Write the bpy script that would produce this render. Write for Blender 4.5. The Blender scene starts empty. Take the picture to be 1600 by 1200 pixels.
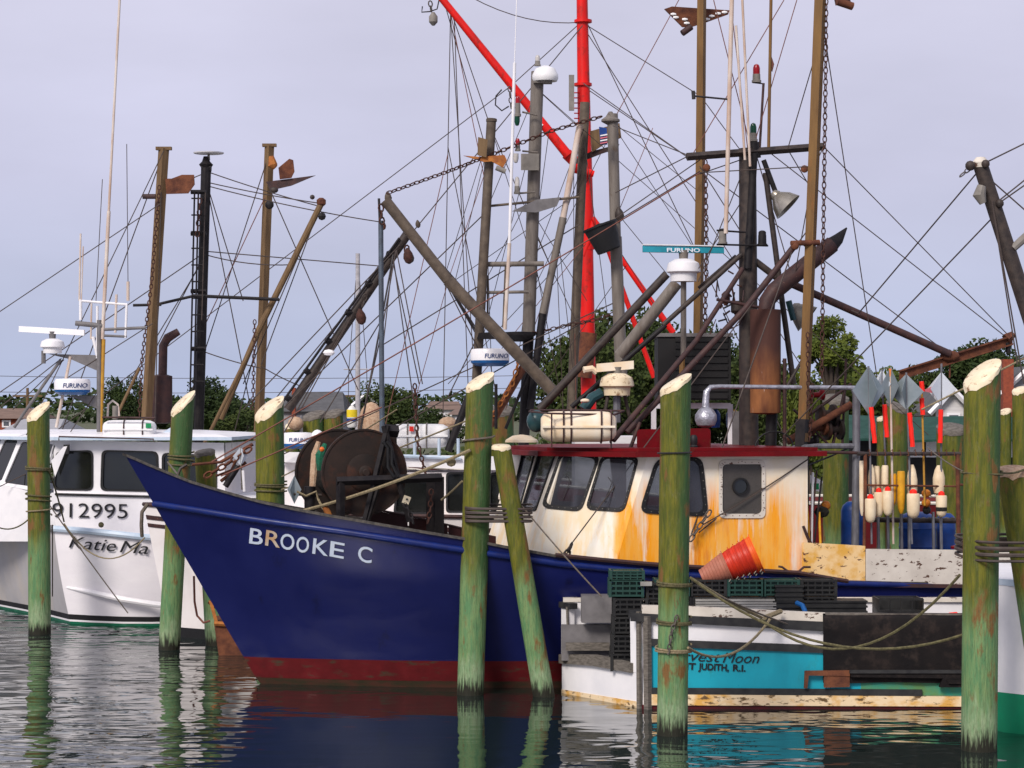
import bpy, math, random
import numpy as np
from mathutils import Vector, Matrix, noise as mnoise
from mathutils.geometry import tessellate_polygon
random.seed(7)
R = math.radians
scene = bpy.context.scene
COL = scene.collection

# ------------------------------------------------------------------ camera
H, F, HY = 3.6, 3600.0, 640.0          # eye height in metres; focal length and horizon row for a 1600 px wide frame
cam = bpy.data.objects.new('camera', bpy.data.cameras.new('camera'))
COL.objects.link(cam)
cam.location = (0, 0, H); cam.rotation_euler = (R(90), 0, 0)
cam.data.sensor_width = 36; cam.data.lens = 36 * F / 1600
cam.data.shift_y = (HY - 600) / 1600
cam.data.clip_start = 0.5; cam.data.clip_end = 6000
cam.data.dof.use_dof = False
scene.camera = cam
# ------------------------------------------------------------------ sky and sun
SUN_EL, SUN_AZ = 38, 207               # sun behind the camera's left shoulder, veiled
world = bpy.data.worlds.new('World'); scene.world = world; world.use_nodes = True
nt = world.node_tree; nt.nodes.clear()
def N(t, ty, **k):
    n = t.nodes.new(ty)
    for a, b in k.items(): setattr(n, a, b)
    return n
def setin(n, **k):
    for a, b in k.items(): n.inputs[a.replace('_', ' ')].default_value = b
out = N(nt, 'ShaderNodeOutputWorld')
sky = N(nt, 'ShaderNodeTexSky', sky_type='NISHITA', sun_disc=False)
sky.sun_elevation = R(SUN_EL); sky.sun_rotation = R(SUN_AZ); sky.air_density = 1.5; sky.dust_density = 3
bg1 = N(nt, 'ShaderNodeBackground'); bg1.inputs[1].default_value = 0.06
nt.links.new(sky.outputs[0], bg1.inputs[0])
tc = N(nt, 'ShaderNodeTexCoord'); sep = N(nt, 'ShaderNodeSeparateXYZ')
nt.links.new(tc.outputs['Generated'], sep.inputs[0])
ramp = N(nt, 'ShaderNodeValToRGB')
e = ramp.color_ramp.elements
e[0].position = 0.0; e[0].color = (0.47, 0.54, 0.75, 1)
e[1].position = 0.20; e[1].color = (0.66, 0.645, 0.80, 1)
x = ramp.color_ramp.elements.new(0.05); x.color = (0.53, 0.57, 0.76, 1)
x = ramp.color_ramp.elements.new(0.10); x.color = (0.60, 0.605, 0.79, 1)
x = ramp.color_ramp.elements.new(0.7); x.color = (0.70, 0.70, 0.82, 1)
nt.links.new(sep.outputs[2], ramp.inputs[0])
mp = N(nt, 'ShaderNodeMapping'); mp.inputs['Scale'].default_value = (5, 5, 16)
nt.links.new(tc.outputs['Generated'], mp.inputs[0])
ns = N(nt, 'ShaderNodeTexNoise'); setin(ns, Scale=1.1, Detail=5.0, Roughness=0.5)
nt.links.new(mp.outputs[0], ns.inputs[0])
mr = N(nt, 'ShaderNodeMapRange'); setin(mr, From_Min=0.3, From_Max=0.75, To_Min=0.98, To_Max=1.15)
nt.links.new(ns.outputs[0], mr.inputs[0])
mul = N(nt, 'ShaderNodeVectorMath', operation='SCALE')
nt.links.new(ramp.outputs[0], mul.inputs[0]); nt.links.new(mr.outputs[0], mul.inputs['Scale'])
bg2 = N(nt, 'ShaderNodeBackground'); bg2.inputs[1].default_value = 1.0
nt.links.new(mul.outputs[0], bg2.inputs[0])
mx = N(nt, 'ShaderNodeMixShader'); mx.inputs[0].default_value = 0.92
nt.links.new(bg1.outputs[0], mx.inputs[1]); nt.links.new(bg2.outputs[0], mx.inputs[2])
nt.links.new(mx.outputs[0], out.inputs[0])
sl = bpy.data.lights.new('sun', 'SUN'); sl.energy = 3.3; sl.angle = R(18); sl.color = (1, 0.925, 0.84)
sun = bpy.data.objects.new('sun', sl); COL.objects.link(sun)
sd = Vector((math.sin(R(SUN_AZ)) * math.cos(R(SUN_EL)), math.cos(R(SUN_AZ)) * math.cos(R(SUN_EL)), math.sin(R(SUN_EL))))
sun.rotation_euler = sd.to_track_quat('Z', 'Y').to_euler()
scene.view_settings.view_transform = 'Standard'; scene.view_settings.look = 'None'
scene.view_settings.exposure = 0.0; scene.view_settings.gamma = 1.0
scene.view_settings.use_curve_mapping = False

# ------------------------------------------------------------------ helpers
def P(px, py, Y):
    """the point seen at px,py of the photograph, Y metres away"""
    return Vector(((px - 800) * Y / F, Y, H - (py - HY) * Y / F))
def toP(v): return (800 + F * v.x / v.y, HY + F * (H - v.z) / v.y)
def Ywl(py): return H * F / (py - HY)
def interp(t, x):
    if x <= t[0][0]: return t[0][1]
    for (a, b), (c, d) in zip(t, t[1:]):
        if x <= c: return b + (d - b) * (x - a) / (c - a)
    return t[-1][1]
def on_plane(px, py, p0, n):
    d = Vector(((px - 800) / F, 1, -(py - HY) / F)); o = Vector((0, 0, H))
    return o + d * ((p0 - o).dot(n) / d.dot(n))

MATS = {}
def mat(name, c, c2=None, rough=0.6, metal=0.0, scale=6.0, stretch=(1, 1, 1), bump=0.0, lo=0.35, hi=0.65,
        stain=None, emit=None, spec=0.3, fine=None):
    """stain = (colour, scale, lo, hi, stretch)"""
    m = bpy.data.materials.new(name); m.use_nodes = True; MATS[name] = m
    t = m.node_tree; b = t.nodes['Principled BSDF']
    setin(b, Base_Color=(*c, 1), Roughness=rough, Metallic=metal); b.inputs['Specular IOR Level'].default_value = spec
    tc = N(t, 'ShaderNodeTexCoord'); oi = N(t, 'ShaderNodeObjectInfo')
    ad = N(t, 'ShaderNodeVectorMath', operation='ADD'); sc = N(t, 'ShaderNodeVectorMath', operation='SCALE')
    cmb = N(t, 'ShaderNodeCombineXYZ')
    for i in range(3): t.links.new(oi.outputs['Random'], cmb.inputs[i])
    t.links.new(cmb.outputs[0], sc.inputs[0]); sc.inputs['Scale'].default_value = 40
    t.links.new(tc.outputs['Object'], ad.inputs[0]); t.links.new(sc.outputs[0], ad.inputs[1])
    def nz(scale, st, detail=4.0, ro=0.6):
        mp = N(t, 'ShaderNodeMapping'); mp.inputs['Scale'].default_value = st
        t.links.new(ad.outputs[0], mp.inputs[0])
        n = N(t, 'ShaderNodeTexNoise'); setin(n, Scale=scale, Detail=detail, Roughness=ro)
        t.links.new(mp.outputs[0], n.inputs[0]); return n.outputs[0]
    def rng(s, lo, hi, a=0.0, b=1.0):
        r = N(t, 'ShaderNodeMapRange'); setin(r, From_Min=lo, From_Max=hi, To_Min=a, To_Max=b)
        t.links.new(s, r.inputs[0]); return r.outputs[0]
    def mixc(f, a, b):
        x = N(t, 'ShaderNodeMix', data_type='RGBA'); t.links.new(f, x.inputs[0]) if not isinstance(f, float) else setattr(x.inputs[0], 'default_value', f)
        for s, i in ((a, 6), (b, 7)):
            if isinstance(s, tuple): x.inputs[i].default_value = (*s, 1)
            else: t.links.new(s, x.inputs[i])
        return x.outputs[2]
    m['_h'] = 0
    if c2 is None: c2 = tuple(v * 0.72 for v in c)
    n1 = nz(scale, stretch)
    col = mixc(rng(n1, lo, hi), c, c2)
    if stain:
        sc_, s0, s1, s2, sst = stain
        col = mixc(rng(nz(s0, sst, 6.0, 0.65), s1, s2), col, sc_)
    t.links.new(col, b.inputs['Base Color'])
    t.links.new(rng(n1, 0.3, 0.7, max(0.02, rough - 0.08), min(1, rough + 0.1)), b.inputs['Roughness'])
    if bump:
        bp = N(t, 'ShaderNodeBump'); setin(bp, Strength=bump, Distance=0.02)
        t.links.new(nz(fine or scale * 4, stretch), bp.inputs['Height']); t.links.new(bp.outputs[0], b.inputs['Normal'])
    if emit: setin(b, Emission_Color=(*emit, 1), Emission_Strength=1.0)
    return dict(m=m, t=t, b=b, nz=nz, rng=rng, mixc=mixc, col=col, tc=tc)
def M(n): return MATS[n]

class MB:
    """collects shapes into one mesh"""
    def __init__(s): s.v = []; s.f = []
    def add(s, vs, fs):
        o = len(s.v); s.v += [Vector(v) for v in vs]; s.f += [tuple(i + o for i in f) for f in fs]; return s
    def hexa(s, p):      # 8 points: bottom 4, top 4
        return s.add(p, [(3, 2, 1, 0), (4, 5, 6, 7), (0, 1, 5, 4), (1, 2, 6, 5), (2, 3, 7, 6), (3, 0, 4, 7)])
    def box(s, c, d, rz=0, m=None):
        q = []
        for z in (-.5, .5):
            for x, y in ((-.5, -.5), (.5, -.5), (.5, .5), (-.5, .5)):
                p = Vector((x * d[0], y * d[1], z * d[2]))
                if rz: p = Matrix.Rotation(rz, 3, 'Z') @ p
                if m: p = m @ p
                q.append(Vector(c) + p)
        return s.hexa(q)
    def path(s, pts, r, n=8, caps=True):
        pts = [Vector(p) for p in pts]; rs = r if isinstance(r, (list, tuple)) else [r] * len(pts)
        t0 = (pts[1] - pts[0]).normalized()
        a = t0.cross(Vector((0, 0, 1)));  a = a if a.length > 1e-3 else t0.cross(Vector((1, 0, 0))); a.normalize()
        vs = []; 
        for i, p in enumerate(pts):
            t = (pts[min(i + 1, len(pts) - 1)] - pts[max(i - 1, 0)])
            t = t.normalized() if t.length > 1e-9 else t0
            a = (a - t * a.dot(t)); a.normalize(); b = t.cross(a)
            for k in range(n):
                th = 2 * math.pi * k / n; vs.append(p + (a * math.cos(th) + b * math.sin(th)) * rs[i])
        fs = [(i * n + k, i * n + (k + 1) % n, (i + 1) * n + (k + 1) % n, (i + 1) * n + k) for i in range(len(pts) - 1) for k in range(n)]
        if caps: fs += [tuple(range(n - 1, -1, -1)), tuple(range((len(pts) - 1) * n, len(pts) * n))]
        return s.add(vs, fs)
    def tube(s, a, b, r0, r1=None, n=12):
        a, b = Vector(a), Vector(b)
        return s.path([a, b], [r0, r1 if r1 is not None else r0], n)
    def lathe(s, base, axis, prof, n=20):
        """prof = [(radius, along)]"""
        ax = Vector(axis).normalized(); a = ax.orthogonal().normalized(); b = ax.cross(a); vs = []
        for r, h in prof:
            for k in range(n):
                th = 2 * math.pi * k / n; vs.append(Vector(base) + ax * h + (a * math.cos(th) + b * math.sin(th)) * max(r, 1e-4))
        fs = [(i * n + k, i * n + (k + 1) % n, (i + 1) * n + (k + 1) % n, (i + 1) * n + k) for i in range(len(prof) - 1) for k in range(n)]
        fs += [tuple(range(n - 1, -1, -1)), tuple(range((len(prof) - 1) * n, len(prof) * n))]
        return s.add(vs, fs)
    def ball(s, c, r, n=14, sq=(1, 1, 1)):
        vs = []; m = n // 2
        for i in range(m + 1):
            ph = math.pi * i / m
            for k in range(n):
                th = 2 * math.pi * k / n
                vs.append(Vector(c) + Vector((math.sin(ph) * math.cos(th) * sq[0], math.sin(ph) * math.sin(th) * sq[1], -math.cos(ph) * sq[2])) * r)
        fs = [(i * n + k, i * n + (k + 1) % n, (i + 1) * n + (k + 1) % n, (i + 1) * n + k) for i in range(m) for k in range(n)]
        return s.add(vs, fs)
    def prism(s, poly, ext):
        n = len(poly); ext = Vector(ext); p = [Vector(q) for q in poly]
        return s.add(p + [q + ext for q in p], [tuple(range(n - 1, -1, -1)), tuple(range(n, 2 * n))] + [(i, (i + 1) % n, n + (i + 1) % n, n + i) for i in range(n)])
    def ring(s, outer, inner, ext):
        n = len(outer); ext = Vector(ext); o = [Vector(q) for q in outer]; q = [Vector(t) for t in inner]
        vs = o + q + [a + ext for a in o] + [a + ext for a in q]; fs = []
        for i in range(n):
            j = (i + 1) % n
            fs += [(i, j, n + j, n + i), (2 * n + i, 3 * n + i, 3 * n + j, 2 * n + j), (i, 2 * n + i, 2 * n + j, j), (n + i, n + j, 3 * n + j, 3 * n + i)]
        return s.add(vs, fs)
    def chain(s, pts, wire=0.008, L=0.075, w=0.05):
        pts = [Vector(p) for p in pts]; seg = [(b - a).length for a, b in zip(pts, pts[1:])]; tot = sum(seg); k = max(2, int(tot / (L * 0.78)))
        def at(d):
            for (a, b), l in zip(zip(pts, pts[1:]), seg):
                if d <= l: return a + (b - a) * (d / l), (b - a).normalized()
                d -= l
            return pts[-1], (pts[-1] - pts[-2]).normalized()
        for i in range(k):
            c, t = at(tot * (i + .5) / k); a = Vector((1, 0.3, 0.0)) if abs(t.x) < .8 else Vector((0, .3, 1)); a = (a - t * a.dot(t)).normalized()
            if i % 2: a = t.cross(a)
            q = []
            for j in range(8):
                th = 2 * math.pi * j / 8; q.append(c + t * math.cos(th) * L * .5 + a * math.sin(th) * w * .5)
            s.path(q + [q[0]], wire, 4, False)
        return s
    def build(s, name, m, parent=None, smooth=35, origin=None):
        o0 = Vector((0, 0, 0))
        if parent is not None: o0 = world_origin(parent)
        elif origin is not None: o0 = Vector(origin)
        else:
            xs = [v.x for v in s.v]; ys = [v.y for v in s.v]; o0 = Vector(((min(xs) + max(xs)) / 2, (min(ys) + max(ys)) / 2, min(v.z for v in s.v)))
        me = bpy.data.meshes.new(name); me.from_pydata([v - o0 for v in s.v], [], s.f)
        me.materials.append(M(m) if isinstance(m, str) else m); me.update()
        import bmesh
        bm = bmesh.new(); bm.from_mesh(me)
        if len(bm.faces) < 60000: bmesh.ops.recalc_face_normals(bm, faces=bm.faces)
        bm.to_mesh(me); bm.free()
        if smooth:
            me.polygons.foreach_set('use_smooth', [True] * len(me.polygons)); me.set_sharp_from_angle(angle=R(smooth))
        o = bpy.data.objects.new(name, me); COL.objects.link(o)
        if parent is not None: o.parent = parent
        else: o.location = o0
        return o
def world_origin(o):
    p = Vector((0, 0, 0))
    while o is not None: p += o.location; o = o.parent
    return p
def tag(o, label, cat, group=None, kind=None):
    if label: o['label'] = label
    if cat: o['category'] = cat
    if group: o['group'] = group
    if kind: o['kind'] = kind
    return o
def thing(name, loc, label, cat, group=None):
    o = bpy.data.objects.new(name, None); COL.objects.link(o); o.location = loc; o.empty_display_size = .1
    return tag(o, label, cat, group)
def copy_tree(o, parent=None):
    c = o.copy(); COL.objects.link(c)
    if parent is not None: c.parent = parent
    for ch in list(o.children): copy_tree(ch, c)
    return c
def sag(a, b, s, n=10):
    a, b = Vector(a), Vector(b)
    return [a.lerp(b, i / n) - Vector((0, 0, s * 4 * (i / n) * (1 - i / n))) for i in range(n + 1)]
def text(name, body, m, parent, place, size=1.0, bold=0.0, shear=0.0, space=1.0, depth=0.004, kind=None):
    cu = bpy.data.curves.new('t', 'FONT'); cu.body = body; cu.size = size; cu.offset = bold * size; cu.shear = shear; cu.space_character = space
    cu.extrude = depth; cu.resolution_u = 4
    t = bpy.data.objects.new('t', cu); COL.objects.link(t); bpy.context.view_layer.update()
    me = bpy.data.meshes.new_from_object(t.evaluated_get(bpy.context.evaluated_depsgraph_get()))
    bpy.data.objects.remove(t); bpy.data.curves.remove(cu)
    o0 = world_origin(parent)
    for v in me.vertices: v.co = place(v.co.x, v.co.y, v.co.z) - o0
    me.materials.clear(); me.materials.append(M(m)); me.name = name
    o = bpy.data.objects.new(name, me); COL.objects.link(o); o.parent = parent
    return o
def text_w(body, size, bold=0, space=1.0):
    cu = bpy.data.curves.new('t', 'FONT'); cu.body = body; cu.size = size; cu.space_character = space
    t = bpy.data.objects.new('t', cu); COL.objects.link(t); bpy.context.view_layer.update(); w = t.dimensions.x
    bpy.data.objects.remove(t); bpy.data.curves.remove(cu); return w
def text_px(name, body, m, parent, x0, y0, x1, y1, hpx, plane, bold=0.0, shear=0.0, off=0.01, vert=False):
    """lettering on the plane (p0, n) whose baseline runs between two sighted points; hpx = cap height in px"""
    p0, n = plane; n = n.normalized()
    if n.y > 0: n = -n
    a = on_plane(x0, y0, p0, n); b = on_plane(x1, y1, p0, n); ux = (b - a); L = ux.length; ux.normalize(); up = ux.cross(n); up = up if up.z > 0 else -up
    cap = (on_plane(x0, y0 - hpx, p0, n) - a).length
    size = cap / 0.70; w = text_w(body, size)
    k = L / w
    return text(name, body, m, parent, lambda x, y, z: a + ux * (x * k) + up * y + n * (off + z), size, bold, shear)
def rquad(c, r, n=4):
    """rounded quadrilateral in px"""
    out = []; c = [Vector(p) for p in c]
    for i in range(4):
        p = c[i]; a = (c[i - 1] - p).normalized(); b = (c[(i + 1) % 4] - p).normalized()
        A = p + a * r; B = p + b * r
        for k in range(n + 1):
            t = k / n; out.append((A * (1 - t) + p * t) * (1 - t) + (p * (1 - t) + B * t) * t)
    return out
def wall_with_holes(outer, holes, n, depth):
    """outer, holes: lists of 3D points on one plane; n: outward normal"""
    mb = MB(); polys = [outer] + holes; flat = [p for q in polys for p in q]
    tris = tessellate_polygon(polys)
    n = Vector(n)
    mb.add(flat, [tuple(t) for t in tris]); mb.add([p - n * depth for p in flat], [tuple(t)[::-1] for t in tris])
    off = 0
    for q in polys:
        k = len(q); mb.add(list(q) + [p - n * depth for p in q], [(i, (i + 1) % k, k + (i + 1) % k, k + i) for i in range(k)])
    return mb
# ------------------------------------------------------------------ materials
mat('blue_paint', (.0045, .0075, .068), (.006, .010, .082), rough=.36, scale=1.0, bump=.03, fine=3, spec=.22, stain=((.003, .004, .03), 2.5, .62, .75, (1, 1, .5)))
mat('blue_strip', (.007, .020, .135), (.005, .012, .09), rough=.35)
mat('red_bottom', (.12, .002, .005), (.08, .002, .004), rough=.5, scale=3, stain=((.05, .035, .02), 4, .55, .7, (1, 1, 3)))
mat('scum', (.022, .020, .008), (.06, .02, .012), rough=.8, scale=5, stretch=(1, 1, 3)); mat('dark_rail', (.03, .028, .028), (.09, .08, .07), rough=.7, scale=20)
mat('maroon_inside', (.035, .008, .008), rough=.6)
mat('deck_grey', (.10, .10, .10))
mat('roof_red', (.15, .003, .006), (.10, .003, .005), rough=.45, spec=.15, scale=3, stain=((.10, .02, .01), 9, .58, .7, (1, 1, 1)))
mat('glass_dark', (.007, .008, .008), (.012, .013, .012), rough=.06, scale=2, spec=.7)
mat('glass_grey', (.075, .065, .06), (.055, .05, .045), rough=.25, scale=3)
mat('black_rubber', (.012, .012, .014), rough=.6)
mat('black_tube', (.009, .008, .010), (.020, .017, .018), rough=.55, scale=9, spec=.2)
mat('dark_tube', (.026, .020, .019), (.055, .040, .034), rough=.55, scale=12)
mat('rust_tube', (.065, .028, .024), (.035, .02, .022), rough=.6, scale=8, stain=((.26, .14, .10), 14, .66, .72, (1, 1, 1)))
mat('rust', (.16, .055, .025), (.07, .025, .017), rough=.85, scale=7, bump=.3)
mat('rust_orange', (.42, .16, .035), (.25, .08, .03), rough=.85, scale=9)
mat('drum_steel', (.026, .014, .010), (.012, .008, .007), rough=.7, scale=2.5, bump=.15, stain=((.075, .022, .010), 3, .50, .75, (1, 1, 1)))
mat('brown_post', (.18, .095, .028), (.125, .065, .022), rough=.6, scale=3, stretch=(4, 4, .6), stain=((.24, .09, .02), 3, .6, .8, (2, 2, .6)))
mat('wood_mast', (.17, .105, .05), (.11, .065, .032), rough=.7, scale=4, stretch=(5, 5, .5))
mat('grey_mast', (.19, .165, .145), (.13, .11, .095), rough=.55, scale=5, stretch=(3, 3, .5), stain=((.10, .06, .035), 5, .60, .75, (1, 1, .5)))
mat('grey_dark', (.125, .095, .07), (.07, .052, .04), rough=.6, scale=6)
mat('red_mast', (.72, .006, .003), (.50, .006, .004), rough=.45, scale=3, stretch=(2, 2, .5), stain=((.20, .015, .008), 5, .56, .70, (1, 1, .6)))
mat('white_paint', (.80, .78, .80), (.70, .69, .72), rough=.35, scale=2)
mat('white_boat', (.80, .76, .76), (.72, .67, .66), rough=.35, scale=1.5, stain=((.62, .42, .25), 1.2, .60, .9, (1, 1, .4)))
mat('shaded_hull', (.40, .385, .40), (.34, .33, .34), rough=.35, scale=1.2, stain=((.50, .44, .36), .9, .5, .8, (1, 1, .5))); mat('white_hull', (.80, .77, .80), (.72, .69, .73), rough=.3, scale=1.1, stretch=(1, 1, 2))  # grey one: white boat's left bow, shade and cream reflection put into the colour
mat('cream', (.78, .68, .50), (.66, .54, .36), rough=.5, scale=5, stain=((.26, .15, .08), 12, .56, .66, (1, 1, 1)))
mat('offwhite_chipped', (.66, .61, .54), (.54, .49, .43), rough=.6, scale=3, stain=((.09, .045, .03), 7, .595, .615, (1, 1, 2.2)))
mat('cream_rust', (.80, .56, .28), (.70, .38, .07), rough=.6, scale=3.5, lo=.45, hi=.6, stain=((.12, .05, .03), 8, .60, .62, (1, 1, 2)))
mat('pale_blue', (.40, .50, .62), (.50, .58, .68), rough=.4)
mat('steel_blue', (.10, .13, .17), (.07, .08, .10), rough=.5, metal=.3)
mat('silver', (.46, .46, .52), (.28, .28, .32), rough=.35, metal=.6, scale=15, bump=.5, fine=30)
mat('galv', (.20, .20, .22), (.12, .12, .14), rough=.45, metal=.4, scale=5, stretch=(3, 3, 1))
mat('reflector', (.22, .27, .29), (.30, .34, .37), rough=.35, metal=.5, scale=3)
mat('reflector_bright', (.62, .66, .72), (.55, .58, .64), rough=.35, metal=.2, scale=3)
mat('flag_red', (.95, .022, .010), (.80, .02, .01), rough=.5, scale=8)
mat('orange_tip', (.80, .25, .06)); mat('pink_cloth', (.62, .16, .20))
mat('float_cream', (.74, .62, .44), (.64, .50, .33), rough=.55, scale=6, stain=((.25, .15, .08), 12, .66, .75, (1, 1, 1)))
mat('float_yellow', (.72, .36, .015), (.5, .24, .01), rough=.5, scale=7)
mat('float_orange', (.55, .20, .02), (.35, .10, .01), rough=.5, scale=7)
mat('barrel_blue', (.008, .05, .24), (.008, .03, .14), rough=.4, scale=4)
mat('teal_side', (.012, .33, .44), (.012, .27, .36), rough=.35, scale=1.5, stain=((.03, .16, .12), 2.5, .60, .85, (1.5, 1.5, .6)))
mat('teal_green', (.02, .27, .22), (.10, .22, .08), rough=.4, scale=3)
mat('sea_green', (.008, .27, .13), (.01, .22, .11), rough=.35, scale=2)
mat('green_bottom', (.006, .14, .07), rough=.4)
mat('rubber_strip', (.016, .016, .019), (.032, .032, .033), rough=.6, scale=10)
mat('black_mat', (.006, .005, .006), (.014, .011, .011), rough=.75, scale=3, bump=.3, spec=.15, stain=((.035, .025, .022), 6, .52, .75, (1, 1, 1)))
mat('old_wood', (.17, .15, .13), (.08, .07, .06), rough=.8, scale=6, stretch=(2, 2, 8))
mat('boot_red', (.085, .004, .008), (.05, .004, .006), rough=.4)
mat('cream_stained', (.74, .58, .38), (.62, .34, .08), rough=.5, scale=3, stretch=(1, 1, 1.5), lo=.48, hi=.62, stain=((.12, .07, .03), 9, .56, .62, (.7, 1, 2)))
mat('crate_black', (.012, .012, .013), (.02, .02, .02), rough=.5); mat('crate_green', (.012, .20, .11), (.01, .15, .09), rough=.5)
mat('crate_dark_green', (.015, .055, .045), rough=.5); mat('crate_grey', (.30, .29, .27), rough=.6); mat('crate_blue', (.02, .10, .42), rough=.4)
mat('basket_red', (.60, .035, .010), (.45, .025, .010), rough=.45, scale=8)
mat('basket_orange', (.85, .13, .012), (.72, .10, .01), rough=.45, scale=8)
mat('basket_faded', (.40, .14, .09), (.30, .11, .07), rough=.6, scale=8)
mat('rope', (.30, .24, .15), (.17, .14, .08), rough=.9, scale=40, bump=.4)
mat('rope_grey', (.16, .13, .11), (.09, .075, .06), rough=.9, scale=30)
mat('rope_green', (.13, .115, .055), (.065, .058, .03), rough=.9, scale=30)
mat('wire', (.070, .050, .042), (.042, .032, .030), rough=.6); mat('wire_dark', (.028, .025, .028), rough=.6)
mat('wire_red', (.20, .075, .055), rough=.7)
mat('chain_rust', (.075, .028, .020), (.04, .018, .015), rough=.8, scale=20)
mat('chain_steel', (.10, .085, .075), (.05, .04, .04), rough=.6, scale=20)
mat('lamp_red', (.30, .004, .012), rough=.15); mat('lamp_green', (.005, .055, .03), rough=.15); mat('lamp_clear', (.55, .52, .5), rough=.2)
mat('lamp_grey', (.22, .20, .18)); mat('lamp_tin', (.42, .38, .32), (.28, .25, .2), rough=.25, metal=.8)
mat('radar_teal', (.02, .27, .36), rough=.35); mat('furuno_blue', (.01, .10, .32), rough=.35); mat('white_letter', (.80, .84, .92), rough=.5)
mat('name_letter', (.50, .58, .72), (.58, .64, .74), rough=.5); mat('name_letter_stained', (.55, .50, .45), (.50, .30, .15), rough=.5)
mat('black_letter', (.012, .012, .015), rough=.5); mat('blue_letter', (.012, .05, .20), rough=.5)
mat('raft_white', (.78, .77, .78), (.70, .70, .71), rough=.3); mat('raft_cream', (.78, .70, .58), (.74, .56, .36), rough=.35, scale=3)
mat('sticker_green', (.01, .28, .10)); mat('sticker_red', (.7, .03, .02)); mat('buoy_dark', (.02, .06, .07), rough=.3)
mat('yellow_pole', (.50, .27, .03), (.36, .18, .03), rough=.5, scale=6); mat('pale_pole', (.62, .55, .50), (.45, .32, .25), rough=.5, scale=5, stretch=(1, 1, .4))
mat('bracket_grey', (.17, .16, .165), rough=.5)
mat('tank_black', (.007, .007, .008), (.012, .011, .012), rough=.6, scale=6)
mat('net_dark', (.03, .028, .022), (.012, .012, .012), rough=1, scale=25, bump=.8); mat('net_green', (.01, .15, .08), (.02, .08, .05), rough=.9, scale=30, bump=.6)
mat('orange_plastic', (.80, .16, .02), rough=.4)
mat('silt', (.05, .045, .035)); mat('shore', (.07, .085, .045), (.10, .10, .06), rough=1, scale=.3)
mat('shingle_grey', (.10, .10, .105), (.075, .075, .08), rough=.9, scale=2); mat('shingle_brown', (.20, .13, .10), (.15, .10, .08), rough=.9, scale=2)
mat('house_white', (.60, .58, .58), (.52, .50, .51), rough=.8, scale=2, stretch=(1, 1, 8)); mat('house_grey', (.34, .34, .37), (.28, .28, .30), rough=.8, scale=2, stretch=(1, 1, 8))
mat('brick_red', (.30, .07, .035), (.20, .05, .03), rough=.9, scale=6); mat('window_pane', (.10, .11, .13), rough=.1)
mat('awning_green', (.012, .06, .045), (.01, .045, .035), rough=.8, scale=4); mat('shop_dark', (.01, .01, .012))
mat('bark', (.06, .045, .035), rough=.95, scale=6)
mat('pale_concrete', (.45, .42, .38), rough=.9); mat('buoy_white', (.75, .74, .7)); mat('buoy_yellow', (.8, .6, .02)); mat('sail_mast', (.42, .40, .42), rough=.4)
mat('leaf_dark', (.012, .024, .006), (.030, .048, .010), rough=.75, scale=.9, spec=.2)
mat('leaf_mid', (.018, .032, .006), (.046, .062, .012), rough=.75, scale=.9, spec=.2)
mat('leaf_light', (.035, .055, .007), (.085, .105, .014), rough=.75, scale=1.5, spec=.2)
mat('net_pale', (.50, .36, .25), (.36, .22, .14), rough=1, scale=18, bump=.6)

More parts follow.
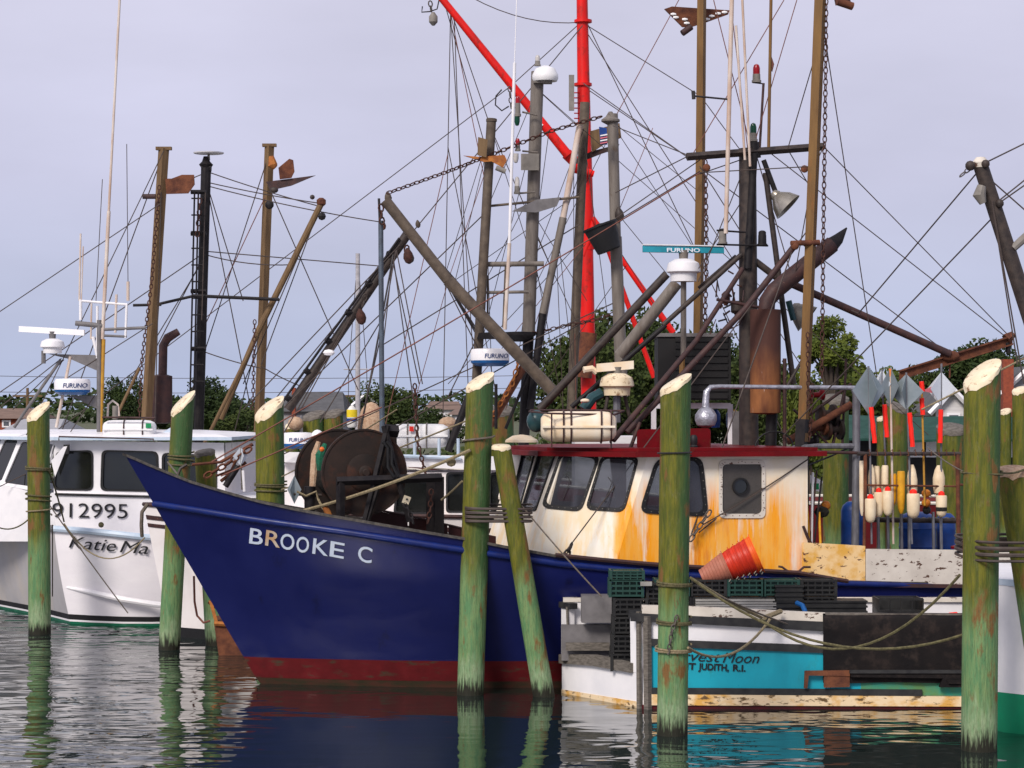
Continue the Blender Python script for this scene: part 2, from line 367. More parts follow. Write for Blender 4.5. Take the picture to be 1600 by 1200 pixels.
def special_glass():
    d = mat('glass_blue', (.035, .035, .045), (.07, .07, .088), rough=.07, scale=1.4, spec=.9)
    t, b = d['t'], d['b']; tr = N(t, 'ShaderNodeBsdfTransparent'); tr.inputs[0].default_value = (.75, .8, .85, 1); m_ = N(t, 'ShaderNodeMixShader'); m_.inputs[0].default_value = .55
    o = [n for n in t.nodes if n.type == 'OUTPUT_MATERIAL'][0]; t.links.new(tr.outputs[0], m_.inputs[1]); t.links.new(b.outputs[0], m_.inputs[2]); t.links.new(m_.outputs[0], o.inputs[0])
special_glass()
def special_piling():
    d = mat('piling_wood', (.135, .130, .010), (.070, .085, .010), rough=.7, scale=3, stretch=(7, 7, .9), lo=.4, hi=.6, bump=.7, fine=5)
    t, nz, rng, mixc = d['t'], d['nz'], d['rng'], d['mixc']
    sp = N(t, 'ShaderNodeSeparateXYZ'); t.links.new(d['tc'].outputs['Object'], sp.inputs[0]); z = sp.outputs[2]
    def wob(sc, st, amt):
        n = nz(sc, st); a = N(t, 'ShaderNodeMath', operation='MULTIPLY_ADD'); t.links.new(n, a.inputs[0]); a.inputs[1].default_value = amt; t.links.new(z, a.inputs[2]); return a.outputs[0]
    col = d['col']
    # darker green towards the right side, olive on the left
    sx_ = N(t, 'ShaderNodeMath', operation='MULTIPLY_ADD'); t.links.new(nz(2, (5, 5, .6)), sx_.inputs[0]); sx_.inputs[1].default_value = .22; t.links.new(sp.outputs[0], sx_.inputs[2])
    col = mixc(rng(sx_.outputs[0], 0.13, .25), col, (.04, .095, .030))
    low = mixc(rng(nz(4, (6, 6, .8)), .38, .62), (.085, .20, .085), (.16, .25, .10))
    col = mixc(rng(wob(1.5, (4, 4, .6), .9), 1.75, 2.15, 1, 0), col, low)
    col = mixc(rng(nz(2.2, (2.2, 2.2, .8), 6), .57, .64), col, (.17, .085, .025))
    pale = mixc(rng(nz(10, (3, 3, 1)), .4, .6), (.26, .34, .20), (.17, .27, .14))
    col = mixc(rng(wob(6, (3, 3, .5), .8), .70, .95, .85, 0), col, pale)
    col = mixc(rng(nz(8, (16, 16, .5), 6, .75), .53, .66, 0, .62), col, (.028, .030, .010))
    col = mixc(rng(nz(14, (5, 5, .9), 6, .8), .56, .66, 0, .8), col, (.085, .062, .030))
    col = mixc(rng(nz(5, (2.5, 2.5, 1.3), 6, .8), .54, .66, 0, .4), col, (.16, .16, .08))
    col = mixc(rng(wob(5, (6, 6, .7), .55), .36, .50, 1, 0), col, (.014, .014, .008))
    t.links.new(col, d['b'].inputs['Base Color'])
special_piling()
def special_house():
    d = mat('wheelhouse_paint', (.80, .76, .70), (.74, .66, .52), rough=.4, scale=2.0, stretch=(1, 1, 1))
    t, nz, rng, mixc = d['t'], d['nz'], d['rng'], d['mixc']
    sp = N(t, 'ShaderNodeSeparateXYZ'); t.links.new(d['tc'].outputs['Object'], sp.inputs[0]); x, z = sp.outputs[0], sp.outputs[2]
    def mth(op, a, b):
        m_ = N(t, 'ShaderNodeMath', operation=op)
        for i, s in enumerate((a, b)):
            if isinstance(s, (int, float)): m_.inputs[i].default_value = s
            else: t.links.new(s, m_.inputs[i])
        return m_.outputs[0]
    lower = rng(z, 1.7, 2.75, 1, 0)
    band = mth('MULTIPLY', rng(x, 4.62, 4.75), rng(x, 6.6, 7.3, 1, .12))
    streak = rng(nz(2.6, (1.6, 1.6, .22), 5, .6), .36, .62)
    fine_ = rng(nz(5.5, (3, 3, .12), 5, .7), .38, .60, .45, 1.15)
    f = mth('MULTIPLY', mth('MULTIPLY', mth('MULTIPLY', band, lower), mth('ADD', mth('MULTIPLY', streak, 3.2), .38)), fine_)
    f = mth('MINIMUM', f, 1.0)
    col = mixc(f, d['col'], (.86, .33, .010))
    f2 = mth('MULTIPLY', mth('MULTIPLY', band, lower), rng(nz(4, (1.5, 1.5, .2), 6, .7), .52, .66))
    col = mixc(f2, col, (.66, .17, .008))
    f3 = mth('MULTIPLY', rng(z, 1.3, 2.9, .75, .0), rng(nz(2.6, (2.5, 2.5, .25), 5, .7), .44, .60))
    col = mixc(f3, col, (.80, .50, .14))
    col = mixc(rng(nz(11, (1, 1, .7), 5, .7), .68, .72, 0, .7), col, (.45, .24, .08))
    t.links.new(col, d['b'].inputs['Base Color'])
special_house()
def special_stack():
    d = mat('stack_rust', (.27, .105, .035), (.12, .042, .020), rough=.8, scale=2.5, stretch=(2, 2, .6), bump=.2)
    t, nz, rng, mixc = d['t'], d['nz'], d['rng'], d['mixc']
    sp = N(t, 'ShaderNodeSeparateXYZ'); t.links.new(d['tc'].outputs['Object'], sp.inputs[0])
    a = N(t, 'ShaderNodeMath', operation='MULTIPLY_ADD'); t.links.new(nz(1.2, (2, 2, .5)), a.inputs[0]); a.inputs[1].default_value = .9; t.links.new(sp.outputs[2], a.inputs[2])
    col = mixc(rng(a.outputs[0], 4.35, 4.9), d['col'], (.065, .026, .02))
    col = mixc(rng(nz(5, (3, 3, .5), 6), .67, .73, 0, .8), col, (.55, .45, .42))
    t.links.new(col, d['b'].inputs['Base Color'])
special_stack()
def special_water():
    m = bpy.data.materials.new('harbour_water'); m.use_nodes = True; MATS['harbour_water'] = m
    t = m.node_tree; b = t.nodes['Principled BSDF']
    setin(b, Base_Color=(.010, .018, .016, 1), Roughness=.03); b.inputs['IOR'].default_value = 1.9; b.inputs['Specular IOR Level'].default_value = 1.0
    tc = N(t, 'ShaderNodeTexCoord')
    def nz(scale, st, det, rz=0, dist=0.0):
        mp = N(t, 'ShaderNodeMapping'); mp.inputs['Scale'].default_value = st; mp.inputs['Rotation'].default_value = (0, 0, rz)
        t.links.new(tc.outputs['Object'], mp.inputs[0]); n = N(t, 'ShaderNodeTexNoise'); setin(n, Scale=scale, Detail=det, Roughness=.5, Distortion=dist)
        t.links.new(mp.outputs[0], n.inputs[0]); return n.outputs[0]
    bp2 = N(t, 'ShaderNodeBump'); setin(bp2, Strength=1.0, Distance=.042); t.links.new(nz(1.9, (.7, 1.35, 1), 1.6, .2, .3), bp2.inputs['Height'])
    bp1 = N(t, 'ShaderNodeBump'); setin(bp1, Strength=1.0, Distance=.055); t.links.new(nz(.7, (.9, 1.3, 1), 2.0, -.3), bp1.inputs['Height'])
    # wind patches: calm in the lee of the blue hull
    wp = nz(.16, (1, 1, 1), 1.0); mr = N(t, 'ShaderNodeMapRange'); setin(mr, From_Min=.35, From_Max=.65, To_Min=.30, To_Max=1.3); t.links.new(wp, mr.inputs[0]); 
    sp = N(t, 'ShaderNodeSeparateXYZ'); t.links.new(tc.outputs['Object'], sp.inputs[0])
    def rr(a, b, c, d):
        q = N(t, 'ShaderNodeMapRange', interpolation_type='SMOOTHSTEP'); setin(q, From_Min=a, From_Max=b, To_Min=c, To_Max=d); t.links.new(sp.outputs[0], q.inputs[0]); return q.outputs[0]
    m1 = N(t, 'ShaderNodeMath', operation='ADD'); t.links.new(rr(-3.6, -2.4, 1.15, .28), m1.inputs[0]); t.links.new(rr(.3, 1.6, 0, .5), m1.inputs[1])
    m2 = N(t, 'ShaderNodeMath', operation='MULTIPLY'); t.links.new(m1.outputs[0], m2.inputs[0]); t.links.new(mr.outputs[0], m2.inputs[1])
    t.links.new(m2.outputs[0], bp2.inputs['Strength']); t.links.new(m1.outputs[0], bp1.inputs['Strength'])
    t.links.new(bp1.outputs[0], bp2.inputs['Normal']); t.links.new(bp2.outputs[0], b.inputs['Normal'])
special_water()

# ------------------------------------------------------------------ setting
wtr = MB().add([(-1500, -60, 0), (1500, -60, 0), (1500, 150, 0), (-1500, 150, 0)], [(0, 1, 2, 3)]).build('water', 'harbour_water', smooth=0, origin=(0, 0, 0)); wtr['kind'] = 'structure'
sb = MB().add([(-2500, -80, -3), (2500, -80, -3), (2500, 5500, -3), (-2500, 5500, -3)], [(0, 1, 2, 3)]).build('seabed', 'silt', smooth=0, origin=(0, 0, 0)); sb['kind'] = 'structure'
g = MB(); nx = 60; rows = [(95, -1.2), (100, .5), (112, 1.0), (150, 1.4), (260, 2.2), (700, 3.2), (5400, 3.3)]
for j, (yy, zz) in enumerate(rows):
    for i in range(nx + 1):
        xx = -900 + 1800 * i / nx; xx *= (1 if yy < 200 else 1.6)
        g.v.append(Vector((xx, yy + (6 * mnoise.noise(Vector((xx * .03, 0, j))) if j < 5 else 0), zz + .35 * mnoise.noise(Vector((xx * .05, yy * .05, 3))))))
for j in range(len(rows) - 1):
    for i in range(nx): g.f.append((j * (nx + 1) + i, j * (nx + 1) + i + 1, (j + 1) * (nx + 1) + i + 1, (j + 1) * (nx + 1) + i))
g.build('far_shore_ground', 'shore', origin=(0, 0, 0))['kind'] = 'structure'

# houses on the far shore
def house(x0, x1, yeave, yridge, Y, wallm, roofm, label, gable=False, depth=8, zb=.8, windows=(), chimney=None, wm='window_pane'):
    a = P(x0, yeave, Y); b = P(x1, yeave, Y); zr = P(x0, yridge, Y).z; ze = a.z
    t = thing('house', ((a.x + b.x) / 2, Y, zb), label, 'house', 'houses on the far shore')
    MB().hexa([(a.x, Y, zb), (b.x, Y, zb), (b.x, Y + depth, zb), (a.x, Y + depth, zb), (a.x, Y, ze), (b.x, Y, ze), (b.x, Y + depth, ze), (a.x, Y + depth, ze)]).build('wall', wallm, t, 0)
    o = .35
    if gable:
        mx_ = (a.x + b.x) / 2
        MB().add([(a.x, Y + .01, ze), (b.x, Y + .01, ze), (mx_, Y + .01, zr - .1), (a.x, Y + .2, ze), (b.x, Y + .2, ze), (mx_, Y + .2, zr - .1)], [(0, 1, 2), (5, 4, 3), (0, 2, 5, 3), (1, 4, 5, 2)]).build('gable', wallm, t, 0)
        rf = MB()
        for sx in (a.x - o, b.x + o):
            d = -.28 if sx < mx_ else .28
            rf.hexa([(sx, Y - .3, ze - .3), (mx_, Y - .3, zr - .12), (mx_, Y + depth, zr - .12), (sx, Y + depth, ze - .3), (sx, Y - .3, ze - .12), (mx_, Y - .3, zr + .06), (mx_, Y + depth, zr + .06), (sx, Y + depth, ze - .12)])
        r = rf.build('roof', roofm, t, 0)
        tr = MB()
        for sx in (a.x - o, b.x + o): tr.path([(sx, Y - .36, ze - .2), (mx_, Y - .36, zr - .02)], .13, 4)
        tr.build('roof_trim', 'white_paint', r, 0)
    else:
        r = MB().hexa([(a.x - o, Y - .3, ze), (b.x + o, Y - .3, ze), (b.x + o, Y + depth + .3, ze), (a.x - o, Y + depth + .3, ze), (a.x + .1, Y + depth / 2 - .2, zr), (b.x - .1, Y + depth / 2 - .2, zr), (b.x - .1, Y + depth / 2, zr), (a.x + .1, Y + depth / 2, zr)]).build('roof', roofm, t, 0)
    if chimney:
        c0, c1, cy = chimney; ca, cb = P(c0, cy, Y), P(c1, cy, Y)
        MB().box(((ca.x + cb.x) / 2, Y - .45, (ca.z + zb) / 2), (cb.x - ca.x, .8, ca.z - zb)).build('chimney', 'brick_red', t, 0)
    for (wx, wy, ww, wh) in windows:
        c = P(wx, wy, Y - .02); w_, h_ = ww * Y / F, wh * Y / F
        f = MB().box((c.x, Y - .03, c.z), (w_ + .2, .06, h_ + .2)).build('window', 'white_paint', t, 0)
        MB().box((c.x, Y - .07, c.z), (w_, .03, h_)).build('pane', wm, f, 0)
    return t
house(442, 530, 643, 612, 140, 'house_grey', 'shingle_grey', 'long house with grey shingle roof behind the left pilings', windows=((465, 655, 7, 7), (500, 655, 7, 7)), depth=9, chimney=(458, 463, 606))
house(546, 596, 640, 617, 150, 'house_grey', 'shingle_grey', 'small grey gabled house with white roof trim beside the round tree', gable=True, windows=((570, 650, 8, 8),))
house(668, 716, 640, 627, 190, 'house_white', 'shingle_brown', 'brown roofed house low among the trees left of the middle piling', depth=9, windows=((690, 650, 6, 6),))
house(706, 732, 648, 640, 160, 'house_white', 'shingle_brown', 'tiny white cottage just left of the tall middle piling', windows=((716, 655, 4, 4),))
house(-30, 36, 654, 638, 130, 'brick_red', 'shingle_brown', 'low brown roofed building at the left edge of the harbour', windows=((10, 662, 8, 6),))
house(8, 80, 676, 655, 112, 'house_white', 'house_grey', 'low white shed with pale roof behind the left white boat', windows=((30, 685, 7, 8),))
house(1572, 1640, 610, 574, 112, 'house_grey', 'shingle_grey', 'grey gabled house with tall brick chimney at the right edge', gable=True, chimney=(1562, 1578, 562), windows=((1571, 650, 9, 18), (1588, 640, 8, 14)), wm='house_grey')
house(1462, 1512, 640, 608, 108, 'house_white', 'shingle_grey', 'white gabled shed with grey roof left of the right piling', gable=True, windows=((1490, 652, 14, 7),))
house(1330, 1462, 640, 616, 120, 'house_white', 'shingle_brown', 'long low building with brown roof behind the silver reflectors', windows=((1350, 650, 10, 8), (1440, 650, 10, 8)))
# dockside market with green awning
aw = thing('dock_shed', P(1400, 700, 62), 'dockside shed with long dark green awning behind the float rack', 'shed')
Y = 62
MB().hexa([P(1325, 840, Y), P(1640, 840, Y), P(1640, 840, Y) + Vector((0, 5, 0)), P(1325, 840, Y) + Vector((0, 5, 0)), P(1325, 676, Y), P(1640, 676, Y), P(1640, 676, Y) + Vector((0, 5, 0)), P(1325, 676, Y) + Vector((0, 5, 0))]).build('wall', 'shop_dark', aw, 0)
q = MB(); 
pp = [(1322, 648), (1420, 652), (1500, 650), (1645, 652)]
for (xa, ya), (xb, yb) in zip(pp, pp[1:]):
    u0, u1 = P(xa, ya, Y + 1.2), P(xb, yb, Y + 1.2); l0, l1 = P(xa, ya + 40, Y - 1.2), P(xb, yb + 38, Y - 1.2)
    q.hexa([l0, l1, u1 - Vector((0, 0, .05)), u0 - Vector((0, 0, .05)), l0 + Vector((0, 0, .06)), l1 + Vector((0, 0, .06)), u1, u0])
q.build('awning', 'awning_green', aw, 0)
for xx in (1432, 1456, 1585):
    MB().box(P(xx, 700, Y - .06), (.5, .05, .5)).build('window', 'white_paint', aw, 0)
dk = MB().box((20, 66, .55), (60, 10, .35)).build('quay', 'pale_concrete', smooth=0); dk['kind'] = 'structure'
dk = MB().box((-22, 66, .55), (44, 6, .35)).build('quay', 'pale_concrete', smooth=0); dk['kind'] = 'structure'

# trees on the shore: limbs plus leaf clumps through the crown
def crown_mesh(seed, nclump, per, leaf, flat=.8):
    rnd = random.Random(seed); vs = []; fs = []
    cl = []
    for i in range(nclump):
        while True:
            p = Vector((rnd.uniform(-1, 1), rnd.uniform(-1, 1), rnd.uniform(-1, 1)))
            if .35 < p.length < 1: break
        p = Vector((p.x, p.y, p.z * flat)); cl.append((p * .8, rnd.uniform(.16, .36)))
    for c, r in cl:
        for k in range(int(per * (r / .26) ** 2)):
            d = Vector((rnd.gauss(0, 1), rnd.gauss(0, 1), rnd.gauss(0, 1))).normalized() * r * rnd.uniform(.55, 1.05)
            p = c + Vector((d.x, d.y, d.z * .75)); a = Vector((rnd.gauss(0, 1), rnd.gauss(0, 1), rnd.gauss(0, .6))).normalized(); b = a.orthogonal().normalized()
            s = leaf * rnd.uniform(.6, 1.4); o = len(vs)
            vs += [p - a * s, p - b * s * .55, p + a * s, p + b * s * .55]; fs.append((o, o + 1, o + 2, o + 3))
    return vs, fs, cl
def tree(px, ytop, ybase, wpx, Y, m, label, seed, leaf=.042, nclump=60, per=130, lean=0.0, group='trees along the far shore', trunkfrac=.25):
    base = P(px, ybase, Y); top = P(px, ytop, Y); h = top.z - .6; w = wpx * Y / F / 2; b0 = Vector((base.x, Y, .6))
    t = thing('tree', b0, label, 'tree', group)
    ch = h * (1 - trunkfrac) / 2; cc = b0 + Vector((lean * h, 0, h - ch))
    vs, fs, cl = crown_mesh(seed, nclump, per, leaf)
    mb = MB(); mb.v = [cc + Vector((v.x * w * 1.08, v.y * w * .85, v.z * ch * 1.45)) for v in vs]; mb.f = fs
    MB_build = mb.build('crown', m, t, 0)
    tr = MB(); mid = b0.lerp(cc, .55); r = max(.12, h * .03)
    tr.path([b0, b0.lerp(mid, .5) + Vector((.1, 0, 0)), mid, cc], [r * 1.3, r, r * .8, r * .3], 7)
    for c, rr in cl[:9]: tr.path([mid, mid.lerp(cc + Vector((c.x * w, c.y * w * .8, c.z * ch)), .5) + Vector((0, 0, .1 * h)), cc + Vector((c.x * w, c.y * w * .8, c.z * ch))], [r * .5, r * .3, r * .1], 5)
    tr.build('trunk', 'bark', t)
    return t
tree(196, 588, 680, 80, 125, 'leaf_dark', 'dark round tree behind the yellow-footed aerial pole of the left boat', 1, per=130, nclump=50)
tree(330, 596, 690, 120, 120, 'leaf_dark', 'broad dark tree behind the black left mast', 2, per=130, nclump=60)
tree(265, 610, 690, 120, 140, 'leaf_dark', 'low dark tree between the brown and black left masts', 3, per=120, nclump=50)
tree(385, 640, 720, 120, 100, 'leaf_mid', 'bushy tree behind the short left pilings', 4, per=130, nclump=50)
tree(600, 600, 665, 110, 150, 'leaf_mid', 'domed tree behind the small grey gabled house', 5, per=130, nclump=60, trunkfrac=.1)
tree(545, 618, 665, 70, 165, 'leaf_mid', 'pale small tree left of the domed tree', 6)
tree(680, 640, 680, 90, 150, 'leaf_dark', 'low dark bush above the white life raft', 7, trunkfrac=.05)
tree(915, 512, 690, 180, 105, 'leaf_mid', 'tall tree behind the red mast', 8, leaf=.036, nclump=90, per=170, trunkfrac=.12)
tree(1000, 492, 690, 230, 110, 'leaf_mid', 'tallest tree behind the radar with the teal bar', 9, leaf=.036, nclump=110, per=170, trunkfrac=.1)
tree(1090, 512, 690, 170, 116, 'leaf_dark', 'dark tree behind the black box and the stack', 10, leaf=.036, nclump=90, per=170, trunkfrac=.1)
tree(1180, 556, 690, 150, 112, 'leaf_mid', 'tree showing between the rusty stack and the tall brown post', 11, nclump=70, per=170, trunkfrac=.1)
tree(1300, 500, 690, 100, 80, 'leaf_light', 'open crowned light green tree right of the tall brown post', 12, leaf=.06, nclump=26, per=170, trunkfrac=.68)
tree(1350, 560, 690, 185, 84, 'leaf_light', 'spreading light green tree above the square reflectors', 13, leaf=.045, nclump=80, per=170, trunkfrac=.2)
tree(1262, 585, 690, 80, 82, 'leaf_light', 'low light green tree behind the tall brown post', 14, leaf=.05, nclump=60, per=170, trunkfrac=.1)
tree(1540, 540, 660, 170, 150, 'leaf_dark', 'large dark tree behind the house with the brick chimney', 15, nclump=80, per=170, trunkfrac=.1)
tree(1470, 560, 660, 120, 160, 'leaf_mid', 'mid green tree behind the rusty beam', 16, nclump=60, per=170, trunkfrac=.1)
tree(1430, 600, 665, 90, 170, 'leaf_mid', 'small tree below the rusty beam', 17, nclump=40, trunkfrac=.1)
tree(1600, 560, 665, 120, 135, 'leaf_dark', 'dark tree at the right edge of the harbour', 18, nclump=50, trunkfrac=.1)
hd = MB(); rnd = random.Random(5)
for i in range(16000):
    x_ = rnd.uniform(-60, 60); yv = rnd.uniform(97, 112)
    hgt = 1.6 + 1.0 * mnoise.noise(Vector((x_ * .12, 0, 0))) ; p = Vector((x_, yv, .6 + rnd.uniform(0, max(.3, hgt))))
    a = Vector((rnd.gauss(0, 1), rnd.gauss(0, 1), rnd.gauss(0, .6))).normalized() * rnd.uniform(.1, .22); b = a.orthogonal().normalized() * a.length * .6
    hd.add([p - a, p - b, p + a, p + b], [(0, 1, 2, 3)])
tag(hd.build('shoreline_scrub', 'leaf_mid', smooth=0), 'low green scrub along the far shore', 'scrub', kind='stuff')
# far treeline
hd = MB()
for i in range(14000):
    x_ = rnd.uniform(-150, 150); yv = rnd.uniform(255, 300)
    hgt = 3.0 + 3.0 * mnoise.noise(Vector((x_ * .05, 0, 7))) + 1.5 * mnoise.noise(Vector((x_ * .2, 0, 7))); p = Vector((x_, yv, 2 + rnd.uniform(0, max(.6, hgt))))
    a = Vector((rnd.gauss(0, 1), rnd.gauss(0, 1), rnd.gauss(0, .6))).normalized() * rnd.uniform(.3, .6); b = a.orthogonal().normalized() * a.length * .6
    hd.add([p - a, p - b, p + a, p + b], [(0, 1, 2, 3)])
tag(hd.build('far_woodland', 'leaf_dark', smooth=0), 'distant line of woodland beyond the harbour houses', 'woodland', kind='stuff')
# utility poles and wires
for xx in (43, 560, 925):
    b0 = P(xx, 0, 170); tp = P(xx, 606 if xx != 925 else 560, 170)
    t = thing('utility_pole', (b0.x, 170, 1.5), {43: 'thin utility pole above the left roofs', 560: 'utility pole behind the sailboat mast', 925: 'utility pole hidden in the trees near the red mast'}[xx], 'utility pole', 'utility poles on the shore')
    MB().tube((b0.x, 170, 1.5), tp, .16, .1, 8).build('pole', 'wood_mast', t); MB().box(tp - Vector((0, 0, .6)), (2.2, .12, .14)).build('crossarm', 'wood_mast', t)
for k, (ya, yb) in enumerate(((584, 582), (610, 600), (622, 628))):
    tag(MB().path(sag(P(-150, ya, 172), P(1000, yb, 172), .4, 14), .02, 4).build('overhead_wire', 'wire'), ['topmost of the faint overhead wires across the harbour', 'middle one of the faint overhead wires', 'lowest of the faint overhead wires'][k], 'wire', 'overhead wires')
t = thing('sailboat', (P(559, 0, 95).x, 95, 0), 'distant sailboat with bare pale mast in front of the gabled house', 'sailboat')
MB().path([(P(559, 0, 95).x, 95, .4), P(559, 396, 95)], [.11, .09], 8).build('mast', 'sail_mast', t)
MB().path([P(537, 577, 95), P(575, 577, 95)], .03, 6).build('spreader', 'sail_mast', t)
c = P(559, 0, 95); MB().add([(c.x - 4, 95, 1.0), (c.x + 3.4, 93.8, .9), (c.x + 3.4, 96.2, .9), (c.x - 3.4, 95, -.2), (c.x + 3, 94.2, -.2), (c.x + 3, 95.8, -.2)], [(0, 2, 1), (3, 4, 5), (0, 1, 4, 3), (0, 3, 5, 2), (1, 2, 5, 4)]).build('hull', 'white_paint', t, 0)
g_ = MB()
for dx in (-14, 14): g_.path([P(559, 400, 95), P(559 + dx, 577, 95), P(559 + dx * 1.1, 660, 95)], .015, 4)
g_.build('stay_wire', 'wire', t)

# ------------------------------------------------------------------ pilings
def piling(label, xt, xb, yl, yr, ywl, w, Y=None, top='cream', body='piling_wood', b=.5, ground=-2.2, wb=None):
    Y = Y or Ywl(ywl); ywl = HY + H * F / Y
    T = P(xt, (yl + yr) / 2, Y); B = P(xb, ywl, Y); r = w / 2 * Y / F; rb = (wb or w) / 2 * Y / F; a = (yl - yr) / w
    n, m_ = 24, 26; sd = random.random() * 50
    t = thing('piling', (B.x, Y, 0), label, 'piling', 'wooden mooring pilings')
    vs = []; d = (T - B) / (T.z - B.z); tops = []
    for j in range(m_ + 1):
        tt = j / m_
        for i in range(n):
            th = 2 * math.pi * i / n; rr = (rb + (r - rb) * tt) * (1 + .035 * mnoise.noise(Vector((math.cos(th) * 1.5, math.sin(th) * 1.5, tt * 4 + sd))))
            dx, dy = rr * math.cos(th), rr * math.sin(th)
            ztop = T.z + a * dx + b * dy; z = ground + (ztop - ground) * tt
            c_ = B + d * (z - B.z) if True else 0
            vs.append(Vector((c_.x + dx, c_.y + dy, z)))
    fs = [(j * n + i, j * n + (i + 1) % n, (j + 1) * n + (i + 1) % n, (j + 1) * n + i) for j in range(m_) for i in range(n)] + [tuple(range(m_ * n, (m_ + 1) * n))]
    MB().add(vs, fs).build('post', body, t, 50)
    tv = vs[m_ * n:]; ctr = sum(tv, Vector()) / n; cap = []
    sk = r * .38
    up = Vector((-a, -b, 1)).normalized()
    low = [ctr + (v - ctr) * 1.03 - Vector((0, 0, sk * (.45 + 1.0 * abs(mnoise.noise(Vector((k * .8, sd, 0))))) )) for k, v in enumerate(tv)]
    mid = [ctr + (v - ctr) * 1.03 + up * .003 for v in tv]; hi = [ctr + (v - ctr) * .90 + up * .02 for v in tv]
    MB().add(low + mid + hi, [(i, (i + 1) % n, n + (i + 1) % n, n + i) for i in range(n)] + [(n + i, n + (i + 1) % n, 2 * n + (i + 1) % n, 2 * n + i) for i in range(n)] + [tuple(range(2 * n, 3 * n))]).build('painted_top', top, t, 50)
    return t
piling('green piling with slanted cream top at the far left', 60, 62, 652, 631, 990, 35)
piling('green piling with slanted cream top in front of the blue bow tip', 286, 264, 643, 613, 1015, 35, wb=32)
piling('short green piling leaning just behind the blue bow tip', 320, 337, 708, 704, 1008, 32, b=.2, top='old_wood')
piling('thick piling with rounded cream top behind the blue foredeck', 421, 425, 650, 622, 0, 45, Y=33.8, b=.45)
piling('tall piling with cream top lashed to a leaning piling', 750, 735, 606, 584, 1085, 43, wb=41, b=.35)
piling('leaning piling with flat pale top lashed to the tall middle one', 783, 850, 698, 698, 1082, 30, Y=28.95, wb=38, b=.15)
piling('piling standing in front of the turquoise boat', 1056, 1050, 612, 585, 1148, 48, b=.2)
piling('thickest piling with broad cream top near the right edge', 1535, 1530, 602, 564, 1172, 56, b=.42)
piling('ragged topped piling leaning outward at the right edge', 1583, 1648, 736, 733, 1190, 52, Y=25.2, top='net_pale', b=.2)
for args in (('wide green piling behind the wheelhouse of the blue boat', 1306, 1306, 622, 622, 40), ('weathered grey piling behind the square reflectors', 1402, 1402, 628, 640, 34), ('dark green piling behind the right end of the float rack', 1486, 1486, 668, 668, 46),
             ('slender green piling just right of the thickest piling', 1571, 1571, 645, 640, 18), ('brown topped piling at the far right edge', 1594, 1594, 612, 606, 24), ('green piling behind the leaning pair, under the grey boom', 782, 782, 640, 640, 42),
             ('grey wood piling left of the net drum', 490, 490, 652, 644, 34), ('green piling behind the net drum', 521, 521, 648, 642, 30), ('stubby piling between the left thick piling and the net drum', 457, 457, 666, 660, 22),
             ('pale topped piling beside the left white life raft', 1377, 1377, 656, 652, 14)):
    lb, xt, xb, yl, yr, w = args
    if 'left white' in lb: lb = 'thin green piling half hidden by the leftmost reflector'
    piling(lb, xt, xb, yl, yr, 0, w, Y=40.5 if xt < 900 else 39.0, b=.3, top='old_wood' if w > 25 else 'cream')
def sgp(v, e=.55): return math.copysign(abs(v) ** e, v)
def wrap(px, py, Y, w, turns, label, m='rope_green', gap=8, rr=.010, tail=None, extra=0.0, name='lashing', depth=None):
    """rope turned round a post"""
    c = P(px, py, Y); r = w / 2 * Y / F + rr; ry = (depth or r); pts = []
    k = 22
    for i in range(turns * k + 1):
        th = 2 * math.pi * i / k; e_ = .5 if depth else 1.0; pts.append(c + Vector((r * sgp(math.cos(th), e_), ry * sgp(math.sin(th), e_), -gap * Y / F * i / k + .012 * math.sin(th * .5 + turns))))
    mb = MB().path(pts, rr, 5)
    for tl in (tail or []): mb.path(tl, rr, 5)
    return tag(mb.build(name, m), label, 'rope', 'ropes round the pilings')
Y4 = Ywl(1085)
wrap(779, 790, Y4 - .03, 100, 8, 'dark rope binding the two leaning middle pilings together', 'wire', gap=3.2, rr=.015, depth=.24)
wrap(1566, 840, 24.75, 122, 6, 'dark rope binding the two right pilings together', 'wire', gap=5, rr=.016, depth=.72)
Y6 = Ywl(1148)
wrap(1054, 905, Y6, 50, 2, 'upper olive rope round the piling in front of the turquoise boat', gap=6, rr=.014)
wrap(1053, 965, Y6, 50, 2, 'middle olive rope round the piling in front of the turquoise boat', gap=6, rr=.013)
wrap(1052, 1008, Y6, 52, 2, 'knotted brown rope low on the piling in front of the turquoise boat', 'rope', gap=6, rr=.013)
tag(MB().chain([P(1058, 962, Y6 - .2), P(1050, 985, Y6 - .22), P(1044, 1022, Y6 - .2)], .008, .07, .04).build('shackle_chain', 'chain_steel'), 'short chain with shackles hanging on the front piling', 'chain')
wrap(1054, 713, Y6, 50, 1, 'thin dark line high on the piling in front of the wheelhouse', 'wire_dark', gap=-8, rr=.009)
wrap(1534, 738, 24.4, 60, 1, 'single rope round the upper part of the thickest piling', 'rope_green', gap=2, rr=.012)
Y1 = Ywl(990)
wrap(60, 726, Y1, 37, 2, 'upper coil of rope on the far left piling', gap=5, rr=.014)
wrap(60, 766, Y1, 37, 2, 'middle coil of rope on the far left piling', gap=9, rr=.013)
wrap(61, 806, Y1, 37, 1, 'lower coil of rope on the far left piling', 'rope', gap=-12, rr=.012)
wrap(283, 706, Ywl(1015), 37, 3, 'rope round the piling in front of the bow tip', gap=7, rr=.014)
wrap(423, 752, 33.8, 47, 3, 'rope round the thick piling behind the foredeck', gap=5, rr=.013)
wrap(748, 700, Y4, 45, 1, 'rope over the shoulder of the tall middle piling', 'rope_grey', gap=-20, rr=.014)
